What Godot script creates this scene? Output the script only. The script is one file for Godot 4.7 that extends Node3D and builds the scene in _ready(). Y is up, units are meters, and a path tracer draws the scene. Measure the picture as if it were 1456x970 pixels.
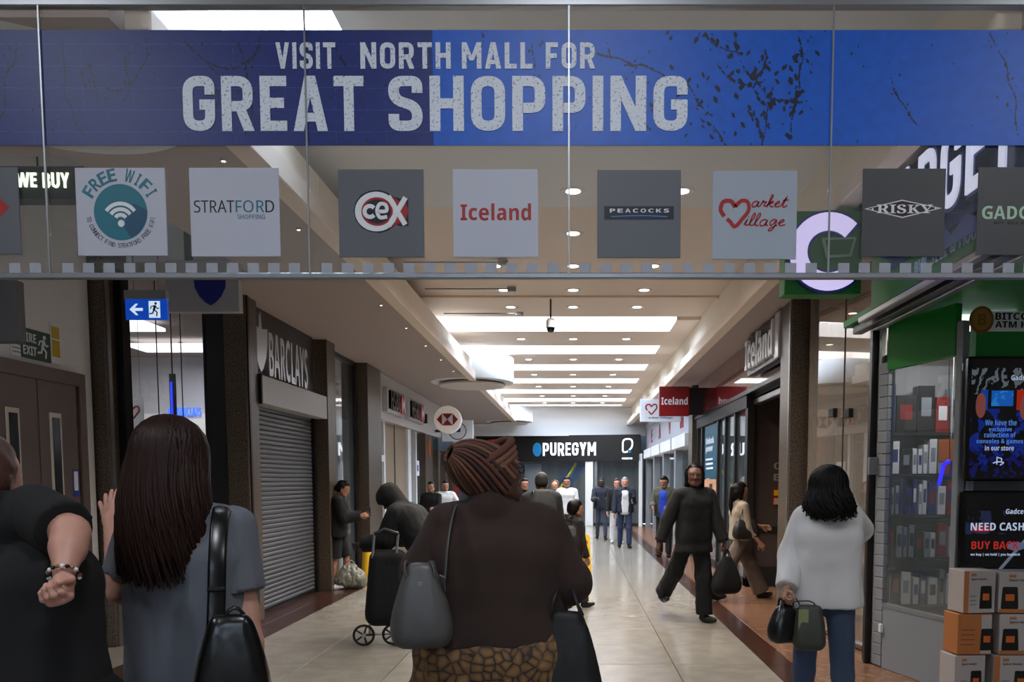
extends Node3D

# ---------------------------------------------------------------- camera model (photo 1456 x 970)
const FOC := 1100.0
const PPX := 815.0
const PPY := 761.0
const PITCH := 4.0
const EYE := Vector3(0, 1.5, 0)

func ray(u: float, v: float) -> Vector3:
	return Basis(Vector3.RIGHT, -deg_to_rad(PITCH)) * Vector3((u - PPX) / FOC, -(v - PPY) / FOC, -1.0)
func at(u: float, v: float, d: float) -> Vector3:      # point of that pixel on the frontal plane at depth d
	var r := ray(u, v)
	return EYE + r * (d / -r.z)
func side(u: float, v: float, x: float) -> Vector3:    # ... on the wall plane at x
	var r := ray(u, v)
	return EYE + r * (x / r.x)
func ground(u: float, v: float, y := 0.0) -> Vector3:  # ... on the level at height y
	var r := ray(u, v)
	return EYE + r * ((y - EYE.y) / r.y)
func pxm(u: float, v: float, d: float) -> float:       # metres per pixel there
	return at(u + 1.0, v, d).x - at(u, v, d).x

# ---------------------------------------------------------------- mesh buffer
class Buf:
	var v := PackedVector3Array()
	var n := PackedVector3Array()
	var uv := PackedVector2Array()
	var c := PackedColorArray()
	var ix := PackedInt32Array()
	var t := Transform3D()
	var col := Color(1, 1, 1)
	func vert(p: Vector3, nn: Vector3, w := Vector2.ZERO) -> int:
		v.append(t * p); n.append((t.basis * nn).normalized()); uv.append(w); c.append(col)
		return v.size() - 1
	func face(a: int, b: int, d: int) -> void:
		var g := (v[b] - v[a]).cross(v[d] - v[a])
		if g.dot(n[a] + n[b] + n[d]) > 0.0:
			ix.append(a); ix.append(d); ix.append(b)
		else:
			ix.append(a); ix.append(b); ix.append(d)
	func tri(a: Vector3, b: Vector3, d: Vector3, nn: Vector3) -> void:
		var i := vert(a, nn); vert(b, nn); vert(d, nn)
		face(i, i + 1, i + 2)
	func quad(a: Vector3, b: Vector3, d: Vector3, e: Vector3, nn: Vector3) -> void:   # a b d e round the edge; uv: a=(0,1) b=(1,1) d=(1,0) e=(0,0)
		var i := vert(a, nn, Vector2(0, 1)); vert(b, nn, Vector2(1, 1)); vert(d, nn, Vector2(1, 0)); vert(e, nn, Vector2(0, 0))
		face(i, i + 1, i + 2); face(i, i + 2, i + 3)
	func box(ctr: Vector3, size: Vector3, bev := 0.0) -> void:
		var h := size * 0.5
		var e := minf(bev, minf(h.x, minf(h.y, h.z)) * 0.9)
		for a in 3:
			var b := (a + 1) % 3
			var d := (a + 2) % 3
			for s in [-1.0, 1.0]:
				var nn := Vector3.ZERO; nn[a] = s
				var q := []
				for k in [[-1, -1], [1, -1], [1, 1], [-1, 1]]:
					var p := Vector3.ZERO
					p[a] = s * h[a]; p[b] = k[0] * (h[b] - e); p[d] = k[1] * (h[d] - e)
					q.append(ctr + p)
				quad(q[0], q[1], q[2], q[3], nn)
				if e > 0.0:
					for s2 in [-1.0, 1.0]:
						var n2 := Vector3.ZERO; n2[a] = s; n2[b] = s2
						var p0 := Vector3.ZERO; p0[a] = s * h[a]; p0[b] = s2 * (h[b] - e); p0[d] = h[d] - e
						var p1 := Vector3.ZERO; p1[a] = s * (h[a] - e); p1[b] = s2 * h[b]; p1[d] = h[d] - e
						var p2 := p1; p2[d] = -p2[d]
						var p3 := p0; p3[d] = -p3[d]
						quad(ctr + p0, ctr + p1, ctr + p2, ctr + p3, n2)
		if e > 0.0:
			for sx in [-1.0, 1.0]:
				for sy in [-1.0, 1.0]:
					for sz in [-1.0, 1.0]:
						var sg := Vector3(sx, sy, sz)
						tri(ctr + sg * Vector3(h.x, h.y - e, h.z - e), ctr + sg * Vector3(h.x - e, h.y, h.z - e), ctr + sg * Vector3(h.x - e, h.y - e, h.z), sg)
	func span(lo: Vector3, hi: Vector3, bev := 0.0) -> void:
		box((lo + hi) * 0.5, (hi - lo).abs(), bev)
	func tube(pts: Array, rad: Variant, sides := 8, caps := true, flat := 1.0) -> void:   # swept round section; rad number or array
		var m := pts.size()
		var up := Vector3(0.13, 0.97, 0.21)
		var rows := []
		for i in m:
			var dir: Vector3 = (pts[mini(i + 1, m - 1)] - pts[maxi(i - 1, 0)]).normalized()
			var sx := dir.cross(up)
			if sx.length() < 0.05: sx = dir.cross(Vector3.RIGHT)
			sx = sx.normalized()
			var sy := sx.cross(dir).normalized()
			up = sy
			var r: float = rad[i] if rad is Array else rad
			var row := []
			for k in sides + 1:
				var an := TAU * k / sides
				var o := sx * cos(an) + sy * sin(an) * flat
				row.append(vert(pts[i] + o * r, (sx * cos(an) * flat + sy * sin(an)).normalized(), Vector2(float(k) / sides, float(i) / maxf(1, m - 1))))
			rows.append(row)
		for i in m - 1:
			for k in sides:
				face(rows[i][k], rows[i][k + 1], rows[i + 1][k + 1]); face(rows[i][k], rows[i + 1][k + 1], rows[i + 1][k])
		if caps:
			for e in [0, m - 1]:
				var r2: float = rad[e] if rad is Array else rad
				if r2 < 0.0008: continue
				var dn: Vector3 = (pts[0] - pts[1]).normalized() if e == 0 else (pts[m - 1] - pts[m - 2]).normalized()
				var ci := vert(pts[e], dn)
				var ring := []
				for k in sides + 1:
					ring.append(vert(t.affine_inverse() * v[rows[e][k]], dn))
				for k in sides: face(ci, ring[k], ring[k + 1])
	func lathe(profile: Array, sides := 24) -> void:          # profile: Vector2(radius, y), round the y axis
		var rows := []
		for i in profile.size():
			var p: Vector2 = profile[i]
			var q: Vector2 = profile[mini(i + 1, profile.size() - 1)] - profile[maxi(i - 1, 0)]
			var nn := Vector2(q.y, -q.x).normalized()
			var row := []
			for k in sides + 1:
				var an := TAU * k / sides
				row.append(vert(Vector3(cos(an) * p.x, p.y, sin(an) * p.x), Vector3(cos(an) * nn.x, nn.y, sin(an) * nn.x), Vector2(float(k) / sides, float(i) / profile.size())))
			rows.append(row)
		for i in profile.size() - 1:
			for k in sides:
				face(rows[i][k], rows[i][k + 1], rows[i + 1][k + 1]); face(rows[i][k], rows[i + 1][k + 1], rows[i + 1][k])
	func disc(ctr: Vector3, rx: float, ry: float, z: float, dz: float, sides := 32) -> void:   # upright disc facing +z, thickness dz
		var poly := PackedVector2Array()
		for k in sides: poly.append(Vector2(ctr.x + cos(TAU * k / sides) * rx, ctr.y + sin(TAU * k / sides) * ry))
		plate(poly, z + ctr.z, dz)
	func plate(poly: PackedVector2Array, z: float, dz: float) -> void:   # polygon in xy, front at z + dz
		var tr := Geometry2D.triangulate_polygon(poly)
		var lo := Vector2(1e9, 1e9)
		var hi := Vector2(-1e9, -1e9)
		for p in poly: lo = lo.min(p); hi = hi.max(p)
		var sz := (hi - lo).max(Vector2(1e-6, 1e-6))
		var b0 := v.size()
		for p in poly: vert(Vector3(p.x, p.y, z + dz), Vector3.BACK, Vector2((p.x - lo.x) / sz.x, 1.0 - (p.y - lo.y) / sz.y))
		for i in range(0, tr.size(), 3): face(b0 + tr[i], b0 + tr[i + 1], b0 + tr[i + 2])
		var cw := Geometry2D.is_polygon_clockwise(poly)
		for i in poly.size():
			var p := poly[i]
			var q := poly[(i + 1) % poly.size()]
			var nn := Vector3(q.y - p.y, p.x - q.x, 0).normalized() * (-1.0 if cw else 1.0)
			if dz > 0.0004: quad(Vector3(p.x, p.y, z), Vector3(q.x, q.y, z), Vector3(q.x, q.y, z + dz), Vector3(p.x, p.y, z + dz), nn)
	func stroke(pts: PackedVector2Array, th: float, z: float, dz: float, closed := false) -> void:   # mitred line of thickness th in xy
		var m := pts.size()
		var le := []
		var ri := []
		for i in m:
			var d0 := (pts[i] - pts[(i - 1 + m) % m]).normalized()
			var d1 := (pts[(i + 1) % m] - pts[i]).normalized()
			if not closed and i == 0: d0 = d1
			if not closed and i == m - 1: d1 = d0
			var bis := (d0 + d1).normalized()
			var nrm := Vector2(-bis.y, bis.x)
			var k := th * 0.5 / maxf(0.35, nrm.dot(Vector2(-d0.y, d0.x)))
			le.append(pts[i] + nrm * k); ri.append(pts[i] - nrm * k)
		for i in (m if closed else m - 1):
			var j := (i + 1) % m
			var a := Vector3(le[i].x, le[i].y, z + dz); var b := Vector3(le[j].x, le[j].y, z + dz)
			var d := Vector3(ri[j].x, ri[j].y, z + dz); var e := Vector3(ri[i].x, ri[i].y, z + dz)
			quad(a, b, d, e, Vector3.BACK)
			if dz > 0.0004:
				var zz := Vector3(0, 0, dz)
				var tn := (b - a).normalized()
				quad(a, b, b - zz, a - zz, Vector3(-tn.y, tn.x, 0)); quad(e, d, d - zz, e - zz, Vector3(tn.y, -tn.x, 0))
		if not closed and dz > 0.0004:
			for q in [[0, -1.0], [m - 1, 1.0]]:
				var i: int = q[0]
				var dd: Vector2 = ((pts[1] - pts[0]) if i == 0 else (pts[m - 1] - pts[m - 2])).normalized() * q[1]
				quad(Vector3(le[i].x, le[i].y, z), Vector3(ri[i].x, ri[i].y, z), Vector3(ri[i].x, ri[i].y, z + dz), Vector3(le[i].x, le[i].y, z + dz), Vector3(dd.x, dd.y, 0))
	func mesh() -> ArrayMesh:
		var ar := []
		ar.resize(Mesh.ARRAY_MAX)
		ar[Mesh.ARRAY_VERTEX] = v; ar[Mesh.ARRAY_NORMAL] = n; ar[Mesh.ARRAY_TEX_UV] = uv; ar[Mesh.ARRAY_COLOR] = c; ar[Mesh.ARRAY_INDEX] = ix
		var m := ArrayMesh.new()
		m.add_surface_from_arrays(Mesh.PRIMITIVE_TRIANGLES, ar)
		return m

# ---------------------------------------------------------------- nodes, names, labels
var used := {}
func numbered(called: String) -> String:
	if not used.has(called):
		used[called] = 0
		return called
	used[called] += 1
	return "%s_%03d" % [called, used[called]]
func tag(o: Node3D, label := "", category := "", group := "", kind := "") -> Node3D:
	if label: o.set_meta("label", label)
	if category: o.set_meta("category", category)
	if group: o.set_meta("group", group)
	if kind: o.set_meta("kind", kind)
	return o
func thing(called: String, label: String, category: String, where := Vector3.ZERO, turn := 0.0, group := "") -> Node3D:
	var o := Node3D.new()
	o.name = numbered(called)
	add_child(o, true)
	o.position = where; o.rotation.y = turn
	tag(o, label, category, group)
	return o
func put(called: String, m: Mesh, material: Material, parent: Node3D = null, where := Vector3.ZERO) -> MeshInstance3D:
	var o := MeshInstance3D.new()
	o.mesh = m
	o.material_override = material
	o.name = numbered(called) if parent == null else called
	if parent == null: add_child(o, true)
	else: parent.add_child(o, true)
	o.position = where
	return o
func obj(called: String, b: Buf, material: Material, parent: Node3D = null) -> MeshInstance3D:
	return put(called, b.mesh(), material, parent)
func struct(called: String, b: Buf, material: Material, parent: Node3D = null) -> MeshInstance3D:
	var o := obj(called, b, material, parent)
	if parent == null: o.set_meta("kind", "structure")
	return o
func slab(called: String, lo: Vector3, hi: Vector3, material: Material, parent: Node3D = null, bev := 0.0) -> MeshInstance3D:
	var b := Buf.new()
	b.span(lo, hi, bev)
	return struct(called, b, material, parent)
func part_box(called: String, ctr: Vector3, size: Vector3, material: Material, parent: Node3D, bev := 0.0) -> MeshInstance3D:
	var b := Buf.new()
	b.box(ctr, size, bev)
	return obj(called, b, material, parent)
func zero() -> Buf:
	return Buf.new()

# ---------------------------------------------------------------- materials
var M := {}
func mat(key: String, color: Color, rough := 0.6, metal := 0.0) -> StandardMaterial3D:
	if M.has(key): return M[key]
	var m := StandardMaterial3D.new()
	m.resource_name = key
	m.albedo_color = color
	m.roughness = rough
	m.metallic = metal
	M[key] = m
	return m
func rgb8(r: int, g: int, b: int) -> Color:
	return Color(r / 255.0, g / 255.0, b / 255.0)
func noise_tex(seed_: int, freq: float, ramp: Array, size := 512, kind := FastNoiseLite.TYPE_SIMPLEX_SMOOTH, oct := 4, cell := -1) -> NoiseTexture2D:
	var n := FastNoiseLite.new()
	n.seed = seed_; n.frequency = freq; n.noise_type = kind
	n.fractal_octaves = oct
	if oct <= 1: n.fractal_type = FastNoiseLite.FRACTAL_NONE
	if cell >= 0: n.cellular_return_type = cell
	var t := NoiseTexture2D.new()
	t.width = size; t.height = size; t.seamless = true; t.noise = n
	if ramp:
		var g := Gradient.new()
		var off := PackedFloat32Array()
		var cs := PackedColorArray()
		for e in ramp:
			off.append(e[0]); cs.append(e[1])
		g.offsets = off; g.colors = cs
		t.color_ramp = g
	return t
func textured(key: String, tex: Texture2D, scale: float, rough := 0.6, metal := 0.0, bump: Texture2D = null, bump_cm := 0.0, world := true) -> StandardMaterial3D:
	var m := mat(key, Color.WHITE, rough, metal)
	m.albedo_texture = tex
	m.uv1_triplanar = true
	m.uv1_world_triplanar = world
	m.uv1_scale = Vector3.ONE * scale
	if bump:
		m.heightmap_enabled = true; m.heightmap_texture = bump; m.heightmap_scale = bump_cm
	return m
func glow(key: String, color: Color, energy: float, rough := 0.5) -> StandardMaterial3D:
	var m := mat(key, color, rough)
	m.emission_enabled = true; m.emission = color; m.emission_energy_multiplier = energy
	return m
func pane(key: String, color: Color, alpha: float) -> StandardMaterial3D:
	var m := mat(key, Color(color.r, color.g, color.b, alpha), 0.0)
	m.transparency = BaseMaterial3D.TRANSPARENCY_ALPHA
	return m

# ---------------------------------------------------------------- lettering
var fonts := {}
func font(kind := "bold") -> Font:
	if not fonts.has(kind):
		var f := SystemFont.new()
		f.font_names = PackedStringArray(["Droid Serif" if kind.begins_with("serif") else "Droid Sans"])
		f.font_weight = 700 if kind.ends_with("bold") else 400
		fonts[kind] = f
	return fonts[kind]
func text_arrays(s: String, kind: String) -> Array:
	var tm := TextMesh.new()
	tm.text = s
	tm.font = font(kind)
	tm.font_size = 64
	tm.pixel_size = 0.01
	tm.depth = 0.1
	tm.curve_step = 2.0
	return tm.surface_get_arrays(0)
func text_fit(b: Buf, s: String, x: float, y: float, w: float, h: float, z := 0.0, dz := 0.002, kind := "bold", slant := 0.0) -> void:   # lettering filling that rectangle
	var ar := text_arrays(s, kind)
	var vs: PackedVector3Array = ar[Mesh.ARRAY_VERTEX]
	var ns: PackedVector3Array = ar[Mesh.ARRAY_NORMAL]
	var ids: PackedInt32Array = ar[Mesh.ARRAY_INDEX]
	var bb := AABB(vs[0], Vector3.ZERO)
	for p in vs: bb = bb.expand(p)
	var b0 := b.v.size()
	for i in vs.size():
		var p := (vs[i] - bb.position) / Vector3(maxf(bb.size.x, 1e-5), maxf(bb.size.y, 1e-5), maxf(bb.size.z, 1e-5))
		b.vert(Vector3(x + p.x * w + slant * p.y * h, y + p.y * h, z + p.z * dz), ns[i], Vector2(p.x, 1.0 - p.y))
	for i in range(0, ids.size(), 3): b.face(b0 + ids[i], b0 + ids[i + 1], b0 + ids[i + 2])
func rounded(pts: Array, radii: Array, closed := false) -> PackedVector2Array:   # polyline with rounded corners
	var out := PackedVector2Array()
	var m := pts.size()
	for i in m:
		var r: float = radii[i]
		if r <= 0.0 or (not closed and (i == 0 or i == m - 1)):
			out.append(pts[i])
			continue
		var a: Vector2 = pts[(i - 1 + m) % m]
		var p: Vector2 = pts[i]
		var c: Vector2 = pts[(i + 1) % m]
		var q := minf(r, minf(p.distance_to(a), p.distance_to(c)) * 0.499)
		var s := p + (a - p).normalized() * q
		var e := p + (c - p).normalized() * q
		for k in 7:
			var f := k / 6.0
			out.append(s.lerp(p, f).lerp(p.lerp(e, f), f))
	return out
func V(x: float, y: float) -> Vector2:
	return Vector2(x, y)
func glyph(ch: String) -> Array:      # [advance width, [[points, radii, closed], ...]] of a heavy condensed capital, height 1, stroke 0.19
	var h := 0.095
	match ch:
		"I": return [0.19, [[[V(h, 0), V(h, 1)], [0, 0], false]]]
		"T": return [0.56, [[[V(0, 0.905), V(0.56, 0.905)], [0, 0], false], [[V(0.28, 0), V(0.28, 0.82)], [0, 0], false]]]
		"L": return [0.48, [[[V(h, 1), V(h, h), V(0.48, h)], [0, 0, 0], false]]]
		"E": return [0.5, [[[V(0.5, 0.905), V(h, 0.905), V(h, h), V(0.5, h)], [0, 0, 0, 0], false], [[V(0.18, 0.51), V(0.45, 0.51)], [0, 0], false]]]
		"F": return [0.49, [[[V(0.49, 0.905), V(h, 0.905), V(h, 0)], [0, 0, 0], false], [[V(0.18, 0.49), V(0.44, 0.49)], [0, 0], false]]]
		"H": return [0.6, [[[V(h, 0), V(h, 1)], [0, 0], false], [[V(0.505, 0), V(0.505, 1)], [0, 0], false], [[V(0.18, 0.5), V(0.42, 0.5)], [0, 0], false]]]
		"N": return [0.63, [[[V(h, 0), V(h, 1)], [0, 0], false], [[V(0.535, 0), V(0.535, 1)], [0, 0], false], [[V(0, 1), V(0.19, 1), V(0.63, 0), V(0.44, 0)]]]]
		"M": return [0.78, [[[V(h, 0), V(h, 1)], [0, 0], false], [[V(0.685, 0), V(0.685, 1)], [0, 0], false], [[V(0, 1), V(0.19, 1), V(0.47, 0.3), V(0.31, 0.3)]], [[V(0.78, 1), V(0.59, 1), V(0.31, 0.3), V(0.47, 0.3)]]]]
		"V": return [0.62, [[[V(0, 1), V(0.19, 1), V(0.39, 0), V(0.22, 0)]], [[V(0.62, 1), V(0.43, 1), V(0.23, 0), V(0.4, 0)]]]]
		"A": return [0.64, [[[V(0, 0), V(0.19, 0), V(0.4, 1), V(0.22, 1)]], [[V(0.64, 0), V(0.45, 0), V(0.24, 1), V(0.42, 1)]], [[V(0.14, 0.17), V(0.5, 0.17), V(0.47, 0.33), V(0.17, 0.33)]]]]
		"O": return [0.6, [[[V(h, h), V(h, 0.905), V(0.505, 0.905), V(0.505, h)], [0.24, 0.24, 0.24, 0.24], true]]]
		"U": return [0.6, [[[V(h, 1), V(h, h), V(0.505, h), V(0.505, 1)], [0, 0.24, 0.24, 0], false]]]
		"P": return [0.58, [[[V(h, 0), V(h, 0.905), V(0.485, 0.905), V(0.485, 0.42), V(0.18, 0.42)], [0, 0, 0.24, 0.24, 0], false]]]
		"R": return [0.6, [[[V(h, 0), V(h, 0.905), V(0.495, 0.905), V(0.495, 0.45), V(0.18, 0.45)], [0, 0, 0.24, 0.24, 0], false], [[V(0.24, 0.46), V(0.43, 0.46), V(0.61, 0), V(0.41, 0)]]]]
		"G": return [0.6, [[[V(0.505, 0.66), V(0.505, 0.905), V(h, 0.905), V(h, h), V(0.505, h), V(0.505, 0.48), V(0.31, 0.48)], [0, 0.24, 0.24, 0.24, 0.24, 0, 0], false]]]
		"C": return [0.6, [[[V(0.505, 0.66), V(0.505, 0.905), V(h, 0.905), V(h, h), V(0.505, h), V(0.505, 0.34)], [0, 0.24, 0.24, 0.24, 0.24, 0], false]]]
		"S": return [0.6, [[[V(0.505, 0.69), V(0.505, 0.905), V(h, 0.905), V(h, 0.57), V(0.505, 0.44), V(0.505, h), V(h, h), V(h, 0.31)], [0, 0.24, 0.24, 0.2, 0.2, 0.24, 0.24, 0], false]]]
		"Y": return [0.62, [[[V(0, 1), V(0.2, 1), V(0.405, 0.4), V(0.215, 0.4)]], [[V(0.62, 1), V(0.42, 1), V(0.215, 0.4), V(0.405, 0.4)]], [[V(0.31, 0), V(0.31, 0.5)], [0, 0], false]]]
		"D": return [0.6, [[[V(h, h), V(h, 0.905), V(0.505, 0.905), V(0.505, h)], [0, 0, 0.24, 0.24], true]]]
	return [0.3, []]
func capitals(b: Buf, s: String, x: float, y: float, w: float, h: float, z: float, dz: float, gap := 0.11, weight := 0.19) -> void:
	var total := -gap
	for ch in s: total += glyph(ch)[0] + gap
	var kx := w / total
	var pen := 0.0
	var old := b.t
	b.t = old * Transform3D(Basis.from_scale(Vector3(kx, h, 1)), Vector3(x, y, z))
	for ch in s:
		var g := glyph(ch)
		var lift := 0.0
		for st in g[1]:
			var pl := PackedVector2Array(st[0]) if st.size() == 1 else rounded(st[0], st[1], st[2])
			for i in pl.size(): pl[i].x += pen
			if st.size() == 1:
				b.plate(pl, lift, dz)
				lift += 0.0002
				continue
			b.stroke(pl, weight, lift, dz, st[2])
			lift += 0.0002
		pen += g[0] + gap
	b.t = old
func curve(pts: Array, closed := false, steps := 6) -> PackedVector2Array:      # smooth line through the points
	var out := PackedVector2Array()
	var m := pts.size()
	for i in (m if closed else m - 1):
		var p0: Vector2 = pts[(i - 1 + m) % m] if closed or i > 0 else pts[i]
		var p1: Vector2 = pts[i]
		var p2: Vector2 = pts[(i + 1) % m]
		var p3: Vector2 = pts[(i + 2) % m] if closed or i + 2 < m else p2
		for k in steps: out.append(p1.cubic_interpolate(p2, p0, p3, float(k) / steps))
	if not closed: out.append(pts[m - 1])
	return out
func facing(u: float, v: float, d: float) -> Transform3D:        # a frame on the frontal plane at depth d, x right, y up, z towards the hall
	return Transform3D(Basis(), at(u, v, d))
func on_left(p: Vector3) -> Transform3D:       # on the wall of the left side: x runs away from the hall
	return Transform3D(Basis(Vector3(0, 0, -1), Vector3.UP, Vector3.RIGHT), p)
func on_right(p: Vector3) -> Transform3D:
	return Transform3D(Basis(Vector3(0, 0, 1), Vector3.UP, Vector3.LEFT), p)

# ================================================================ the place
const SKY_ENERGY := 3.4
const GLASS_D := 3.3
const SOFFIT := 3.39
const CEIL := 3.95
const XL := -3.5          # shop line, left
const XR := 2.42          # shop line, right
const END_D := 26.6

func _ready() -> void:
	var cam := Camera3D.new()
	cam.name = "camera"
	add_child(cam)
	cam.position = EYE
	cam.rotation_degrees.x = -PITCH
	cam.projection = Camera3D.PROJECTION_FRUSTUM
	cam.near = 0.05; cam.far = 200.0
	cam.size = 970.0 / FOC * cam.near
	cam.frustum_offset = Vector2((728.0 - PPX) / FOC, (PPY - 485.0) / FOC) * cam.near
	cam.current = true
	var env := Environment.new()
	env.background_mode = Environment.BG_SKY
	var sm := ProceduralSkyMaterial.new()          # an even, bright overcast sky
	sm.sky_top_color = Color(0.80, 0.89, 1.0)
	sm.sky_horizon_color = Color(0.86, 0.92, 1.0)
	sm.ground_bottom_color = Color(0.4, 0.4, 0.4)
	sm.ground_horizon_color = Color(0.5, 0.5, 0.5)
	sm.sky_energy_multiplier = SKY_ENERGY
	env.sky = Sky.new()
	env.sky.sky_material = sm
	env.tonemap_mode = Environment.TONE_MAPPER_LINEAR
	env.tonemap_exposure = 1.0
	env.sdfgi_enabled = true; env.ssao_enabled = true; env.ssil_enabled = true
	var we := WorldEnvironment.new()
	we.name = "environment"
	we.environment = env
	add_child(we)
	materials()
	shell()
	floor_tiles()
	ceiling()
	lamps()
	glass_screen()
	banner()
	logos()
	left_side()
	right_side()
	far_end()
	gadget_shop()
	people()

func materials() -> void:
	mat("plaster", Color(0.80, 0.76, 0.72), 0.75)
	mat("white_paint", Color(0.86, 0.86, 0.86), 0.5)
	mat("cream_paint", Color(0.91, 0.86, 0.78), 0.7)
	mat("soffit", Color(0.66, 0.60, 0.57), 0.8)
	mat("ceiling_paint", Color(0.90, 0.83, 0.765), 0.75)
	mat("hall_wall", Color(0.58, 0.54, 0.50), 0.8)
	mat("steel", Color(0.62, 0.61, 0.60), 0.28, 0.9)
	mat("alloy", Color(0.60, 0.61, 0.63), 0.38, 0.75)
	mat("dark_steel", Color(0.20, 0.19, 0.19), 0.3, 0.8)
	mat("black", Color(0.025, 0.025, 0.028), 0.45)
	mat("black_gloss", Color(0.012, 0.012, 0.014), 0.15)
	mat("charcoal", Color(0.10, 0.095, 0.09), 0.5)
	mat("white_print", Color(0.88, 0.89, 0.91), 0.5)
	mat("grey_panel", Color(0.36, 0.375, 0.40), 0.5)
	mat("dark_grey_panel", Color(0.27, 0.265, 0.275), 0.5)
	mat("light_panel", Color(0.72, 0.73, 0.79), 0.5)
	mat("pale_blue_panel", Color(0.62, 0.66, 0.71), 0.5)
	mat("red_print", Color(0.62, 0.09, 0.10), 0.5)
	mat("dark_red", Color(0.42, 0.03, 0.05), 0.4)
	mat("teal_print", Color(0.05, 0.42, 0.50), 0.5)
	mat("deep_teal", Color(0.04, 0.29, 0.41), 0.5)
	mat("navy_print", Color(0.03, 0.05, 0.14), 0.5)
	mat("blue_print", Color(0.03, 0.12, 0.50), 0.5)
	mat("brown_wall", Color(0.27, 0.22, 0.2), 0.55)
	mat("door_wood", Color(0.36, 0.30, 0.275), 0.5)
	mat("copper", Color(0.55, 0.37, 0.26), 0.35, 0.0)
	mat("grey_board", Color(0.5, 0.51, 0.53), 0.45)
	mat("yellow_plastic", Color(0.85, 0.66, 0.03), 0.4)
	pane("clear_glass", Color(0.95, 0.98, 0.98), 0.03)
	pane("shop_glass", Color(0.5, 0.55, 0.55), 0.12)
	# polished stones
	var ramp := [[0.0, Color(0.12, 0.095, 0.08)], [0.40, Color(0.20, 0.165, 0.135)], [0.46, Color(0.47, 0.41, 0.34)], [0.56, Color(0.42, 0.36, 0.29)], [0.62, Color(0.24, 0.195, 0.16)], [1.0, Color(0.55, 0.49, 0.42)]]
	textured("granite", noise_tex(3, 0.06, ramp, 512, FastNoiseLite.TYPE_SIMPLEX, 3), 1.4, 0.3)
	var r2 := [[0.0, Color(0.50, 0.475, 0.435)], [0.5, Color(0.53, 0.505, 0.465)], [1.0, Color(0.565, 0.54, 0.50)]]
	textured("tile_beige", noise_tex(5, 0.012, r2, 512, FastNoiseLite.TYPE_SIMPLEX_SMOOTH, 5), 0.6, 0.17)
	var r3 := [[0.0, Color(0.515, 0.49, 0.45)], [0.5, Color(0.55, 0.525, 0.485)], [1.0, Color(0.585, 0.56, 0.52)]]
	textured("tile_pale", noise_tex(6, 0.012, r3, 512, FastNoiseLite.TYPE_SIMPLEX_SMOOTH, 5), 0.5, 0.14)
	var r4 := [[0.0, Color(0.17, 0.10, 0.08)], [0.5, Color(0.24, 0.145, 0.115)], [1.0, Color(0.31, 0.20, 0.165)]]
	textured("tile_brown", noise_tex(7, 0.04, r4, 256, FastNoiseLite.TYPE_SIMPLEX_SMOOTH, 4), 1.2, 0.2)
	var r5 := [[0.0, Color(0.40, 0.27, 0.20)], [0.5, Color(0.47, 0.34, 0.26)], [1.0, Color(0.54, 0.40, 0.31)]]
	textured("tile_tan", noise_tex(8, 0.03, r5, 256, FastNoiseLite.TYPE_SIMPLEX_SMOOTH, 4), 1.0, 0.22)

func shell() -> void:
	slab("floor_base", Vector3(-6.4, -0.25, 9.2), Vector3(6.4, -0.012, -28.0), M.tile_brown).name = "floor_slab"
	# the hall in front of the glass, where the photograph is taken from
	var hall := tag(thing("wall_hall", "", ""), "", "", "", "structure")
	for w in [[Vector3(-6.4, 0, 9.2), Vector3(-6.2, 4.9, -3.3)], [Vector3(6.2, 0, 9.2), Vector3(6.4, 4.9, -3.3)], [Vector3(-6.4, 0, 9.0), Vector3(6.4, 4.9, 9.2)],
			[Vector3(-6.4, 0, -3.22), Vector3(-4.3, 4.9, -3.42)], [Vector3(4.7, 0, -3.22), Vector3(6.4, 4.9, -3.42)], [Vector3(-4.3, 3.56, -3.2), Vector3(4.7, 4.9, -3.42)]]:
		slab("wall_panel", w[0], w[1], M.hall_wall, hall)
	var hc := tag(thing("ceiling_hall", "", ""), "", "", "", "structure")
	for w in [[Vector3(-6.4, 4.6, 9.2), Vector3(-3.0, 4.8, -3.3)], [Vector3(3.0, 4.6, 9.2), Vector3(6.4, 4.8, -3.3)], [Vector3(-3.0, 4.6, 9.2), Vector3(3.0, 4.8, 8.6)], [Vector3(-3.0, 4.6, 6.2), Vector3(3.0, 4.8, -3.3)]]:
		slab("ceiling_panel", w[0], w[1], M.plaster, hc)
	slab("rooflight_pane", Vector3(-3.0, 4.7, 8.6), Vector3(3.0, 4.71, 6.2), M.clear_glass, hc)  # unseen rooflight, added to light the hall side of the glass
	# outer walls of the mall passage
	var wl := tag(thing("wall_left", "", ""), "", "", "", "structure")
	slab("wall_panel", Vector3(-7.2, 0, -7.0), Vector3(-7.0, 4.4, -27.5), M.plaster, wl)
	slab("wall_panel", Vector3(-4.5, 0, -3.4), Vector3(-4.25, 4.4, -6.9), M.white_paint, wl)
	slab("wall_panel", Vector3(-7.2, 0, -6.85), Vector3(-4.3, 4.4, -7.0), M.plaster, wl)
	var wr := tag(thing("wall_right", "", ""), "", "", "", "structure")
	slab("wall_panel", Vector3(4.6, 0, -3.4), Vector3(4.8, 4.4, -27.5), M.plaster, wr)

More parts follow.
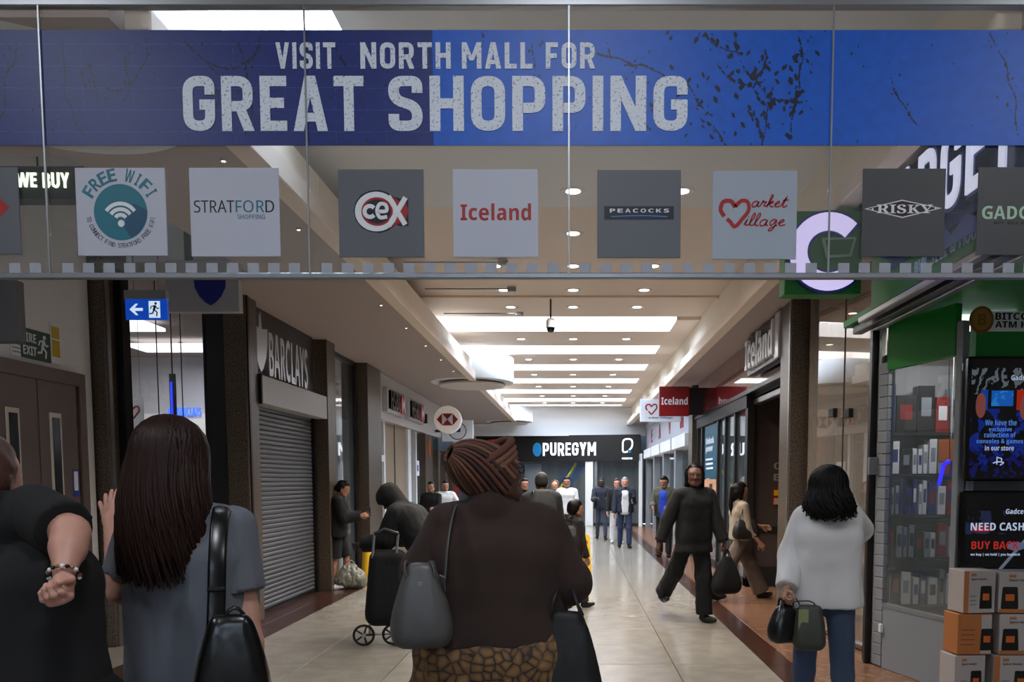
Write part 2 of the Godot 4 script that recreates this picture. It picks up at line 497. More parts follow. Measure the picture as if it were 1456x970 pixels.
func floor_tiles() -> void:
	var fl := tag(thing("floor", "", ""), "", "", "", "structure")
	var step := 0.755
	var cols := []
	for i in 6: cols.append([-2.95 + i * step, -2.95 + (i + 1) * step, 0])
	cols.append([-3.23, -2.95, 1]); cols.append([1.58, 1.81, 1]); cols.append([1.81, 2.62, 2]); cols.append([-3.7, -3.23, 1])
	var meshes := {}
	var rnd := RandomNumberGenerator.new()
	rnd.seed = 11
	for r in 29:
		var d0 := 4.75 + r * step
		for c in cols:
			var w: float = c[1] - c[0] - 0.006
			var key := "%.3f" % w
			if not meshes.has(key):
				var b := zero()
				b.box(Vector3(0, -0.006, 0), Vector3(w, 0.012, step - 0.006), 0.0015)
				meshes[key] = b.mesh()
			var m: Material = [M.tile_beige if rnd.randf() < 0.6 else M.tile_pale, M.tile_brown, M.tile_tan][c[2]]
			put("tile", meshes[key], m, fl, Vector3((c[0] + c[1]) * 0.5, 0, -d0 - step * 0.5))
	# the rest of the hall floor, out of the picture
	slab("hall_paving", Vector3(-6.2, -0.012, 9.0), Vector3(6.2, -0.002, -4.74), M.tile_beige, fl)
	slab("side_paving", Vector3(-4.3, -0.012, -4.75), Vector3(-3.7, -0.002, -9.0), M.tile_beige, fl)
	slab("side_paving", Vector3(2.62, -0.012, -4.75), Vector3(4.6, -0.002, -26.5), M.tile_tan, fl)

func sky_slots() -> Array:
	var s := []
	for k in 6: s.append(12.0 + 2.25 * k)
	s.append(25.15)
	return s

func ceiling() -> void:
	var ce := tag(thing("ceiling", "", ""), "", "", "", "structure")
	# low ceilings over the shop lines
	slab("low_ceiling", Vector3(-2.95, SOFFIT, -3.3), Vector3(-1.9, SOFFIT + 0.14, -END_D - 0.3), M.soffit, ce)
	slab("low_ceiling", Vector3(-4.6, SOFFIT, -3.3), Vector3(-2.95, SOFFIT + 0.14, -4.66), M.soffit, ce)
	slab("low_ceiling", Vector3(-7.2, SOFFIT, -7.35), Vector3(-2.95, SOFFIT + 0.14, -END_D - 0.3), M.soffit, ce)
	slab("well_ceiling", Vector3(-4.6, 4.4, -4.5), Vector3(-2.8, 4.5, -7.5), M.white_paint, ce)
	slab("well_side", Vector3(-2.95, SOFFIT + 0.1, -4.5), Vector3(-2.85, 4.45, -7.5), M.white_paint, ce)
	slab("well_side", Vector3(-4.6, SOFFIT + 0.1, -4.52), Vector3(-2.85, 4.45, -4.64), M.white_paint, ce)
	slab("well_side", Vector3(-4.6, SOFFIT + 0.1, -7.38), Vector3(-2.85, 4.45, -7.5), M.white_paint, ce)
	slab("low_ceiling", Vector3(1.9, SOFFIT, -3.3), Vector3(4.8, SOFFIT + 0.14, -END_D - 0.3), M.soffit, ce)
	# stepped edge trims
	for s in [-1.0, 1.0]:
		slab("edge_trim", Vector3(s * 1.93, SOFFIT - 0.04, -3.42), Vector3(s * 1.79, SOFFIT + 0.11, -END_D), M.ceiling_paint, ce, 0.008)
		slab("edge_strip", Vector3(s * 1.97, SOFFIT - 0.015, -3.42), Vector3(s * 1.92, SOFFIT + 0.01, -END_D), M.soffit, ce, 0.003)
	for i in 20:     # plasterboard lengths of the upper kerb, left
		var d := 3.45 + i * 1.16
		slab("kerb_panel", Vector3(-1.99, SOFFIT + 0.10, -d), Vector3(-1.85, SOFFIT + 0.325, -d - 1.152), M.cream_paint, ce, 0.004)
	slab("side_wall", Vector3(-2.45, SOFFIT + 0.1, -3.4), Vector3(-2.3, 4.45, -END_D), M.cream_paint, ce)
	for i in 20:     # wall lengths above the right-hand trim
		var d := 3.45 + i * 1.16
		slab("side_panel", Vector3(1.945, SOFFIT + 0.1, -d), Vector3(2.1, 4.45, -d - 1.154), M.cream_paint, ce, 0.003)
	# the raised ceiling: closed as far as the first rooflight, beams beyond
	slab("raised_ceiling", Vector3(-1.26, CEIL, -3.42), Vector3(2.0, CEIL + 0.3, -5.0), M.white_paint, ce)  # whiter than farther on: the reflection in the glass is put into its colour
	slab("raised_ceiling", Vector3(-2.4, CEIL, -5.0), Vector3(2.0, CEIL + 0.3, -7.12), M.white_paint, ce)  # same whitened stretch, ending where the reflected band ends
	slab("raised_ceiling", Vector3(-2.4, CEIL + 0.015, -7.12), Vector3(2.0, CEIL + 0.3, -10.55), M.ceiling_paint, ce)
	slab("raised_ceiling", Vector3(-2.4, CEIL + 0.05, -10.55), Vector3(2.0, CEIL + 0.3, -12.0), M.ceiling_paint, ce)
	slab("step_trim", Vector3(-2.3, CEIL - 0.01, -10.5), Vector3(1.94, CEIL + 0.06, -10.58), M.ceiling_paint, ce)
	slab("rooflight_pane", Vector3(-2.4, CEIL + 0.24, -3.42), Vector3(-1.26, CEIL + 0.25, -5.0), M.clear_glass, ce)
	var slots := sky_slots()
	for k in slots.size():
		var d: float = slots[k]
		var nxt: float = slots[k + 1] if k + 1 < slots.size() else 26.6
		var wide := 0.92 if k < 6 else 0.4
		slab("ceiling_beam", Vector3(-2.4, CEIL, -d - wide), Vector3(2.0, CEIL + 0.3, -nxt), M.ceiling_paint, ce, 0.006)
		slab("slot_end", Vector3(1.58, CEIL, -d), Vector3(2.0, CEIL + 0.3, -d - wide), M.ceiling_paint, ce)
		slab("rooflight_pane", Vector3(-2.4, CEIL + 0.22, -d), Vector3(1.58, CEIL + 0.23, -d - wide), M.clear_glass, ce)
	# round drums let into the edge of the low ceiling
	for q in [[Vector3(-1.95, SOFFIT, -15.1), 0.8], [Vector3(-2.05, SOFFIT, -25.0), 0.75], [Vector3(-2.62, SOFFIT + 0.004, -3.95), 0.7]]:
		var t: Node3D = tag(thing("ceiling_drum", "", "", q[0]), "", "", "", "structure")
		var r: float = q[1]
		var b := zero()
		b.lathe([V(0.0, -0.005), V(r - 0.02, -0.005), V(r, 0.01), V(r, 0.46), V(0, 0.46)], 56)
		obj("drum", b, M.white_paint, t)
		if q[0].z > -5.0: continue
		var b2 := zero()
		b2.lathe([V(0.0, -0.075), V(r - 0.19, -0.075), V(r - 0.17, -0.065), V(r - 0.17, -0.03), V(0, -0.03)], 56)
		obj("underside_disc", b2, M.plaster, t)
		var b3 := zero()
		b3.lathe([V(0.0, -0.03), V(r - 0.4, -0.03), V(r - 0.4, -0.005)], 24)
		obj("spacer", b3, M.charcoal, t)

func lamps() -> void:
	# recessed downlights in three rows
	var ring := zero()
	ring.lathe([V(0.078, 0.004), V(0.105, -0.006), V(0.112, -0.004), V(0.112, 0.006)], 28)
	var lens := zero()
	lens.lathe([V(0.0, -0.001), V(0.06, -0.001), V(0.08, 0.004)], 24)
	var ring_m := ring.mesh()
	var lens_m := lens.mesh()
	var warm := Color(1.0, 0.965, 0.92)
	glow("lamp_glow", warm, 6.0)
	var rows := [6.75, 7.92, 9.1, 10.22, 11.36]
	for d in sky_slots():
		if d < 25.0: rows.append(d + (1.6 if d < 23.0 else 1.35))
	for d in rows:
		for x in [-0.9, 0.0, 0.92]:
			if d < 5.2 and x < -0.5: continue
			var y := CEIL + (0.0 if d < 7.1 or d > 12.0 else (0.015 if d < 10.5 else 0.05))
			var n := int((d - 12.0) / 2.25)
			var t := thing("downlight", "round glowing downlight recessed in the plain ceiling before the rooflights" if d < 12.0 else "round glowing downlight in the ceiling beam beyond the %s rooflight strip" % ["first", "second", "third", "fourth", "fifth", "sixth"][n], "ceiling light", Vector3(x, y, -d), 0, "recessed downlights in rows")
			put("trim_ring", ring_m, M.white_paint, t)
			put("lamp_lens", lens_m, M.lamp_glow, t)
			var l := SpotLight3D.new()
			l.name = "lamp_light"
			l.light_color = warm; l.light_energy = 3.2; l.spot_range = 40.0; l.spot_angle = 62.0; l.spot_angle_attenuation = 0.6; l.light_size = 0.07; l.shadow_enabled = true
			l.spot_attenuation = 2.0
			t.add_child(l)
			l.position.y = -0.02; l.rotation_degrees.x = -90
	# pin spots along the low ceiling
	var pr := zero()
	pr.lathe([V(0.012, -0.012), V(0.022, -0.008), V(0.024, 0.0)], 16)
	var pl := zero()
	pl.lathe([V(0.0, -0.012), V(0.012, -0.012)], 12)
	var prm := pr.mesh()
	var plm := pl.mesh()
	for i in 9:
		var t := thing("pin_spot", "tiny pin spot set in the low ceiling along its edge", "ceiling light", Vector3(-2.06, SOFFIT, -4.7 - 1.25 * i), 0, "pin spots along the low ceiling")
		put("trim_ring", prm, M.steel, t)
		put("lamp_lens", plm, M.lamp_glow, t)
	# unseen light panels added overhead to brighten the banner and logo panels
	for x in [-3.6, 0.0, 3.6]:
		for z in [-0.6]:
			var t := thing("hall_fill_panel", "added square fill light panel under the hall ceiling", "ceiling light", Vector3(x, 4.6, z), 0, "added hall fill panels")
			part_box("panel_frame", Vector3(0, -0.01, 0), Vector3(0.62, 0.02, 0.62), M.white_paint, t)
			part_box("fill_lamp_panel", Vector3(0, -0.022, 0), Vector3(0.56, 0.006, 0.56), M.lamp_glow, t)
			var l := AreaLight3D.new()
			l.name = "hall_fill_light"
			l.area_size = Vector2(0.56, 0.56); l.light_energy = 5.2; l.light_color = Color(0.94, 0.97, 1.0); l.shadow_enabled = true
			t.add_child(l)
			l.position.y = -0.04; l.rotation_degrees.x = -90
	# box conduit ends on the beams
	for d in [8.8, 10.0, 11.45]:
		var p := Vector3(-0.78, CEIL, -d)
		var t := thing("junction_box", "small grey conduit box with a thin pipe fixed under the ceiling", "junction box", p, 0, "conduit boxes under the ceiling")
		part_box("box_body", Vector3(0, -0.025, 0), Vector3(0.11, 0.05, 0.05), M.grey_board, t, 0.004)
		var b := zero()
		b.tube([Vector3(-0.05, -0.02, 0), Vector3(-1.1, -0.02, 0)], 0.008, 8)
		obj("conduit", b, M.grey_board, t)
	# dome camera on a drop pole
	var dc := at(783, 463, 10.6)
	var t2 := thing("security_camera", "white dome security camera hanging on a short pole below ceiling", "camera", dc)
	var b4 := zero()
	b4.tube([Vector3(0, 0.06, 0), Vector3(0, CEIL + 0.05 - dc.y, 0)], 0.012, 8)
	obj("drop_pole", b4, M.charcoal, t2)
	var b5 := zero()
	b5.lathe([V(0, 0.1), V(0.04, 0.095), V(0.062, 0.06), V(0.064, -0.02), V(0.06, -0.03)], 24)
	obj("housing", b5, M.white_paint, t2)
	var b6 := zero()
	b6.lathe([V(0.056, -0.03), V(0.052, -0.06), V(0.035, -0.085), V(0, -0.095)], 24)
	obj("dome", b6, M.black_gloss, t2)

# ---------------------------------------------------------------- the hanging glass screen
func glass_screen() -> void:
	var t := thing("glass_screen", "frameless clear glass downstand screen hanging from the ceiling with metal rails", "glass screen")
	var top := at(800, 10, GLASS_D).y
	var bot := at(800, 393, GLASS_D).y
	var seams := [-306, 66, 438, 809, 1180, 1552]
	var sq := zero()
	sq.box(Vector3.ZERO, Vector3(0.047, 0.049, 0.0008))
	var sqm := sq.mesh()
	var sy := at(800, 383, GLASS_D).y
	for i in 5:
		var x0 := at(seams[i], 200, GLASS_D).x
		var x1 := at(seams[i + 1], 200, GLASS_D).x
		part_box("glass_pane", Vector3((x0 + x1) * 0.5, (top + bot) * 0.5, -GLASS_D), Vector3(x1 - x0 - 0.006, top - bot, 0.004), M.clear_glass, t)
		part_box("joint_strip", Vector3(x1, (top + bot) * 0.5, -GLASS_D + 0.014), Vector3(0.0065, top - bot, 0.008), M.alloy, t)
		for k in 12:
			var x := x0 + (x1 - x0) * (0.063 + 0.0795 * k)
			put("square_sticker", sqm, mat("sticker_film", Color(0.62, 0.63, 0.67), 0.5), t, Vector3(x, sy, -GLASS_D + 0.004))
	part_box("bottom_rail", Vector3(0.1, bot, -GLASS_D), Vector3(6.4, 0.024, 0.03), M.alloy, t, 0.004)
	part_box("top_rail", Vector3(0.1, top + 0.01, -GLASS_D), Vector3(6.4, 0.03, 0.04), M.alloy, t, 0.004)

# ---------------------------------------------------------------- banner and logo panels on the glass
func banner_image() -> ImageTexture:
	var w := 2048
	var h := 226
	var im := Image.create(w, h, false, Image.FORMAT_RGB8)
	var rnd := RandomNumberGenerator.new()
	rnd.seed = 5
	var nz := FastNoiseLite.new()
	nz.seed = 9; nz.frequency = 0.03
	var fine := FastNoiseLite.new()
	fine.seed = 21; fine.frequency = 0.16
	var k := 2048.0 / 1500.0                      # texture pixels per photo pixel; texture starts at photo x = -22
	var split := int((620 + 22) * k)
	var navy := rgb8(24, 44, 118)
	var blue := rgb8(0, 90, 202)
	var line := rgb8(60, 86, 158)
	var dark := rgb8(14, 20, 40)
	for y in h:
		for x in w:
			var c := navy if x < split else blue
			c = c.lerp(c * 0.86, clampf(nz.get_noise_2d(x, y) + 0.3, 0, 1) * 0.5)
			im.set_pixel(x, y, c)
	for r in 6:                                   # painted brick joints on the navy half
		var y := int(26 + r * 43)
		for x in range(0, split, 1):
			if fine.get_noise_2d(x * 0.5, y) > -0.25 and y < h: im.set_pixel(x, y + (1 if fine.get_noise_1d(x * 0.1) > 0 else 0), line)
		for b in 14:
			var bx := int(b * 98 + (49 if r % 2 else 0))
			for yy in range(y, mini(h, y + 43)):
				if bx < split and fine.get_noise_2d(bx, yy * 0.7) > 0.1: im.set_pixel(bx, yy, line)
	# flaked paint: cracks that run and chips beside them
	var cracks := [[1005, 45, 0.2, 70], [1048, 45, 0.03, 165], [1022, 90, 0.4, 80], [1090, 70, 0.12, 60], [1102, 125, 0.0, 85], [1137, 52, 0.1, 150], [850, 75, 1.3, 60], [890, 92, 1.55, 70], [1407, 45, 0.12, 160], [1270, 110, 0.05, 80], [690, 45, 0.1, 40], [760, 60, 0.2, 60], [900, 160, 0.7, 40],
		[215, 45, 0.02, 130], [95, 60, 0.05, 140], [345, 60, 0.04, 140], [300, 90, 0.6, 40], [310, 120, 0.3, 50], [130, 90, 0.4, 50], [182, 80, 0.3, 60], [60, 150, 0.3, 40], [375, 50, 0.02, 150], [980, 120, 0.9, 60], [1000, 170, 0.8, 60], [480, 60, 0.4, 40], [30, 60, 0.3, 120], [1075, 160, 0.5, 40]]
	for c in cracks:
		var px: float = (c[0] + 22) * k
		var py: float = (c[1] - 43) * k
		var an: float = c[2]
		var heavy: bool = c[0] > 940 and c[0] < 1150
		for s in int(c[3] * k):
			an += rnd.randf_range(-0.12, 0.12)
			px += sin(an); py += cos(an)
			if fine.get_noise_2d(px * 0.6, py * 0.6) < -0.15: continue
			var r := 1.2 + 2.6 * maxf(0.0, nz.get_noise_2d(px * 3.0, py * 3.0)) * (1.6 if heavy else 1.0)
			blot(im, px, py, r, dark)
			if rnd.randf() < (0.13 if heavy else 0.05):
				blot(im, px + rnd.randfn(0, 14), py + rnd.randfn(0, 14), rnd.randf_range(1.5, 7.0 if heavy else 4.0), dark)
	for i in 260:
		var cx := rnd.randf() * w
		var mid := exp(-pow((cx / k - 22 - 1030) / 140.0, 2.0))
		if rnd.randf() > 0.25 + mid: continue
		blot(im, cx, rnd.randf() * h, rnd.randf_range(1.0, 2.2 + 4.0 * mid), dark)
	return ImageTexture.create_from_image(im)
func blot(im: Image, cx: float, cy: float, r: float, c: Color) -> void:      # an angular flake
	var a0 := cx * 1.7 + cy * 0.9
	var poly := PackedVector2Array()
	for i in 5:
		var a := TAU * i / 5.0 + a0
		var q := r * (0.45 + 0.75 * absf(sin(a0 * 3.1 + i * 2.3)))
		poly.append(Vector2(cx, cy) + Vector2(cos(a) * q * 0.75, sin(a) * q * 1.5).rotated(sin(a0) * 0.7))
	for y in range(int(cy - r * 2), int(cy + r * 2) + 1):
		for x in range(int(cx - r * 2), int(cx + r * 2) + 1):
			if x < 0 or y < 0 or x >= im.get_width() or y >= im.get_height(): continue
			if Geometry2D.is_point_in_polygon(Vector2(x, y), poly): im.set_pixel(x, y, c)
func worn_white() -> StandardMaterial3D:
	if M.has("worn_white"): return M.worn_white
	var ramp := [[0.0, Color(0.42, 0.45, 0.54)], [0.24, Color(0.48, 0.51, 0.60)], [0.29, Color(0.84, 0.87, 0.93)], [1.0, Color(0.89, 0.91, 0.95)]]
	return textured("worn_white", noise_tex(31, 0.06, ramp, 512, FastNoiseLite.TYPE_SIMPLEX_SMOOTH, 5), 2.2, 0.5)

func banner() -> void:
	var d := GLASS_D - 0.008
	var a := at(-22, 207, d)
	var e := at(1478, 43, d)
	var c := (a + e) * 0.5
	var t := thing("banner", "long blue distressed banner film with white capitals across the glass screen", "banner", Vector3(c.x, a.y, -d))
	var hw := (e.x - a.x) * 0.5
	var h := e.y - a.y
	var m := mat("banner_print", Color.WHITE, 0.45)
	m.albedo_texture = banner_image()
	var b := zero()
	b.quad(Vector3(-hw, 0, 0.002), Vector3(hw, 0, 0.002), Vector3(hw, h, 0.002), Vector3(-hw, h, 0.002), Vector3.BACK)
	obj("banner_film", b, m, t)
	part_box("backing_film", Vector3(0, h * 0.5, 0), Vector3(hw * 2, h, 0.003), M.charcoal, t)
	var s := pxm(800, 120, d)
	for row in [["VISIT", 393, 477, 98.5, 61, 0.14], ["NORTH", 513, 641, 98.5, 61, 0.14], ["MALL", 657, 757, 98.5, 61, 0.14], ["FOR", 776, 846, 98.5, 61, 0.14], ["GREAT", 262, 517, 187, 108.5, 0.12], ["SHOPPING", 553, 978, 187, 108.5, 0.12]]:
		var lo := at(row[1], row[3], d) - t.position
		var hi := at(row[2], row[4], d) - t.position
		var lb := zero()
		capitals(lb, row[0], lo.x, lo.y, hi.x - lo.x, hi.y - lo.y, 0.0035, 0.0012, row[5], 0.185)
		obj("lettering", lb, worn_white(), t)
	t.set_meta("px", s)

func panel(u0: float, v0: float, u1: float, v1: float, m: Material, label: String) -> Node3D:
	var d := GLASS_D - 0.012
	var lo := at(u0, v1, d)
	var hi := at(u1, v0, d)
	var t := thing("logo_panel", label, "sign panel", Vector3((lo.x + hi.x) * 0.5, lo.y, -d), 0, "square logo panels on the glass screen")
	part_box("panel_board", Vector3(0, (hi.y - lo.y) * 0.5, 0), Vector3(hi.x - lo.x, hi.y - lo.y, 0.006), m, t, 0.001)
	t.set_meta("s", (hi.x - lo.x) / (u1 - u0)); t.set_meta("u", (u0 + u1) * 0.5); t.set_meta("v", v1)
	return t
func mark(t: Node3D, called: String, b: Buf, m: Material) -> MeshInstance3D:
	return obj(called, b, m, t)
func pb(t: Node3D) -> Buf:            # a buffer whose x, y are photo pixels on that panel (y up from the bottom edge)
	var b := zero()
	var s: float = t.get_meta("s")
	b.t = Transform3D(Basis.from_scale(Vector3(s, s, 1)), Vector3(-t.get_meta("u") * s, t.get_meta("v") * s, 0.0032))
	return b
func ptext(b: Buf, s: String, u0: float, v0: float, u1: float, v1: float, kind := "bold", z := 0.0, slant := 0.0, dz := 0.0008) -> void:
	text_fit(b, s, u0, -v1, u1 - u0, v1 - v0, z, dz, kind, slant)
func P(arr: Array) -> PackedVector2Array:       # photo pixels -> y up
	var o := PackedVector2Array()
	for i in range(0, arr.size(), 2): o.append(Vector2(arr[i], -arr[i + 1]))
	return o
func arc(cx: float, cy: float, r: float, a0: float, a1: float, n := 14, ry := -1.0) -> PackedVector2Array:   # degrees, anticlockwise from the right; photo pixels
	var o := PackedVector2Array()
	for i in n + 1:
		var a := deg_to_rad(lerpf(a0, a1, float(i) / n))
		o.append(Vector2(cx + cos(a) * r, -cy + sin(a) * (r if ry < 0 else ry)))
	return o
func ring_text(b: Buf, s: String, cx: float, cy: float, r: float, a0: float, a1: float, h: float, w: float, kind: String, inside := false) -> void:
	var old := b.t
	for i in s.length():
		if s[i] == " ": continue
		var a := deg_to_rad(lerpf(a0, a1, float(i) / (s.length() - 1)))
		var turn := a + PI * 0.5 if inside else a - PI * 0.5
		b.t = old * Transform3D(Basis(Vector3.BACK, turn), Vector3(cx + cos(a) * r, -cy + sin(a) * r, 0))
		text_fit(b, s[i], -w * 0.5 * (0.35 if s[i] == "I" else 1.0), -h * 0.5, w * (0.35 if s[i] == "I" else 1.0), h, 0, 0.0008, kind)
	b.t = old

func heart(b: Buf, cx: float, cy: float, w: float, th: float, z := 0.0) -> void:    # open heart drawn with a brush line
	b.stroke(curve([V(cx + 0.02 * w, -(cy - 0.16 * w)), V(cx + 0.2 * w, -(cy - 0.33 * w)), V(cx + 0.4 * w, -(cy - 0.3 * w)), V(cx + 0.44 * w, -(cy - 0.05 * w)), V(cx + 0.26 * w, -(cy + 0.2 * w)), V(cx + 0.02 * w, -(cy + 0.45 * w)), V(cx - 0.14 * w, -(cy + 0.3 * w)), V(cx - 0.24 * w, -(cy + 0.22 * w))]), th, z, 0.0008)
	b.stroke(curve([V(cx + 0.02 * w, -(cy - 0.13 * w)), V(cx - 0.12 * w, -(cy - 0.32 * w)), V(cx - 0.36 * w, -(cy - 0.3 * w)), V(cx - 0.44 * w, -(cy - 0.06 * w)), V(cx - 0.32 * w, -(cy + 0.14 * w))]), th * 1.1, z, 0.0008)
func script_word(b: Buf, s: String, x: float, y: float, w: float, h: float, th: float) -> void:   # joined-up lettering; y is the base line in photo pixels, h the height of small letters
	var L := {
		"a": [0.95, [[V(0.72, 0.85), V(0.4, 1.0), V(0.1, 0.6), V(0.2, 0.08), V(0.5, 0.1), V(0.75, 0.75), V(0.66, 0.2), V(0.95, 0.1)]]],
		"r": [0.7, [[V(0.0, 0.1), V(0.2, 0.95), V(0.25, 1.1), V(0.32, 0.85), V(0.6, 0.9), V(0.45, 0.3), V(0.7, 0.1)]]],
		"k": [0.85, [[V(0.0, 0.1), V(0.4, 1.3), V(0.45, 2.0), V(0.3, 1.9), V(0.15, 0.0)], [V(0.18, 0.5), V(0.6, 1.0), V(0.62, 0.7), V(0.3, 0.55), V(0.6, 0.05), V(0.85, 0.15)]]],
		"e": [0.75, [[V(0.0, 0.35), V(0.5, 0.7), V(0.4, 1.0), V(0.12, 0.6), V(0.25, 0.05), V(0.75, 0.2)]]],
		"t": [0.7, [[V(0.0, 0.2), V(0.4, 1.7), V(0.22, 0.3), V(0.4, 0.0), V(0.7, 0.3)], [V(0.08, 1.15), V(0.7, 1.25)]]],
		"i": [0.45, [[V(0.0, 0.2), V(0.2, 0.95), V(0.14, 0.2), V(0.45, 0.15)], [V(0.26, 1.4), V(0.29, 1.5)]]],
		"l": [0.5, [[V(0.0, 0.15), V(0.4, 1.5), V(0.3, 2.0), V(0.14, 1.4), V(0.14, 0.2), V(0.5, 0.12)]]],
		"g": [0.9, [[V(0.72, 0.85), V(0.4, 1.0), V(0.12, 0.55), V(0.3, 0.05), V(0.7, 0.8), V(0.55, -0.5), V(0.2, -0.75), V(0.25, -0.4), V(0.9, 0.15)]]],
	}
	var total := 0.0
	for ch in s: total += L[ch][0]
	var k := w / (total + 0.15)
	var pen := 0.0
	for ch in s:
		for line in L[ch][1]:
			var pts := []
			for p in line: pts.append(V(x + (pen + p.x) * k + p.y * h * 0.28, -y + p.y * h))
			b.stroke(curve(pts, false, 5), th, 0, 0.0008)
		pen += L[ch][0]

func logos() -> void:
	# free wifi
	var t := panel(112, 239, 234, 364, M.light_panel, "white square panel with teal round wireless symbol and curved capitals")
	var b := pb(t)
	b.disc(Vector3(172.5, -306, 0), 36.5, 37.5, 0, 0.0008, 40)
	mark(t, "roundel", b, M.teal_print)
	b = pb(t)
	b.plate(P([191, 294, 208, 303, 208.5, 312, 204, 323, 196, 334, 186, 340, 175, 324]), 0.0009, 0.0004)
	mark(t, "long_shadow", b, M.deep_teal)
	b = pb(t)
	for r in [8.5, 16.0, 23.5]: b.stroke(arc(172.5, 318, r, 35, 145, 12), 5.0, 0.0012, 0.0006)
	b.disc(Vector3(173, -321, 0), 4.6, 4.6, 0.0012, 0.0006, 20)
	mark(t, "wireless_symbol", b, M.white_print)
	b = pb(t)
	ring_text(b, "FREE", 172.5, 306, 50, 147, 102, 17, 11.5, "bold")
	mark(t, "lettering", b, M.teal_print)
	b = pb(t)
	ring_text(b, "WIFI", 172.5, 306, 50, 74, 31, 17, 12.0, "bold")
	mark(t, "lettering", b, M.teal_print)
	b = pb(t)
	ring_text(b, "TO CONNECT FIND STRATFORD FREE WIFI", 172.5, 306, 44.5, 190, 350, 6.2, 3.4, "sans", true)
	mark(t, "small_lettering", b, M.charcoal)
	# stratford
	t = panel(273, 239, 396, 365, M.light_panel, "white square panel with thin black and teal capitals")
	b = pb(t)
	ptext(b, "STRAT", 278.5, 289.5, 334, 306, "sans")
	mark(t, "lettering", b, M.black)
	b = pb(t)
	ptext(b, "D", 377, 289.5, 389, 305.5, "sans")
	mark(t, "lettering", b, M.black)
	b = pb(t)
	ptext(b, "FOR", 336, 289.5, 375.5, 305.5, "sans"); ptext(b, "SHOPPING", 338, 308.5, 376, 314.5, "sans")
	mark(t, "teal_lettering", b, M.teal_print)
	# round lettered mark on grey
	t = panel(483, 241, 602, 366, M.grey_panel, "grey square panel with white and red looped letters in black outline")
	b = pb(t)
	b.plate(P([504, 303, 507, 291, 515, 281, 527, 275.5, 541, 274.5, 552, 278, 561, 284, 570, 286, 580.5, 286, 580.5, 323, 570, 324, 562, 322, 553, 329, 541, 333, 527, 331.5, 515, 326, 507, 316]), 0, 0.0006)
	mark(t, "black_outline", b, M.navy_print)
	b = pb(t)
	b.plate(P([559, 283, 568, 290, 577, 292, 581, 303, 577, 314, 568, 320, 558, 325]), 0.0007, 0.0005)
	mark(t, "red_backing", b, M.red_print)
	b = pb(t)
	b.disc(Vector3(536, -304, 0), 30, 27, 0.0009, 0.0005, 40)
	mark(t, "white_oval", b, M.white_print)
	b = pb(t)
	b.disc(Vector3(537, -304, 0), 22, 19.5, 0.0015, 0.0005, 40)
	mark(t, "red_oval", b, M.red_print)
	b = pb(t)
	b.disc(Vector3(537, -304, 0), 19, 16.5, 0.0021, 0.0004, 40)
	mark(t, "dark_oval", b, M.navy_print)
	b = pb(t)
	b.stroke(arc(527, 304, 7.5, 40, 320, 14), 5.5, 0.0026, 0.0006)
	b.stroke(curve([V(539, -304), V(550, -303), V(549, -295), V(541, -294), V(537, -303), V(541, -312), V(551, -311)]), 5.0, 0.0026, 0.0006)
	b.stroke(P([553, 283, 576, 322]), 7.0, 0.0026, 0.0006); b.stroke(P([577, 285, 553, 324]), 7.0, 0.003, 0.0006)
	mark(t, "white_letters", b, M.white_print)
	# red wordmark on white
	t = panel(645, 241, 765, 366, M.light_panel, "white square panel with bold dark red lettering")
	b = pb(t)
	ptext(b, "Iceland", 655.5, 292, 755, 315.5, "bold")
	mark(t, "lettering", b, M.red_print)
	# black bar on grey
	t = panel(849, 242, 968.5, 367, M.grey_panel, "grey square panel with black bar holding pale wide capitals")
	b = pb(t)
	b.plate(P([859, 295, 958.5, 295, 958.5, 313.5, 859, 313.5]), 0, 0.0008)
	mark(t, "black_bar", b, M.navy_print)
	b = pb(t)
	var xs := 867.0
	for ch in "PEACOCKS":
		ptext(b, ch, xs, 298.5, xs + 7.6, 303.8, "bold", 0.0009)
		xs += 11.0
	mark(t, "lettering", b, M.white_print)
	b = pb(t)
	b.stroke(curve([V(869, -309.5), V(890, -308.6), V(911, -308.2), V(930, -308.6), V(949, -309.5)]), 1.2, 0.0009, 0.0005)
	mark(t, "blue_line", b, mat("sky_line", Color(0.25, 0.5, 0.8), 0.5))
	# heart and joined-up lettering
	t = panel(1012, 243, 1134, 369, M.pale_blue_panel, "pale square panel with red heart outline and joined-up lettering")
	b = pb(t)
	heart(b, 1044, 302, 46, 5.4)
	mark(t, "heart", b, M.red_print)
	b = pb(t)
	script_word(b, "arket", 1067, 295.5, 54, 8.2, 2.0)
	mark(t, "lettering", b, M.red_print)
	b = pb(t)
	script_word(b, "illage", 1057, 322, 62, 9.0, 2.0)
	mark(t, "lettering", b, M.red_print)
	# lozenge
	t = panel(1224, 240, 1345, 365, M.dark_grey_panel, "dark grey square panel with maroon lozenge and slab capitals")
	b = pb(t)
	b.plate(P([1227, 297, 1282, 284, 1340, 296, 1283, 310]), 0, 0.0006)
	mark(t, "pale_outline", b, M.white_print)
	b = pb(t)
	b.plate(P([1231.5, 297, 1282, 285.6, 1335, 296, 1283, 308.3]), 0.0007, 0.0005)
	mark(t, "lozenge", b, mat("maroon_print", Color(0.16, 0.02, 0.07), 0.5))
	b = pb(t)
	ptext(b, "RISKY", 1245, 291, 1327, 303.5, "serifbold", 0.0013)
	b.disc(Vector3(1239, -297.5, 0), 1.5, 1.5, 0.0013, 0.0005, 10); b.disc(Vector3(1331, -296.5, 0), 1.5, 1.5, 0.0013, 0.0005, 10)
	mark(t, "lettering", b, M.white_print)
	# outlined capitals at the end
	t = panel(1387, 238, 1509, 363, M.dark_grey_panel, "dark grey square panel with pale green outlined capitals and small line below")
	b = pb(t)
	ptext(b, "GADGET", 1394, 292, 1495, 311, "bold")
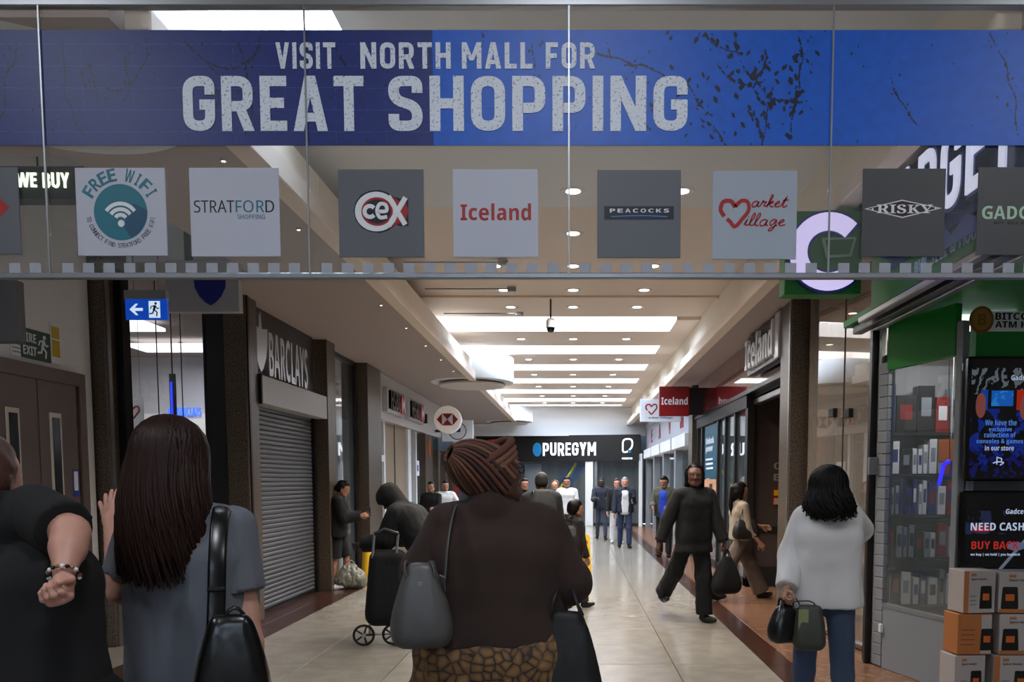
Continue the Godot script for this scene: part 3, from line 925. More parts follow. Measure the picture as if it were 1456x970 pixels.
	mark(t, "lettering", b, mat("pale_green", Color(0.68, 0.80, 0.70), 0.5))
	b = pb(t)
	ptext(b, "BUY, SELL & TRADE", 1412, 314.5, 1484, 319, "bold")
	mark(t, "small_lettering", b, M.black)
	# hexagon mark at the other end
	t = panel(-98, 238, 25, 362, M.grey_panel, "grey square panel with red and white bow-tie hexagon")
	b = pb(t)
	b.plate(P([-40, 300, -26, 286, -2, 286, 12, 300, -2, 314, -26, 314]), 0, 0.0006)
	mark(t, "red_hexagon", b, M.red_print)
	b = pb(t)
	b.plate(P([-26, 286, -14, 300, -26, 314]), 0.0007, 0.0004); b.plate(P([-2, 286, -14, 300, -2, 314]), 0.0007, 0.0004)
	mark(t, "white_wedges", b, M.white_print)

# ---------------------------------------------------------------- shop fronts on the left
func sidebox(x0: float, x1: float, y0: float, y1: float, d0: float, d1: float, b: Buf = null, bev := 0.0) -> Buf:
	if b == null: b = zero()
	b.span(Vector3(x0, y0, -d0), Vector3(x1, y1, -d1), bev)
	return b

func left_side() -> void:
	# --- service doors
	var X := -4.25
	var d := tag(thing("door_1", "brown double service door with narrow vision panels", "door"), "", "", "", "structure")
	var dj := side(46, 600, X).z
	var de := side(102, 600, X).z
	var leaf := absf(de - dj)
	var top := side(102, 550, X).y
	for k in 2:
		var z0 := dj + leaf * k
		var lf := obj("door_leaf", sidebox(X + 0.005, X + 0.05, 0.01, top, -z0 + 0.004, -z0 + leaf - 0.004, null, 0.003), M.door_wood, d)
		var zc := z0 - leaf * 0.5 + (leaf * 0.1 if k == 0 else leaf * 0.1)
		obj("vision_frame", sidebox(X + 0.045, X + 0.058, 1.35, 2.05, -zc - 0.07, -zc + 0.07, null, 0.003), M.plaster, lf)
		obj("vision_pane", sidebox(X + 0.055, X + 0.062, 1.39, 2.01, -zc - 0.045, -zc + 0.045), M.black_gloss, lf)
	obj("sticker", sidebox(X + 0.05, X + 0.053, 1.37, 1.6, -de - 0.1, -de - 0.02), mat("sticker_blue", Color(0.1, 0.22, 0.55), 0.5), d)
	obj("sticker_disc", sidebox(X + 0.053, X + 0.0545, 1.42, 1.58, -de - 0.085, -de - 0.035), M.white_print, d)
	obj("door_head", sidebox(X, X + 0.07, top, top + 0.11, 4.9, -de + 0.1, null, 0.004), M.door_wood, d)
	obj("door_jamb", sidebox(X, X + 0.07, 0, top, -de + 0.01, -de + 0.1, null, 0.004), M.door_wood, d)
	obj("cover_strip", sidebox(X, X + 0.03, 0, top + 0.02, -de + 0.14, -de + 0.17, null, 0.003), M.white_paint, d)
	# --- notices over the door
	var p := side(50, 492, X)
	var t := thing("exit_notice", "green and white fire exit notice above the brown doors", "sign", Vector3(X, side(50, 512, X).y, p.z))
	var hh := side(50, 470, X).y - t.position.y
	obj("board", sidebox(0.001, 0.008, 0, hh, -0.17, 0.17), mat("exit_green", Color(0.10, 0.27, 0.22), 0.5), t)
	var b := zero()
	b.t = on_left(Vector3(0.0085, 0, 0))
	text_fit(b, "FIRE", -0.15, hh * 0.55, 0.15, hh * 0.3); text_fit(b, "EXIT", -0.15, hh * 0.12, 0.15, hh * 0.3)
	obj("lettering", b, M.white_print, t)
	b = zero()
	b.t = on_left(Vector3(0.0085, 0, 0))
	runner(b, 0.08, hh * 0.5, hh * 0.8)
	obj("running_figure", b, M.white_print, t)
	p = side(78, 490, X)
	t = thing("warning_notice", "tall yellow and white notice beside the green exit notice", "sign", Vector3(X, side(79, 517, X).y, p.z))
	hh = side(79, 461, X).y - t.position.y
	obj("board", sidebox(0.001, 0.007, 0, hh, -0.06, 0.06), M.white_print, t)
	obj("yellow_field", sidebox(0.007, 0.008, hh * 0.62, hh * 0.92, -0.05, 0.05), mat("notice_yellow", Color(0.75, 0.62, 0.05), 0.5), t)
	obj("yellow_field", sidebox(0.007, 0.008, hh * 0.16, hh * 0.58, -0.05, 0.05), M.notice_yellow, t)
	t = thing("paper_notice", "small white paper notice beside the green exit notice", "notice", Vector3(X, side(26, 507, X).y, side(26, 500, X).z))
	obj("board", sidebox(0.001, 0.005, 0, 0.12, -0.09, 0.09), M.white_print, t)
	for k in 3: obj("print_line", sidebox(0.005, 0.0055, 0.03 + k * 0.03, 0.036 + k * 0.03, -0.07, 0.06), M.charcoal, t)
	# --- lit black sign
	var q := at(25, 283, 5.2)
	var r := at(185, 236, 5.2)
	t = thing("fascia_sign", "black fascia sign with glowing white capitals behind the glass screen", "sign", Vector3(q.x, q.y, -5.2))
	part_box("sign_box", Vector3((r.x - q.x) * 0.5 - 0.2, (r.y - q.y) * 0.5, -0.06), Vector3(r.x - q.x + 0.4, r.y - q.y, 0.12), M.black, t, 0.004)
	b = zero()
	var s := pxm(60, 260, 5.2)
	text_fit(b, "WE", 0.0, 16 * s, 29 * s, 20 * s, 0.001, 0.01)
	text_fit(b, "BUY", 38 * s, 15 * s, 37 * s, 21 * s, 0.001, 0.01)
	obj("lettering", b, glow("letter_glow", Color(0.93, 1.0, 0.9), 1.3), t)
	for k in 2:
		b = zero()
		b.tube([Vector3(0.1 + k * 0.45, r.y - q.y, -0.06), Vector3(0.1 + k * 0.45, 4.4 - q.y, -0.06)], 0.006, 6)
		obj("hanger", b, M.black, t)
	# --- grey sign hanging lower at the frame's edge
	q = at(-70, 488, 3.75)
	r = at(29, 400, 3.75)
	t = thing("projecting_sign", "plain grey projecting sign board hanging below the glass screen", "sign", Vector3((q.x + r.x) * 0.5, q.y, -3.75))
	part_box("board", Vector3(0, (r.y - q.y) * 0.5, 0), Vector3(r.x - q.x, r.y - q.y, 0.05), M.dark_grey_panel, t, 0.004)
	b = zero()
	b.tube([Vector3(0, r.y - q.y, 0), Vector3(0, SOFFIT - q.y, 0)], 0.012, 8)
	obj("hanger", b, M.dark_steel, t)
	# --- granite pier and the glazed corner
	t = thing("granite_pillar", "slender brown speckled granite pillar beside the brown service doors", "pillar")
	obj("shaft", sidebox(-4.45, -4.135, 0, 4.38, 6.92, 7.32, null, 0.006), M.granite, t)
	obj("edge_strip", sidebox(-4.135, -4.12, 0.0, SOFFIT, 6.95, 7.0), M.steel, t)
	obj("edge_strip", sidebox(-4.12, -4.06, 0.0, SOFFIT, 7.08, 7.2), M.dark_steel, t)
	t = thing("corner_window", "frameless corner shop window with pale interior beside granite pillar", "window")
	for k in 3:
		var a := Vector3(-4.06, 0, -7.2).lerp(Vector3(-3.77, 0, -8.0), k / 3.0)
		var e := Vector3(-4.06, 0, -7.2).lerp(Vector3(-3.77, 0, -8.0), (k + 1) / 3.0)
		b = zero()
		var nn := (e - a).cross(Vector3.UP).normalized()
		b.quad(a, e, e + Vector3(0, SOFFIT, 0), a + Vector3(0, SOFFIT, 0), -nn)
		obj("pane", b, M.shop_glass, t)
		b = zero()
		b.tube([e, e + Vector3(0, SOFFIT, 0)], 0.005, 6)
		obj("joint", b, M.dark_steel, t)
	# the room behind it
	var wn := tag(thing("wall_shop_interior", "", ""), "", "", "", "structure")
	slab("wall_panel", Vector3(-7.0, 0, -12.0), Vector3(-3.6, SOFFIT, -12.15), mat("pale_interior", Color(0.78, 0.79, 0.82), 0.6), wn)
	slab("wall_panel", Vector3(-7.0, 2.05, -11.6), Vector3(-4.0, 2.5, -12.0), M.white_paint, wn)
	slab("wall_panel", Vector3(-7.0, 0, -11.0), Vector3(-4.3, 1.1, -12.0), mat("blue_grey", Color(0.25, 0.30, 0.38), 0.6), wn)
	for k in [[-5.6, -4.9, 9.2], [-5.95, -4.75, 10.7]]:
		t = thing("strip_light", ["wide", "long"][0 if k[2] < 10 else 1] + " bright ceiling light strip inside the corner shop", "ceiling light", Vector3((k[0] + k[1]) * 0.5, SOFFIT, -k[2]))
		part_box("light_panel", Vector3(0, -0.08, 0), Vector3(k[1] - k[0], 0.04, 0.5), glow("strip_glow", Color(0.93, 0.96, 1.0), 1.6), t)
		var l := AreaLight3D.new()
		l.name = "strip_area_light"
		l.area_size = Vector2(k[1] - k[0], 0.5); l.light_energy = 2.5; l.shadow_enabled = true
		t.add_child(l)
		l.position.y = -0.12; l.rotation_degrees.x = -90
		part_box("hanger", Vector3(0, -0.03, 0), Vector3(0.04, 0.06, 0.04), M.steel, t)
	q = at(252, 592, 11.58)
	t = thing("interior_sign", "small blue glowing bank lettering on a pale interior bulkhead", "sign", q)
	b = zero()
	text_fit(b, "BARCLAYS", 0, 0, 0.36, 0.13, 0, 0.02)
	obj("lettering", b, glow("blue_glow", Color(0.25, 0.45, 0.95), 0.9), t)
	b = zero()
	b.plate(PackedVector2Array([V(-0.12, 0.12), V(-0.03, 0.12), V(-0.02, 0.05), V(-0.075, -0.02), V(-0.13, 0.05)]), 0, 0.02)
	obj("emblem", b, M.blue_glow, t)
	q = at(245, 590, 8.6)
	t = thing("blue_light_strip", "thin upright blue light tube inside the corner window", "light", q)
	b = zero()
	b.tube([Vector3.ZERO, Vector3(0, 0.36, 0)], 0.012, 8)
	obj("light_tube", b, glow("neon_blue", Color(0.15, 0.25, 0.9), 1.2), t)
	part_box("mount", Vector3(0, 0.2, -0.03), Vector3(0.06, 0.5, 0.03), M.black, t)
	b = zero()
	b.tube([Vector3(0, 0.45, -0.03), Vector3(0, SOFFIT - q.y, -0.03)], 0.008, 6)
	obj("hanger", b, M.black, t)
	q = at(175, 625, 7.9)
	t = thing("heart_poster", "white poster with red heart outline hanging inside the corner window", "poster", q)
	part_box("board", Vector3(0.11, 0.21, 0), Vector3(0.22, 0.42, 0.006), M.white_print, t)
	b = zero()
	b.t = Transform3D(Basis.from_scale(Vector3(1, 1, 1)), Vector3(0.11, 0.28, 0.0035))
	heart(b, 0, 0, 0.15, 0.02)
	obj("heart", b, M.red_print, t)
	b = zero()
	text_fit(b, "MARKET", 0.03, 0.05, 0.16, 0.06, 0.0035, 0.001)
	obj("lettering", b, M.red_print, t)
	for k in 2:
		b = zero()
		b.tube([Vector3(0.03 + 0.16 * k, 0.42, 0), Vector3(0.03 + 0.16 * k, SOFFIT - q.y, 0)], 0.002, 5)
		obj("cord", b, M.charcoal, t)
	# --- green escape sign and eagle sign
	q = at(180, 455, 5.6)
	r = at(238, 426, 5.6)
	t = thing("escape_sign", "glowing blue escape route sign with white arrow and running figure", "sign", Vector3(q.x, q.y, -5.6))
	var w := r.x - q.x
	var h := r.y - q.y
	part_box("lit_panel", Vector3(w * 0.5, h * 0.5, 0), Vector3(w, h, 0.02), glow("escape_blue", Color(0.03, 0.30, 0.78), 0.5), t)
	part_box("housing", Vector3(w * 0.5, h + 0.03, 0), Vector3(w, 0.06, 0.05), M.grey_board, t, 0.003)
	part_box("white_field", Vector3(w * 0.7, h * 0.5, 0.0105), Vector3(w * 0.27, h * 0.82, 0.001), glow("escape_white", Color(0.85, 0.93, 1.0), 0.75), t)
	b = zero()
	b.t = Transform3D(Basis(), Vector3(0, 0, 0.0105))
	b.plate(PackedVector2Array([V(w * 0.1, h * 0.5), V(w * 0.25, h * 0.78), V(w * 0.31, h * 0.78), V(w * 0.22, h * 0.57), V(w * 0.42, h * 0.57), V(w * 0.42, h * 0.43), V(w * 0.22, h * 0.43), V(w * 0.31, h * 0.22), V(w * 0.25, h * 0.22)]), 0, 0.001)
	obj("arrow", b, M.escape_white, t)
	b = zero()
	b.t = Transform3D(Basis(), Vector3(0, 0, 0.0115))
	runner(b, w * 0.7, h * 0.5, h * 0.72)
	obj("running_figure", b, M.blue_print, t)
	for k in 2:
		b = zero()
		b.tube([Vector3(w * (0.2 + 0.6 * k), h + 0.06, 0), Vector3(w * (0.2 + 0.6 * k), 4.4 - q.y, 0)], 0.005, 6)
		obj("hanger", b, M.steel, t)
	q = at(240, 445, 6.9)
	r = at(341, 372, 6.9)
	t = thing("projecting_sign", "pale grey projecting sign with blue eagle emblem near dark pillar", "sign", Vector3(q.x, q.y, -6.9))
	w = r.x - q.x; h = r.y - q.y
	part_box("board", Vector3(w * 0.5, h * 0.5, 0), Vector3(w, h, 0.08), mat("sign_grey", Color(0.66, 0.66, 0.68), 0.5), t, 0.004)
	b = zero()
	b.t = Transform3D(Basis.from_scale(Vector3(w, w, 1)), Vector3(w * 0.61, h * 0.5, 0.041))
	eagle(b)
	obj("eagle_emblem", b, M.blue_print, t)
	part_box("bracket", Vector3(w * 0.3, h + (4.4 - r.y) * 0.5, 0), Vector3(0.05, 4.4 - r.y, 0.05), M.dark_steel, t)
	# --- dark pier, bank with the shutter
	t = thing("dark_pillar", "dark polished pillar at the near end of the grey roller shutter", "pillar")
	obj("shaft", sidebox(-3.56, -3.34, 0, SOFFIT, 8.0, 8.3, null, 0.006), M.granite, t)
	obj("dark_cladding", sidebox(-3.78, -3.56, 0, SOFFIT, 8.01, 8.3, null, 0.004), M.black, t)
	obj("edge_strip", sidebox(-3.34, -3.325, 0, SOFFIT, 8.03, 8.07), M.dark_steel, t)
	t = thing("roller_shutter", "closed grey roller shutter with ribbed slats under a grey box", "shutter")
	var slat := zero()
	slat.t = Transform3D(Basis(Vector3(0, 0, -1), Vector3.UP, Vector3.RIGHT), Vector3.ZERO)
	var prof := [V(0.0, 0.0), V(0.011, 0.006), V(0.016, 0.02), V(0.015, 0.036), V(0.008, 0.047), V(0.0, 0.05)]
	for i in prof.size() - 1:
		var nn := Vector2(prof[i + 1].y - prof[i].y, prof[i].x - prof[i + 1].x).normalized()
		slat.quad(Vector3(-1.04, prof[i].y, prof[i].x), Vector3(1.04, prof[i].y, prof[i].x), Vector3(1.04, prof[i + 1].y, prof[i + 1].x), Vector3(-1.04, prof[i + 1].y, prof[i + 1].x), Vector3(0, nn.y, nn.x))
	var slat_m := slat.mesh()
	mat("shutter_metal", Color(0.40, 0.40, 0.41), 0.42, 0.55)
	obj("backing", sidebox(-3.54, -3.515, 0, 2.4, 8.3, 10.45), M.charcoal, t)
	for k in 43: put("slat", slat_m, M.shutter_metal, t, Vector3(-3.512, 0.04 + k * 0.0536, -9.38))
	obj("bottom_bar", sidebox(-3.53, -3.48, 0, 0.04, 8.34, 10.42), M.dark_steel, t)
	obj("guide_rail", sidebox(-3.54, -3.46, 0, 2.36, 8.3, 8.37), M.dark_steel, t)
	obj("guide_rail", sidebox(-3.54, -3.46, 0, 2.36, 10.4, 10.47), M.dark_steel, t)
	obj("shutter_box", sidebox(-3.56, -3.31, 2.33, 2.63, 8.32, 10.5, null, 0.006), mat("box_grey", Color(0.68, 0.67, 0.67), 0.45), t)
	obj("end_cap", sidebox(-3.56, -3.305, 2.32, 2.635, 8.3, 8.33), M.black, t)
	t = thing("bank_sign", "dark fascia with tall silver letters above the roller shutter", "sign")
	obj("fascia_board", sidebox(-3.56, -3.44, 2.645, SOFFIT - 0.004, 8.32, 10.35), mat("fascia_brown", Color(0.17, 0.145, 0.135), 0.35), t)
	b = zero()
	b.t = on_left(Vector3(-3.44, 2.66, -8.72))
	text_fit(b, "BARCLAYS", 0.0, 0.0, 1.25, 0.5, 0.0, 0.06)
	obj("lettering", b, mat("silver_letter", Color(0.78, 0.79, 0.82), 0.3, 0.6), t)
	b = zero()
	b.t = on_left(Vector3(-3.44, 3.02, -8.52)) * Transform3D(Basis.from_scale(Vector3(0.9, 1.3, 1)), Vector3.ZERO)
	eagle(b, 0.05)
	obj("eagle_emblem", b, M.silver_letter, t)
	t = thing("dark_pillar", "narrow dark pillar at the far end of the grey roller shutter", "pillar")
	obj("shaft", sidebox(-3.6, -3.3, 0, SOFFIT, 10.5, 10.86, null, 0.005), M.granite, t)
	# --- tall window
	t = thing("tall_window", "tall shop window with pale boards inside beyond the roller shutter", "window")
	obj("pane", sidebox(-3.52, -3.512, 0.05, SOFFIT, 10.86, 12.5), M.shop_glass, t)
	obj("sill", sidebox(-3.56, -3.46, 0, 0.05, 10.86, 12.5), M.dark_steel, t)
	obj("head_bar", sidebox(-3.56, -3.48, SOFFIT - 0.06, SOFFIT, 10.86, 12.5), M.dark_steel, t)
	obj("mullion", sidebox(-3.56, -3.48, 0.05, SOFFIT - 0.06, 12.42, 12.5), M.dark_steel, t)
	obj("inner_board", sidebox(-4.1, -4.05, 0, SOFFIT, 10.9, 11.98), mat("grey_stone_board", Color(0.40, 0.37, 0.33), 0.6), t)
	obj("inner_counter", sidebox(-4.05, -3.7, 0, 1.1, 10.95, 11.9), M.blue_grey, t)
	t = thing("granite_pillar", "brown granite pillar between the tall window and the bank with hexagon signs", "pillar")
	obj("shaft", sidebox(-3.62, -3.3, 0, SOFFIT, 12.55, 13.4, null, 0.006), M.granite, t)
	# --- bank with hexagon signs
	t = thing("bank_shopfront", "white and beige bank front with glossy white fascia", "shopfront")
	obj("fascia_board", sidebox(-3.6, -3.36, 2.58, SOFFIT, 13.45, 19.8, null, 0.006), mat("gloss_white", Color(0.8, 0.79, 0.78), 0.12), t)
	obj("stall_wall", sidebox(-3.6, -3.5, 0, 2.58, 14.3, 16.2), mat("beige_panel", Color(0.58, 0.50, 0.41), 0.6), t)
	obj("wall_joint", sidebox(-3.5, -3.49, 0, 2.58, 15.2, 15.25), M.charcoal, t)
	obj("window_frame", sidebox(-3.6, -3.46, 0, 2.58, 13.45, 13.56), M.white_paint, t)
	obj("window_frame", sidebox(-3.6, -3.46, 0, 2.58, 14.22, 14.32), M.white_paint, t)
	obj("dark_pane", sidebox(-3.56, -3.54, 0, 2.58, 13.56, 14.22), M.shop_glass, t)
	obj("transom", sidebox(-3.58, -3.46, 1.85, 1.97, 13.56, 14.22), M.white_paint, t)
	obj("door_post", sidebox(-3.6, -3.44, 0, 2.58, 16.2, 16.5), M.white_paint, t)
	obj("door_pane", sidebox(-3.56, -3.54, 0, 2.58, 16.5, 18.0), M.shop_glass, t)
	obj("door_post", sidebox(-3.6, -3.46, 0, 2.58, 17.1, 17.2), M.white_paint, t)
	obj("pier", sidebox(-3.6, -3.42, 0, 2.58, 18.0, 18.9), M.granite, t)
	obj("side_pane", sidebox(-3.56, -3.54, 0, 2.58, 18.9, 19.8), M.shop_glass, t)
	t = thing("door_poster", "white poster with purple mark on the dark bank door", "poster", Vector3(-3.535, 1.62, -17.6))
	obj("sheet", sidebox(0, 0.006, 0, 0.34, -0.2, 0.2), M.white_print, t)
	obj("print_mark", sidebox(0.006, 0.008, 0.1, 0.24, -0.06, 0.1), mat("purple_print", Color(0.25, 0.12, 0.45), 0.5), t)
	for k in [[13.75, 15.1, "near"], [15.55, 17.0, "far"]]:
		t = thing("letter_sign", "raised black and red letter sign on white fascia, " + ("next to the granite pillar" if k[2] == "near" else "next to the round sign's black arm"), "sign", Vector3(-3.36, 2.72, -k[0]), 0, "raised letter signs on the white fascia")
		var L: float = k[1] - k[0]
		obj("sign_block", sidebox(0, 0.1, 0.0, 0.44, 0, L, null, 0.01), mat("block_silver", Color(0.75, 0.75, 0.76), 0.2, 0.3), t)
		b = zero()
		b.t = on_left(Vector3(0.1, 0.05, 0))
		text_fit(b, "HSBC", 0.05, 0, L * 0.56, 0.34, 0, 0.05)
		obj("lettering", b, M.black_gloss, t)
		b = zero()
		b.t = on_left(Vector3(0.102, 0.22, -L * 0.8))
		hexagon(b, 0.34 * L, 0.34, 0.04)
		obj("red_hexagon", b, M.red_print, t)
		b = zero()
		b.t = on_left(Vector3(0.143, 0.22, -L * 0.8))
		hexagon_wedges(b, 0.34 * L, 0.34)
		obj("white_wedges", b, M.white_print, t)
	# round projecting sign
	q = at(637, 597, 17.2)
	t = thing("round_sign", "round white projecting sign with red hexagon emblem", "sign", q)
	var rr := 19.5 * pxm(637, 597, 17.2)
	b = zero()
	b.t = Transform3D(Basis(Vector3.RIGHT, PI / 2), Vector3.ZERO)
	b.lathe([V(0, -0.09), V(rr * 0.93, -0.09), V(rr, -0.07), V(rr, 0.07), V(rr * 0.93, 0.09), V(0, 0.09)], 40)
	obj("disc", b, glow("sign_white", Color(0.84, 0.80, 0.76), 0.25), t)
	b = zero()
	b.t = Transform3D(Basis(), Vector3(0, 0, 0.091))
	hexagon(b, rr * 1.55, rr * 0.86, 0.004)
	obj("red_hexagon", b, M.red_print, t)
	b = zero()
	b.t = Transform3D(Basis(), Vector3(0, 0, 0.0955))
	hexagon_wedges(b, rr * 1.55, rr * 0.86)
	obj("white_wedges", b, M.white_print, t)
	part_box("arm", Vector3((-3.36 - q.x - rr) * 0.5 - 0.0, 0.02, 0), Vector3(absf(-3.36 - q.x) - rr, 0.2, 0.12), M.black, t)
	(t.get_child(3) as Node3D).position.x = -rr * 0.5
	# square projecting sign behind it
	q = at(651, 613, 19.0)
	s = pxm(651, 613, 19.0)
	t = thing("projecting_sign", "white square projecting sign with thin ring emblem behind the round sign", "sign", q)
	part_box("board", Vector3.ZERO, Vector3(44 * s, 30 * s, 0.1), M.white_print, t, 0.006)
	b = zero()
	b.stroke(arc(0, 0, 12 * s, 0, 360, 32), 1.2 * s, 0.052, 0.002)
	obj("ring", b, M.charcoal, t)
	part_box("blue_mark", Vector3(0.02, 0.02, 0.054), Vector3(6 * s, 6 * s, 0.004), M.blue_print, t)
	part_box("arm", Vector3((-3.5 - q.x) * 0.5 - 11 * s, 0, 0), Vector3(absf(-3.5 - q.x) - 22 * s, 0.06, 0.06), M.dark_steel, t)
	# --- farther fronts
	t = thing("shopfront", "narrow grey glazed shopfront beyond the white bank fascia", "shopfront")
	obj("fascia_board", sidebox(-3.6, -3.45, 2.3, SOFFIT - 0.004, 19.85, 22.4), mat("slate_fascia", Color(0.30, 0.35, 0.40), 0.3), t)
	for k in 3: obj("pier", sidebox(-3.6, -3.45, 0, 2.3, 19.85 + k * 1.15, 20.1 + k * 1.15), M.granite, t)
	for k in 2: obj("pane", sidebox(-3.56, -3.54, 0, 2.3, 20.1 + k * 1.15, 21.0 + k * 1.15), M.shop_glass, t)
	q = at(608, 647, 18.4)
	t = thing("blade_sign", "small upright orange blade sign on a pillar", "sign", q)
	part_box("board", Vector3(-0.02, 0.17, 0), Vector3(0.16, 0.42, 0.05), mat("orange_sign", Color(0.85, 0.42, 0.05), 0.5), t, 0.006)
	part_box("arm", Vector3((-3.42 - q.x) * 0.5, 0.17, 0), Vector3(absf(-3.42 - q.x), 0.04, 0.04), M.dark_steel, t)
	t = thing("shopfront", "red fronted shop next to the far end wall", "shopfront")
	obj("fascia_board", sidebox(-3.6, -3.4, 2.4, SOFFIT - 0.004, 22.45, 25.9), M.white_paint, t)
	obj("red_panel", sidebox(-3.6, -3.45, 0, 2.4, 22.45, 23.4), M.dark_red, t)
	obj("pane", sidebox(-3.56, -3.54, 0, 2.4, 23.4, 25.9), M.shop_glass, t)
	q = at(702, 637, 21.6)
	s = pxm(702, 637, 21.6)
	t = thing("round_sign", "small round red projecting sign with white curled mark", "sign", q)
	b = zero()
	b.disc(Vector3.ZERO, 17 * s, 12 * s, -0.06, 0.12, 36)
	obj("disc", b, mat("sign_red", Color(0.62, 0.06, 0.06), 0.35), t)
	b = zero()
	b.stroke(curve([V(-12 * s, -1 * s), V(-5 * s, 4 * s), V(2 * s, -2 * s), V(6 * s, 3 * s), V(1 * s, 5 * s), V(10 * s, -3 * s)]), 2.2 * s, 0.06, 0.004)
	obj("white_mark", b, M.white_print, t)
	part_box("arm", Vector3((-3.45 - q.x) * 0.5 - 8 * s, 0, 0), Vector3(absf(-3.45 - q.x) - 16 * s, 0.05, 0.05), M.dark_steel, t)

func runner(b: Buf, cx: float, cy: float, h: float) -> void:        # running figure of an exit sign
	var k := h
	b.disc(Vector3(cx + 0.1 * k, cy + 0.4 * k, 0), 0.09 * k, 0.09 * k, 0, 0.001, 14)
	b.stroke(PackedVector2Array([V(cx + 0.06 * k, cy + 0.28 * k), V(cx - 0.04 * k, cy - 0.06 * k)]), 0.16 * k, 0, 0.001)
	b.stroke(PackedVector2Array([V(cx - 0.28 * k, cy + 0.02 * k), V(cx - 0.2 * k, cy + 0.2 * k), V(cx + 0.06 * k, cy + 0.25 * k), V(cx + 0.2 * k, cy + 0.05 * k), V(cx + 0.34 * k, cy + 0.1 * k)]), 0.07 * k, 0, 0.001)
	b.stroke(PackedVector2Array([V(cx - 0.02 * k, cy - 0.04 * k), V(cx + 0.18 * k, cy - 0.2 * k), V(cx + 0.14 * k, cy - 0.48 * k)]), 0.09 * k, 0, 0.001)
	b.stroke(PackedVector2Array([V(cx - 0.05 * k, cy - 0.04 * k), V(cx - 0.12 * k, cy - 0.26 * k), V(cx - 0.36 * k, cy - 0.3 * k)]), 0.09 * k, 0, 0.001)
func eagle(b: Buf, dz := 0.002) -> void:       # spread eagle, unit about 0.44 wide
	b.plate(PackedVector2Array([V(-0.22, 0.12), V(-0.05, 0.1), V(-0.04, 0.2), V(0.02, 0.24), V(0.04, 0.1), V(0.22, 0.12), V(0.21, -0.02), V(0.15, -0.14), V(0.07, -0.22), V(0.0, -0.26), V(-0.07, -0.22), V(-0.15, -0.14), V(-0.21, -0.02)]), 0, dz)
func hexagon(b: Buf, w: float, h: float, dz: float) -> void:
	b.plate(PackedVector2Array([V(-w * 0.5, 0), V(-w * 0.25, h * 0.5), V(w * 0.25, h * 0.5), V(w * 0.5, 0), V(w * 0.25, -h * 0.5), V(-w * 0.25, -h * 0.5)]), 0, dz)
func hexagon_wedges(b: Buf, w: float, h: float) -> void:
	b.plate(PackedVector2Array([V(-w * 0.25, h * 0.5), V(0, 0), V(-w * 0.25, -h * 0.5)]), 0, 0.003)
	b.plate(PackedVector2Array([V(w * 0.25, h * 0.5), V(0, 0), V(w * 0.25, -h * 0.5)]), 0, 0.003)

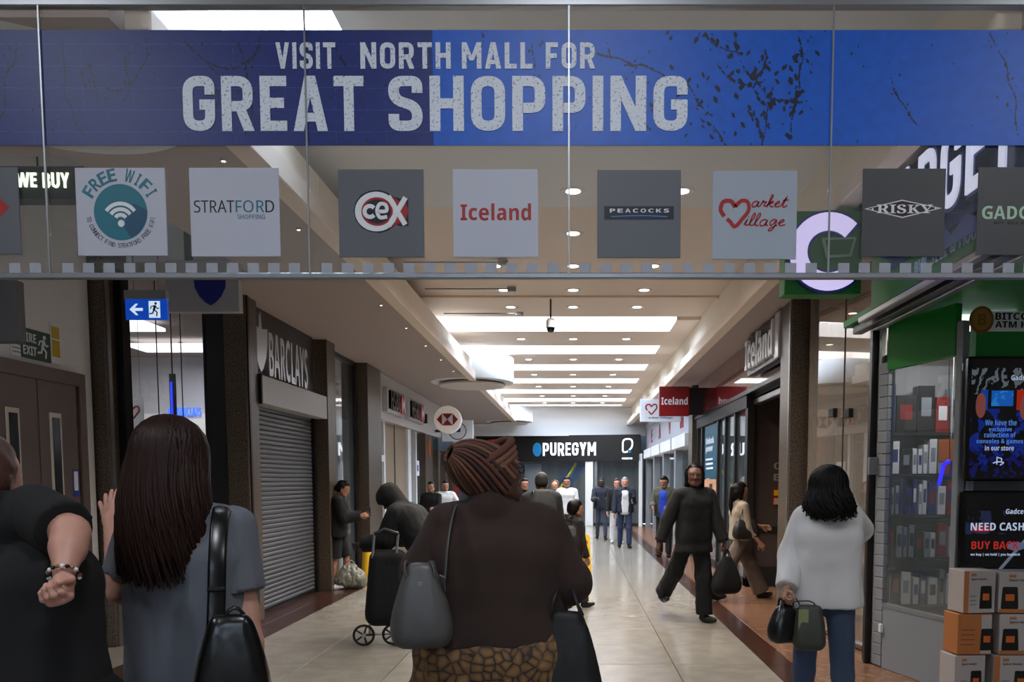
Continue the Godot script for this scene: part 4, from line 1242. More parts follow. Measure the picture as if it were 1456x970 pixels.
# ---------------------------------------------------------------- shop fronts on the right
func right_side() -> void:
	var b: Buf
	var t := thing("granite_pillar", "brown speckled granite pillar beside the red fascia shop", "pillar")
	obj("shaft", sidebox(2.28, 2.52, 0, SOFFIT, 8.2, 8.62, null, 0.006), M.granite, t)
	obj("edge_strip", sidebox(2.27, 2.28, 0, SOFFIT, 8.22, 8.26), M.steel, t)
	obj("copper_cladding", sidebox(2.52, 2.64, 0, SOFFIT, 8.1, 8.5, null, 0.004), M.copper, t)
	obj("edge_strip", sidebox(2.515, 2.53, 0, SOFFIT, 8.08, 8.2), M.dark_steel, t)
	t = thing("glass_wall", "tall frameless mirror-like glass shop wall beside the granite pillar", "window")
	mat("mirror_glass", Color(0.62, 0.6, 0.58, 0.55), 0.0)
	var na := Vector3(2.6, 0, -6.45)
	var fb := Vector3(2.44, 0, -8.1)
	for k in 2:
		var a := na.lerp(fb, k * 0.5)
		var e := na.lerp(fb, k * 0.5 + 0.495)
		b = zero()
		b.quad(a + Vector3(0, 0.06, 0), e + Vector3(0, 0.06, 0), e + Vector3(0, SOFFIT, 0), a + Vector3(0, SOFFIT, 0), Vector3(-1, 0, 0.1))
		obj("pane", b, M.mirror_glass, t)
		var pf := na.lerp(fb, 0.42 + 0.2 * k)
		part_box("patch_fitting", pf + Vector3(-0.01, 2.12 + 0.03 * k, 0), Vector3(0.05, 0.08, 0.13), M.black, t, 0.003)
	b = zero()
	b.tube([na.lerp(fb, 0.497) + Vector3(-0.003, 0.06, 0), na.lerp(fb, 0.497) + Vector3(-0.003, SOFFIT, 0)], 0.005, 6)
	obj("joint", b, M.dark_steel, t)
	b = zero()
	b.tube([na + Vector3(0, 0.03, 0), fb + Vector3(0, 0.03, 0)], 0.05, 4)
	obj("floor_channel", b, M.granite, t)
	M.mirror_glass.transparency = BaseMaterial3D.TRANSPARENCY_ALPHA
	M.mirror_glass.albedo_color = Color(0.70, 0.65, 0.60, 0.25)
	M.mirror_glass.metallic = 0.52
	# interior seen through it
	var wn := tag(thing("wall_interior", "", ""), "", "", "", "structure")
	slab("wall_panel", Vector3(2.6, 0, -8.6), Vector3(4.6, SOFFIT, -8.8), mat("shop_back", Color(0.42, 0.40, 0.38), 0.6), wn)
	t = thing("lit_wall_board", "added orange board standing for a lit wall inside the glass shop wall", "board", Vector3(2.78, 0, -8.35))
	part_box("board", Vector3(0.2, 1.15, 0), Vector3(0.34, 2.3, 0.04), mat("orange_lit_wall", Color(0.60, 0.30, 0.12), 0.6), t)  # orange light of the lit interior is put into this colour
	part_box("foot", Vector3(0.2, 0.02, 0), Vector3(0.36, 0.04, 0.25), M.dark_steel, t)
	t = thing("red_banner_stand", "red and white upright stand inside the glass shop wall", "display", Vector3(3.3, 0, -8.2))
	part_box("board", Vector3(0.1, 1.0, 0), Vector3(0.3, 1.9, 0.03), mat("stand_red", Color(0.5, 0.1, 0.07), 0.5), t)
	part_box("header", Vector3(0.1, 1.75, 0.018), Vector3(0.26, 0.3, 0.006), M.white_print, t)
	part_box("foot", Vector3(0.1, 0.02, 0), Vector3(0.36, 0.04, 0.25), M.dark_steel, t)
	# --- red fascia supermarket
	t = thing("supermarket_front", "dark glazed shopfront under a glossy dark red fascia", "shopfront")
	var gloss := mat("gloss_red", Color(0.36, 0.035, 0.045), 0.06)
	gloss.clearcoat_enabled = true; gloss.clearcoat = 1.0; gloss.clearcoat_roughness = 0.02
	for k in 5: obj("fascia_panel", sidebox(XR, XR + 0.14, 2.76, SOFFIT, 8.64 + k * 1.36, 8.64 + k * 1.36 + 1.355, null, 0.002), gloss, t)
	obj("fascia_trim", sidebox(XR - 0.02, XR + 0.16, 2.70, 2.76, 8.62, 15.45, null, 0.004), M.dark_steel, t)
	obj("soffit_board", sidebox(XR + 0.1, 3.6, 2.66, 2.7, 8.62, 11.1), M.charcoal, t)
	obj("window_head", sidebox(XR + 0.0, XR + 0.12, 2.52, 2.7, 10.9, 15.3), M.charcoal, t)
	var xs := [10.9, 11.75, 12.5, 13.15, 14.75, 15.25]
	for k in xs.size(): obj("mullion", sidebox(XR + 0.02, XR + 0.12, 0, 2.52, xs[k], xs[k] + (0.16 if k == 0 else 0.09), null, 0.004), mat("mullion_brown", Color(0.12, 0.105, 0.10), 0.4), t)
	for k in xs.size() - 1: obj("pane", sidebox(XR + 0.06, XR + 0.068, 0.12, 2.52, xs[k] + 0.09, xs[k + 1]), M.shop_glass, t)
	obj("sill", sidebox(XR + 0.02, XR + 0.14, 0, 0.12, 10.9, 15.3), M.charcoal, t)
	obj("interior_back", sidebox(3.0, 3.05, 0, 2.7, 11.1, 15.4), M.shop_back, t)
	obj("lobby_wall", sidebox(2.55, 4.5, 0, 2.66, 11.0, 11.1), M.brown_wall, t)
	obj("lobby_skirting", sidebox(2.55, 4.5, 0, 0.28, 10.97, 11.0), M.charcoal, t)
	obj("lobby_rail", sidebox(2.55, 4.5, 0.78, 0.86, 10.97, 11.0), M.charcoal, t)
	obj("chrome_rail", sidebox(XR + 0.1, XR + 0.2, 2.56, 2.64, 8.7, 10.9, null, 0.01), M.steel, t)
	t = thing("block_letters", "silver block sign with white lettering on the glossy red fascia", "sign", Vector3(XR, 2.86, 0))
	obj("sign_block", sidebox(-0.14, -0.03, 0, 0.5, 8.78, 10.25, null, 0.006), M.dark_steel, t)
	obj("end_block", sidebox(-0.17, -0.02, 0, 0.5, 8.62, 8.78, null, 0.006), M.block_silver, t)
	obj("mount", sidebox(-0.03, 0, 0.1, 0.4, 8.8, 10.1), M.dark_steel, t)
	b = zero()
	b.t = on_right(Vector3(-0.14, 0.06, -10.2))
	text_fit(b, "Iceland", 0, 0, 1.38, 0.4, 0, 0.05)
	obj("lettering", b, M.white_print, t)
	var q := at(937, 592, 14.6)
	var r := at(980, 550, 14.6)
	t = thing("projecting_sign", "square red projecting sign with white wordmark", "sign", Vector3(q.x, q.y, -14.6))
	part_box("board", Vector3((r.x - q.x) * 0.5, (r.y - q.y) * 0.5, 0), Vector3(r.x - q.x, r.y - q.y, 0.1), mat("sign_deep_red", Color(0.48, 0.03, 0.055), 0.35), t, 0.006)
	b = zero()
	text_fit(b, "Iceland", 0.06 * (r.x - q.x), 0.38 * (r.y - q.y), 0.88 * (r.x - q.x), 0.26 * (r.y - q.y), 0.051, 0.006)
	obj("lettering", b, M.white_print, t)
	part_box("arm", Vector3((XR + r.x) * 0.5 - q.x, (r.y - q.y) * 0.5, 0), Vector3(XR - r.x, 0.5, 0.07), M.black, t)
	# posters in the window and lobby
	t = thing("window_poster", "tall teal poster with white writing in the dark shop window", "poster", Vector3(XR + 0.052, 1.55, -13.95))
	obj("sheet", sidebox(-0.004, 0.0, 0, 0.95, -0.7, 0.62), mat("poster_teal", Color(0.03, 0.30, 0.38), 0.4), t)
	b = zero()
	b.t = on_right(Vector3(-0.0045, 0, 0))
	text_fit(b, "Unlock", -0.5, 0.62, 0.8, 0.12); text_fit(b, "power", -0.5, 0.45, 0.7, 0.12)
	obj("lettering", b, M.white_print, t)
	b = zero()
	b.t = on_right(Vector3(-0.0045, 0, 0))
	for k in 3: b.box(Vector3(-0.15 + 0.02 * k, 0.34 - k * 0.08, 0.001), Vector3(0.7, 0.035, 0.002))
	obj("small_print", b, M.white_print, t)
	t = thing("window_poster", "peach poster below the teal poster in dark window", "poster", Vector3(XR + 0.052, 1.2, -13.95))
	obj("sheet", sidebox(-0.004, 0.0, 0, 0.33, -0.7, 0.62), mat("peach", Color(0.78, 0.55, 0.40), 0.5), t)
	obj("print_square", sidebox(-0.005, -0.004, 0.08, 0.25, -0.2, 0.1), M.charcoal, t)
	q = at(1100, 718, 10.96)
	t = thing("wall_sticker", "small red and yellow notice on the brown lobby wall", "notice", q)
	part_box("sheet", Vector3(0.1, 0.12, 0), Vector3(0.24, 0.24, 0.006), mat("sticker_red", Color(0.45, 0.06, 0.04), 0.5), t)
	part_box("yellow_block", Vector3(0.04, 0.17, 0.004), Vector3(0.08, 0.08, 0.003), M.yellow_plastic, t)
	part_box("pale_block", Vector3(0.05, 0.05, 0.004), Vector3(0.1, 0.09, 0.003), mat("pale_sticker", Color(0.75, 0.6, 0.45), 0.5), t)
	part_box("yellow_block", Vector3(0.15, 0.17, 0.004), Vector3(0.06, 0.08, 0.003), M.yellow_plastic, t)
	q = at(1100, 690, 10.96)
	t = thing("wall_lettering", "pale painted lettering on the brown lobby wall", "lettering", q)
	b = zero()
	text_fit(b, "Our", 0.0, 0.22, 0.3, 0.1, 0, 0.004)
	text_fit(b, "Best", 0.0, 0.06, 0.4, 0.1, 0, 0.004)
	obj("lettering", b, mat("pale_print", Color(0.55, 0.52, 0.5), 0.5), t)
	# --- farther fronts
	t = thing("granite_pillar", "grey brown granite pillar under the red square projecting sign", "pillar")
	obj("shaft", sidebox(XR - 0.06, XR + 0.2, 0, SOFFIT, 15.45, 15.95, null, 0.006), M.granite, t)
	t = thing("market_front", "white fronted shop with red lettering beyond the red fascia", "shopfront")
	obj("fascia_board", sidebox(XR, XR + 0.2, 2.5, 3.25, 16.0, 26.0), mat("fascia_pale", Color(0.74, 0.75, 0.80), 0.25), t)
	obj("upper_board", sidebox(XR, XR + 0.2, 3.25, SOFFIT, 16.0, 26.0), M.white_paint, t)
	for k in 4:
		obj("blind_box", sidebox(XR - 0.12, XR + 0.1, 2.22, 2.5, 16.1 + k * 2.4, 18.2 + k * 2.4, null, 0.01), M.white_paint, t)
		obj("shop_pane", sidebox(XR + 0.06, XR + 0.08, 0, 2.22, 16.1 + k * 2.4, 18.2 + k * 2.4), M.shop_glass, t)
		obj("post", sidebox(XR - 0.02, XR + 0.14, 0, 2.5, 18.2 + k * 2.4, 18.5 + k * 2.4), M.grey_board, t)
		b = zero()
		b.t = on_right(Vector3(XR, 2.68, -17.6 - k * 2.2))
		text_fit(b, ["M", "V", "A", "E"][k], 0, 0, 0.5, 0.4, 0, 0.01)
		obj("lettering", b, M.red_print, t)
	q = at(910, 600, 17.2)
	r = at(968, 568, 17.2)
	t = thing("projecting_sign", "white projecting sign with red heart emblem behind the red sign", "sign", Vector3(q.x, q.y, -17.2))
	var w := r.x - q.x
	var h := r.y - q.y
	part_box("board", Vector3(w * 0.5, h * 0.5, 0), Vector3(w, h, 0.1), M.white_print, t, 0.006)
	b = zero()
	b.t = Transform3D(Basis(), Vector3(w * 0.27, h * 0.58, 0.051))
	heart(b, 0, 0, w * 0.3, w * 0.035)
	obj("heart", b, M.red_print, t)
	b = zero()
	text_fit(b, "arket Village", w * 0.2, h * 0.12, w * 0.6, h * 0.1, 0.051, 0.003)
	obj("lettering", b, M.blue_print, t)
	part_box("arm", Vector3((XR + r.x) * 0.5 - q.x, h * 0.5, 0), Vector3(XR - r.x, 0.06, 0.06), M.dark_steel, t)

func far_end() -> void:
	var b: Buf
	var wl := tag(thing("wall_end", "", ""), "", "", "", "structure")
	slab("wall_panel", Vector3(-7.2, 0, -27.3), Vector3(4.8, 4.5, -27.5), mat("gym_wall", Color(0.22, 0.22, 0.24), 0.6), wl)
	slab("bulkhead", Vector3(-4.0, 3.06, -26.0), Vector3(2.6, 4.5, -26.3), M.white_paint, wl)
	slab("bulkhead_trim", Vector3(-4.0, 3.0, -25.95), Vector3(2.6, 3.08, -26.1), M.white_paint, wl)
	# gym front, turned a little
	var a := at(690, 640, 26.6)
	var e := at(911, 640, 25.6)
	var t := thing("gym_front", "black gym front with glowing white lettering across the far end", "shopfront", Vector3(a.x, 0, a.z))
	var len := Vector2(e.x - a.x, e.z - a.z).length()
	t.rotation.y = -atan2(e.z - a.z, e.x - a.x)
	var k := len / 221.0                # metres per pixel along it
	var y0 := at(911, 656, 25.6).y
	var y1 := at(911, 618, 25.6).y
	part_box("fascia_board", Vector3(len * 0.5 - 0.15, (y0 + y1) * 0.5, 0), Vector3(len + 0.3, y1 - y0, 0.2), M.black, t, 0.006)
	b = zero()
	capitals(b, "PUREGYM", 85 * k, y0 + (y1 - y0) * 0.22, 75 * k, (y1 - y0) * 0.5, 0.1, 0.05, 0.13, 0.15)
	obj("lettering", b, glow("gym_white", Color(0.95, 0.97, 1.0), 1.0), t)
	b = zero()
	b.disc(Vector3(77 * k, y0 + (y1 - y0) * 0.46, 0), 6.2 * k, 9.5 * k, 0.1, 0.05, 28)
	obj("blue_dot", b, glow("gym_blue", Color(0.03, 0.38, 0.56), 0.45), t)
	b = zero()
	var ym := y0 + (y1 - y0) * 0.56
	b.stroke(rounded([V(197 * k, ym - 8 * k), V(197 * k, ym + 10 * k), V(210 * k, ym + 10 * k), V(210 * k, ym - 1 * k), V(203 * k, ym - 8 * k)], [3 * k, 6 * k, 6 * k, 4 * k, 3 * k], true), 2.0 * k, 0.1, 0.02)
	obj("emblem", b, M.gym_white, t)
	b = zero()
	b.disc(Vector3(206 * k, ym - 7 * k, 0), 2.2 * k, 2.2 * k, 0.1, 0.03, 16)
	obj("emblem_dot", b, M.gym_blue, t)
	b = zero()
	text_fit(b, "PUREGYM", 196 * k, y0 + 2.5 * k, 14 * k, 2.6 * k, 0.1, 0.01)
	obj("small_lettering", b, M.gym_white, t)
	part_box("window_pane", Vector3(len * 0.5, y0 * 0.5, -0.2), Vector3(len, y0, 0.012), M.shop_glass, t)
	part_box("white_post", Vector3(150 * k, y0 * 0.5, -0.05), Vector3(11 * k, y0, 0.25), M.white_paint, t, 0.01)
	part_box("steel_post", Vector3(159 * k, y0 * 0.5, -0.08), Vector3(4 * k, y0, 0.2), M.alloy, t, 0.01)
	part_box("white_post", Vector3(221.5 * k, y0 * 0.5, -0.05), Vector3(5 * k, y0 + 0.5, 0.3), M.white_paint, t, 0.01)
	part_box("grey_poster", Vector3(68 * k, y0 * 0.72, -0.16), Vector3(24 * k, y0 * 0.5, 0.02), mat("poster_grey", Color(0.42, 0.45, 0.48), 0.5), t)
	var st := [[mat("stripe_blue", Color(0.04, 0.22, 0.42), 0.5), 0.0], [mat("stripe_yellow", Color(0.62, 0.62, 0.06), 0.5), 6.0], [M.stripe_blue, 12.0], [M.stripe_blue, 18.0]]
	for q in st:
		b = zero()
		b.stroke(PackedVector2Array([V((95 + q[1]) * k, y0 - 46 * k), V((124 + q[1]) * k, y0 - 2 * k)]), 2.6 * k, -0.17, 0.005)
		obj("diagonal_stripe", b, q[0], t)
	part_box("base_plinth", Vector3(len * 0.5, 0.05, -0.1), Vector3(len, 0.1, 0.25), M.black, t)
	# wet floor sign on the passage floor
	var g := ground(829, 812)
	t = thing("wet_floor_sign", "folding yellow plastic caution sign standing on the tiled floor", "floor sign", g)
	for s in [-1.0, 1.0]:
		b = zero()
		b.t = Transform3D(Basis(Vector3.UP, 0.0) * Basis(Vector3.RIGHT, -0.22 * s), Vector3(-0.02 * (1 - s), 0, 0.15 * s))
		b.plate(rounded([V(-0.14, 0), V(-0.11, 0.62), V(0.11, 0.62), V(0.14, 0)], [0.02, 0.05, 0.05, 0.02], true), -0.012, 0.024)
		var leaf := obj("sign_leaf", b, M.yellow_plastic, t)
		if s > 0:
			b = zero()
			b.t = Transform3D(Basis(Vector3.RIGHT, -0.22 * s), Vector3(0, 0, 0.15 * s))
			b.stroke(PackedVector2Array([V(-0.06, 0.3), V(0, 0.41), V(0.06, 0.3)]), 0.014, 0.013, 0.002, true)
			text_fit(b, "CAUTION", -0.08, 0.47, 0.16, 0.05, 0.013, 0.002)
			text_fit(b, "WET", -0.05, 0.2, 0.1, 0.05, 0.013, 0.002); text_fit(b, "FLOOR", -0.07, 0.12, 0.14, 0.05, 0.013, 0.002)
			obj("lettering", b, M.charcoal, leaf)
	g = at(522, 805, 11.6)
	t = thing("floor_cone", "narrow yellow safety post leaning by the granite pillar", "safety post", Vector3(g.x, 0, g.z))
	b = zero()
	b.lathe([V(0.15, 0), V(0.15, 0.03), V(0.09, 0.05), V(0.05, 0.58), V(0.03, 0.62), V(0, 0.62)], 20)
	obj("post", b, M.yellow_plastic, t)

# ---------------------------------------------------------------- the gadget shop on the right
func gadget_shop() -> void:
	var b: Buf
	mat("shop_green", Color(0.05, 0.47, 0.15), 0.45)
	mat("sign_navy", Color(0.05, 0.16, 0.46), 0.4)
	var A := Vector3(2.46, 0, -6.3)
	var B := Vector3(2.69, 0, -5.42)
	# --- canopy and long fascia
	var t := thing("shop_canopy", "green fascia with steel edged canopy over the gadget shop", "canopy")
	obj("fascia_board", sidebox(2.06, 2.2, 2.68, SOFFIT, 3.5, 5.45), M.shop_green, t)
	obj("blue_band", sidebox(2.03, 2.06, 2.86, SOFFIT, 3.5, 5.1), M.sign_navy, t)
	obj("canopy_deck", sidebox(2.2, 4.6, 2.74, 2.79, 3.5, 6.4), M.shop_green, t)
	obj("steel_edge", sidebox(1.99, 2.05, 2.60, 2.64, 3.5, 5.5, null, 0.006), M.steel, t)
	obj("steel_edge", sidebox(2.07, 2.12, 2.58, 2.64, 3.5, 5.5, null, 0.006), M.dark_steel, t)
	obj("steel_edge", sidebox(2.14, 2.19, 2.62, 2.68, 3.5, 5.6, null, 0.006), M.steel, t)
	obj("steel_edge", sidebox(2.24, 2.32, 2.67, 2.74, 3.5, 6.3, null, 0.006), M.dark_steel, t)
	obj("steel_edge", sidebox(2.40, 2.46, 2.70, 2.74, 3.6, 6.3, null, 0.006), M.alloy, t)
	b = zero()
	b.t = on_right(Vector3(2.03, 2.9, -5.08))
	capitals(b, "GADGET", 0.0, 0.0, 1.56, 0.44, 0.0, 0.07, 0.14, 0.21)
	obj("letter_sides", b, M.sign_navy, t)  # blue sides of the raised letters
	b = zero()
	b.t = on_right(Vector3(1.96, 2.91, -5.07))
	capitals(b, "GADGET", 0.0, 0.0, 1.54, 0.42, 0.0, 0.012, 0.15, 0.15)
	obj("lettering", b, glow("letter_white", Color(0.86, 0.88, 0.98), 0.6), t)
	b = zero()
	b.t = on_right(Vector3(2.055, 2.72, -4.75))
	text_fit(b, "BUY, SELL & TRADE STORE", 0, 0, 1.1, 0.09, 0, 0.006)
	obj("small_lettering", b, mat("pale_letter", Color(0.62, 0.72, 0.88), 0.5), t)
	b = zero()
	b.t = on_right(Vector3(2.03, 2.76, -4.55))
	b.plate(PackedVector2Array([V(0, 0), V(0.7, 0), V(0.45, 0.12), V(0.3, 0.06), V(0.18, 0.16)]), 0, 0.004)
	obj("blue_swoosh", b, mat("swoosh", Color(0.22, 0.32, 0.62), 0.5), t)
	# --- projecting G sign
	var d := 5.42
	var q := at(1111, 422, d)
	var r := at(1222, 305, d)
	t = thing("projecting_sign", "green square projecting sign with large glowing white letter and trolley outline", "sign", Vector3(q.x, q.y, -d))
	var w := r.x - q.x
	var h := r.y - q.y
	part_box("board", Vector3(w * 0.5, h * 0.5, 0), Vector3(w, h, 0.14), M.shop_green, t, 0.006)
	b = zero()
	b.stroke(gee(w, h, 0.0), 0.29 * w, 0.07, 0.02)
	obj("letter_rim", b, M.sign_navy, t)
	b = zero()
	b.stroke(gee(w, h, 6.0), 0.225 * w, 0.09, 0.012)
	obj("letter", b, glow("letter_lilac", Color(0.84, 0.80, 0.98), 0.75), t)
	b = zero()
	b.plate(PackedVector2Array([V(0.46 * w, 0.66 * h), V(0.9 * w, 0.67 * h), V(0.84 * w, 0.44 * h), V(0.52 * w, 0.42 * h)]), 0.09, 0.014)
	obj("basket_rim", b, mat("basket_pale", Color(0.55, 0.68, 0.55), 0.5), t)
	b = zero()
	b.plate(PackedVector2Array([V(0.5 * w, 0.63 * h), V(0.86 * w, 0.64 * h), V(0.81 * w, 0.47 * h), V(0.55 * w, 0.455 * h)]), 0.105, 0.004)
	obj("basket_field", b, mat("basket_green", Color(0.03, 0.42, 0.12), 0.5), t)
	part_box("arm", Vector3(w * 0.97, h + (SOFFIT - r.y) * 0.5, 0), Vector3(0.06, SOFFIT - r.y, 0.06), M.dark_steel, t)
	# --- steel post
	t = thing("steel_post", "tall polished steel door post at the corner of the gadget shop", "post", A)
	part_box("shaft", Vector3(0.02, 1.36, 0), Vector3(0.055, 2.72, 0.07), mat("brushed_post", Color(0.74, 0.72, 0.70), 0.3, 0.45), t, 0.012)
	part_box("dark_shaft", Vector3(-0.035, 1.36, -0.02), Vector3(0.05, 2.72, 0.07), M.dark_steel, t, 0.01)
	part_box("lock_plate", Vector3(-0.03, 1.62, 0.04), Vector3(0.1, 0.14, 0.03), M.grey_board, t, 0.004)
	# --- angled glazed side
	t = thing("side_glazing", "angled shop side with glass above a plain grey panel", "shop window", A)
	var ab := B - A
	t.rotation.y = -atan2(ab.z, ab.x)
	var L := ab.length()
	part_box("stall_panel", Vector3(L * 0.58, 0.25, 0), Vector3(L * 0.82, 0.5, 0.04), M.grey_board, t, 0.004)
	part_box("glass_pane", Vector3(L * 0.58, 1.44, 0.0), Vector3(L * 0.82, 1.86, 0.008), M.shop_glass, t)
	part_box("sill_bar", Vector3(L * 0.58, 0.51, 0), Vector3(L * 0.82, 0.03, 0.05), M.alloy, t)
	part_box("green_header", Vector3(L * 0.55, 2.55, 0), Vector3(L * 0.8, 0.36, 0.05), M.shop_green, t)
	part_box("corner_post", Vector3(L, 1.3, 0), Vector3(0.06, 2.6, 0.06), M.grey_board, t, 0.006)
	for k in 27: part_box("shutter_block", Vector3(L * 0.1, 0.05 + k * 0.09, 0), Vector3(0.11, 0.085, 0.04), M.grey_board, t, 0.003)
	part_box("shutter_backing", Vector3(L * 0.1, 1.25, -0.03), Vector3(0.12, 2.5, 0.02), M.black, t)
	part_box("door_contact", Vector3(L * 0.17, 0.32, 0.03), Vector3(0.03, 0.07, 0.03), M.white_paint, t, 0.004)
	# --- shop front facing the hall
	t = thing("gadget_front", "grey gadget shop front with green header board", "shopfront")
	part_box("header_board", Vector3(3.65, 2.46, -5.4), Vector3(1.8, 0.3, 0.08), M.shop_green, t)
	part_box("front_panel", Vector3(3.66, 1.15, -5.44), Vector3(1.86, 2.3, 0.05), mat("front_grey", Color(0.33, 0.34, 0.36), 0.5), t)
	part_box("frame_bar", Vector3(3.6, 2.28, -5.4), Vector3(1.86, 0.05, 0.07), M.alloy, t)
	part_box("frame_post", Vector3(2.76, 1.15, -5.41), Vector3(0.05, 2.3, 0.04), M.grey_board, t, 0.004)
	# coin notice on the header
	q = at(1378, 475, 5.33)
	var s := pxm(1400, 450, 5.33)
	t = thing("coin_notice", "white notice with gold coin emblem on the green header", "sign", Vector3(q.x, q.y, -5.33))
	part_box("strip", Vector3(70 * s, 18 * s, -0.01), Vector3(118 * s, 28 * s, 0.008), M.white_print, t)
	b = zero()
	b.disc(Vector3(17 * s, 20 * s, 0), 17 * s, 19 * s, -0.008, 0.012, 36)
	obj("coin_rim", b, mat("gold_print", Color(0.50, 0.34, 0.13), 0.4, 0.3), t)
	b = zero()
	b.disc(Vector3(17 * s, 20 * s, 0), 13 * s, 15 * s, 0.003, 0.004, 36)
	obj("coin_face", b, mat("gold_pale", Color(0.62, 0.44, 0.2), 0.4, 0.3), t)
	b = zero()
	text_fit(b, "B", 11.5 * s, 12 * s, 11 * s, 16 * s, 0.007, 0.002)
	obj("coin_letter", b, M.gold_print, t)
	b = zero()
	text_fit(b, "BITCOIN", 37 * s, 20 * s, 66 * s, 10 * s, -0.005, 0.003)
	text_fit(b, "ATM HERE", 37 * s, 9 * s, 72 * s, 9 * s, -0.005, 0.003)
	obj("lettering", b, M.navy_print, t)
	# --- screens
	screen(1371, 507, 1475, 684, "tall black framed screen showing a handheld console advertisement", 0)
	screen(1362, 698, 1478, 876, "black framed screen asking for cash buy back behind stacked boxes", 1)
	# --- stacked cartons of heaters
	var D := 5.12
	var rows := [[1368, 811, 1418, 872, 0], [1420, 813, 1484, 872, 1], [1360, 873, 1412, 931, 2], [1420, 873, 1484, 931, 1], [1355, 932, 1403, 992, 3], [1412, 932, 1470, 992, 0]]
	var names := ["white carton with a black heater printed on it, topmost by the corner post", "orange edged carton carrying a white sale tag, topmost of its stack", "carton turned to show its plain orange side", "orange edged carton in the middle of its stack", "white carton with a pale spine beneath the orange sided carton", "white carton with heater picture, lowest of its stack"]
	for i in rows.size(): carton(rows[i], D, names[i], i)
	var base_top := at(1400, 992, D).y
	t = thing("display_plinth", "low grey plinth under the stacked heater cartons", "plinth", Vector3(2.9, 0, -D - 0.1))
	part_box("plinth_box", Vector3(0.1, base_top * 0.5 - 0.002, 0), Vector3(0.9, base_top - 0.004, 0.3), M.front_grey, t, 0.004)
	# --- shelves behind the glass
	t = thing("shelf_unit", "dark shelving unit with rows of game cases behind the shop glass", "shelving", Vector3(2.62, 0, -6.75))
	part_box("back_panel", Vector3(0.5, 1.25, -0.1), Vector3(1.0, 2.5, 0.02), mat("shelf_back", Color(0.48, 0.48, 0.49), 0.6), t)
	var ys := [0.42, 0.83, 1.2, 1.55, 1.9]
	for y in ys: part_box("shelf", Vector3(0.5, y, 0), Vector3(1.0, 0.025, 0.2), M.charcoal, t)
	for x in [0.0, 1.0]: part_box("upright", Vector3(x, 1.25, 0), Vector3(0.03, 2.5, 0.2), M.charcoal, t)
	var rnd := RandomNumberGenerator.new()
	rnd.seed = 77
	var tones := [mat("case_white", Color(0.74, 0.75, 0.76), 0.4), mat("case_grey", Color(0.45, 0.47, 0.5), 0.4), mat("case_blue", Color(0.08, 0.15, 0.4), 0.4), mat("case_black", Color(0.06, 0.06, 0.07), 0.4), mat("case_red", Color(0.45, 0.08, 0.08), 0.4)]
	var tn := ["white", "grey", "blue", "black", "red"]
	var lev := ["lowest shelf", "second shelf", "third shelf", "fourth shelf", "top shelf"]
	var cases := {}
	for si in ys.size():
		var x := 0.03
		while x < 0.93:
			var cw := rnd.randf_range(0.03, 0.085) if si < 4 else rnd.randf_range(0.1, 0.2)
			var ch := rnd.randf_range(0.2, 0.3) if si < 4 else rnd.randf_range(0.3, 0.42)
			var ci := [0, 0, 0, 1, 1, 2, 3, 3, 4][rnd.randi() % 9] as int
			if x + cw > 0.96: break
			var o := thing("game_case", "%s boxed game standing on the %s behind the shop glass" % [tn[ci], lev[si]], "game", Vector3(2.62 + x + cw * 0.5, ys[si] + 0.0125, -6.72), 0, "boxed games on the %s" % lev[si])
			part_box("case_body", Vector3(0, ch * 0.5, 0), Vector3(cw - 0.004, ch, 0.12), tones[ci], o, 0.002)
			part_box("cover_label", Vector3(0, ch * 0.55, 0.0605), Vector3(cw * 0.6, ch * 0.4, 0.001), tones[(ci + 1 + rnd.randi() % 3) % 5], o)
			x += cw + rnd.randf_range(0.0, 0.02)
	slab("wall_back_shop", Vector3(2.62, 0, -6.9), Vector3(4.6, SOFFIT, -6.98), M.shop_back)
	t = thing("shop_fill_panel", "added flat white fill light panel in the gadget shop", "ceiling light", Vector3(3.05, 2.74, -6.1))  # added light panel, put in to brighten the shelves
	part_box("light_panel", Vector3(0, -0.02, 0), Vector3(0.5, 0.03, 0.5), M.strip_glow, t)
	var sl := AreaLight3D.new()
	sl.name = "shop_fill_light"
	sl.area_size = Vector2(0.5, 0.5); sl.light_energy = 1.8; sl.shadow_enabled = true
	t.add_child(sl)
	sl.position.y = -0.05; sl.rotation_degrees.x = -90
	q = at(1335, 690, 6.1)
	t = thing("neon_tube", "short glowing blue tube light in the gadget shop window", "light", q)
	b = zero()
	b.tube([Vector3(0.0, 0, 0), Vector3(0.03, 0.16, 0), Vector3(0.08, 0.19, 0)], 0.014, 8)
	obj("light_tube", b, glow("neon_violet", Color(0.10, 0.08, 0.95), 1.6), t)
	b = zero()
	b.tube([Vector3(0.08, 0.19, 0), Vector3(0.1, 0.8, -0.1), Vector3(0.1, 2.74 - q.y, -0.1)], 0.004, 6)
	obj("cable", b, M.black, t)
	var l := OmniLight3D.new()
	l.name = "tube_light"
	l.light_color = Color(0.15, 0.12, 1.0); l.light_energy = 0.03; l.light_size = 0.05; l.omni_range = 20; l.shadow_enabled = true
	t.add_child(l)
	l.position = Vector3(0.02, 0.1, 0.06)
	q = at(1352, 640, 6.3)
	t = thing("price_card", "orange price card hanging over the blue tube light", "card", q)
	part_box("card", Vector3(0, 0, 0), Vector3(0.2, 0.17, 0.004), mat("card_orange", Color(0.72, 0.36, 0.12), 0.5), t)
	b = zero()
	b.tube([Vector3(0, 0.085, 0), Vector3(0, 2.74 - q.y, 0)], 0.002, 5)
	obj("cord", b, M.white_paint, t)

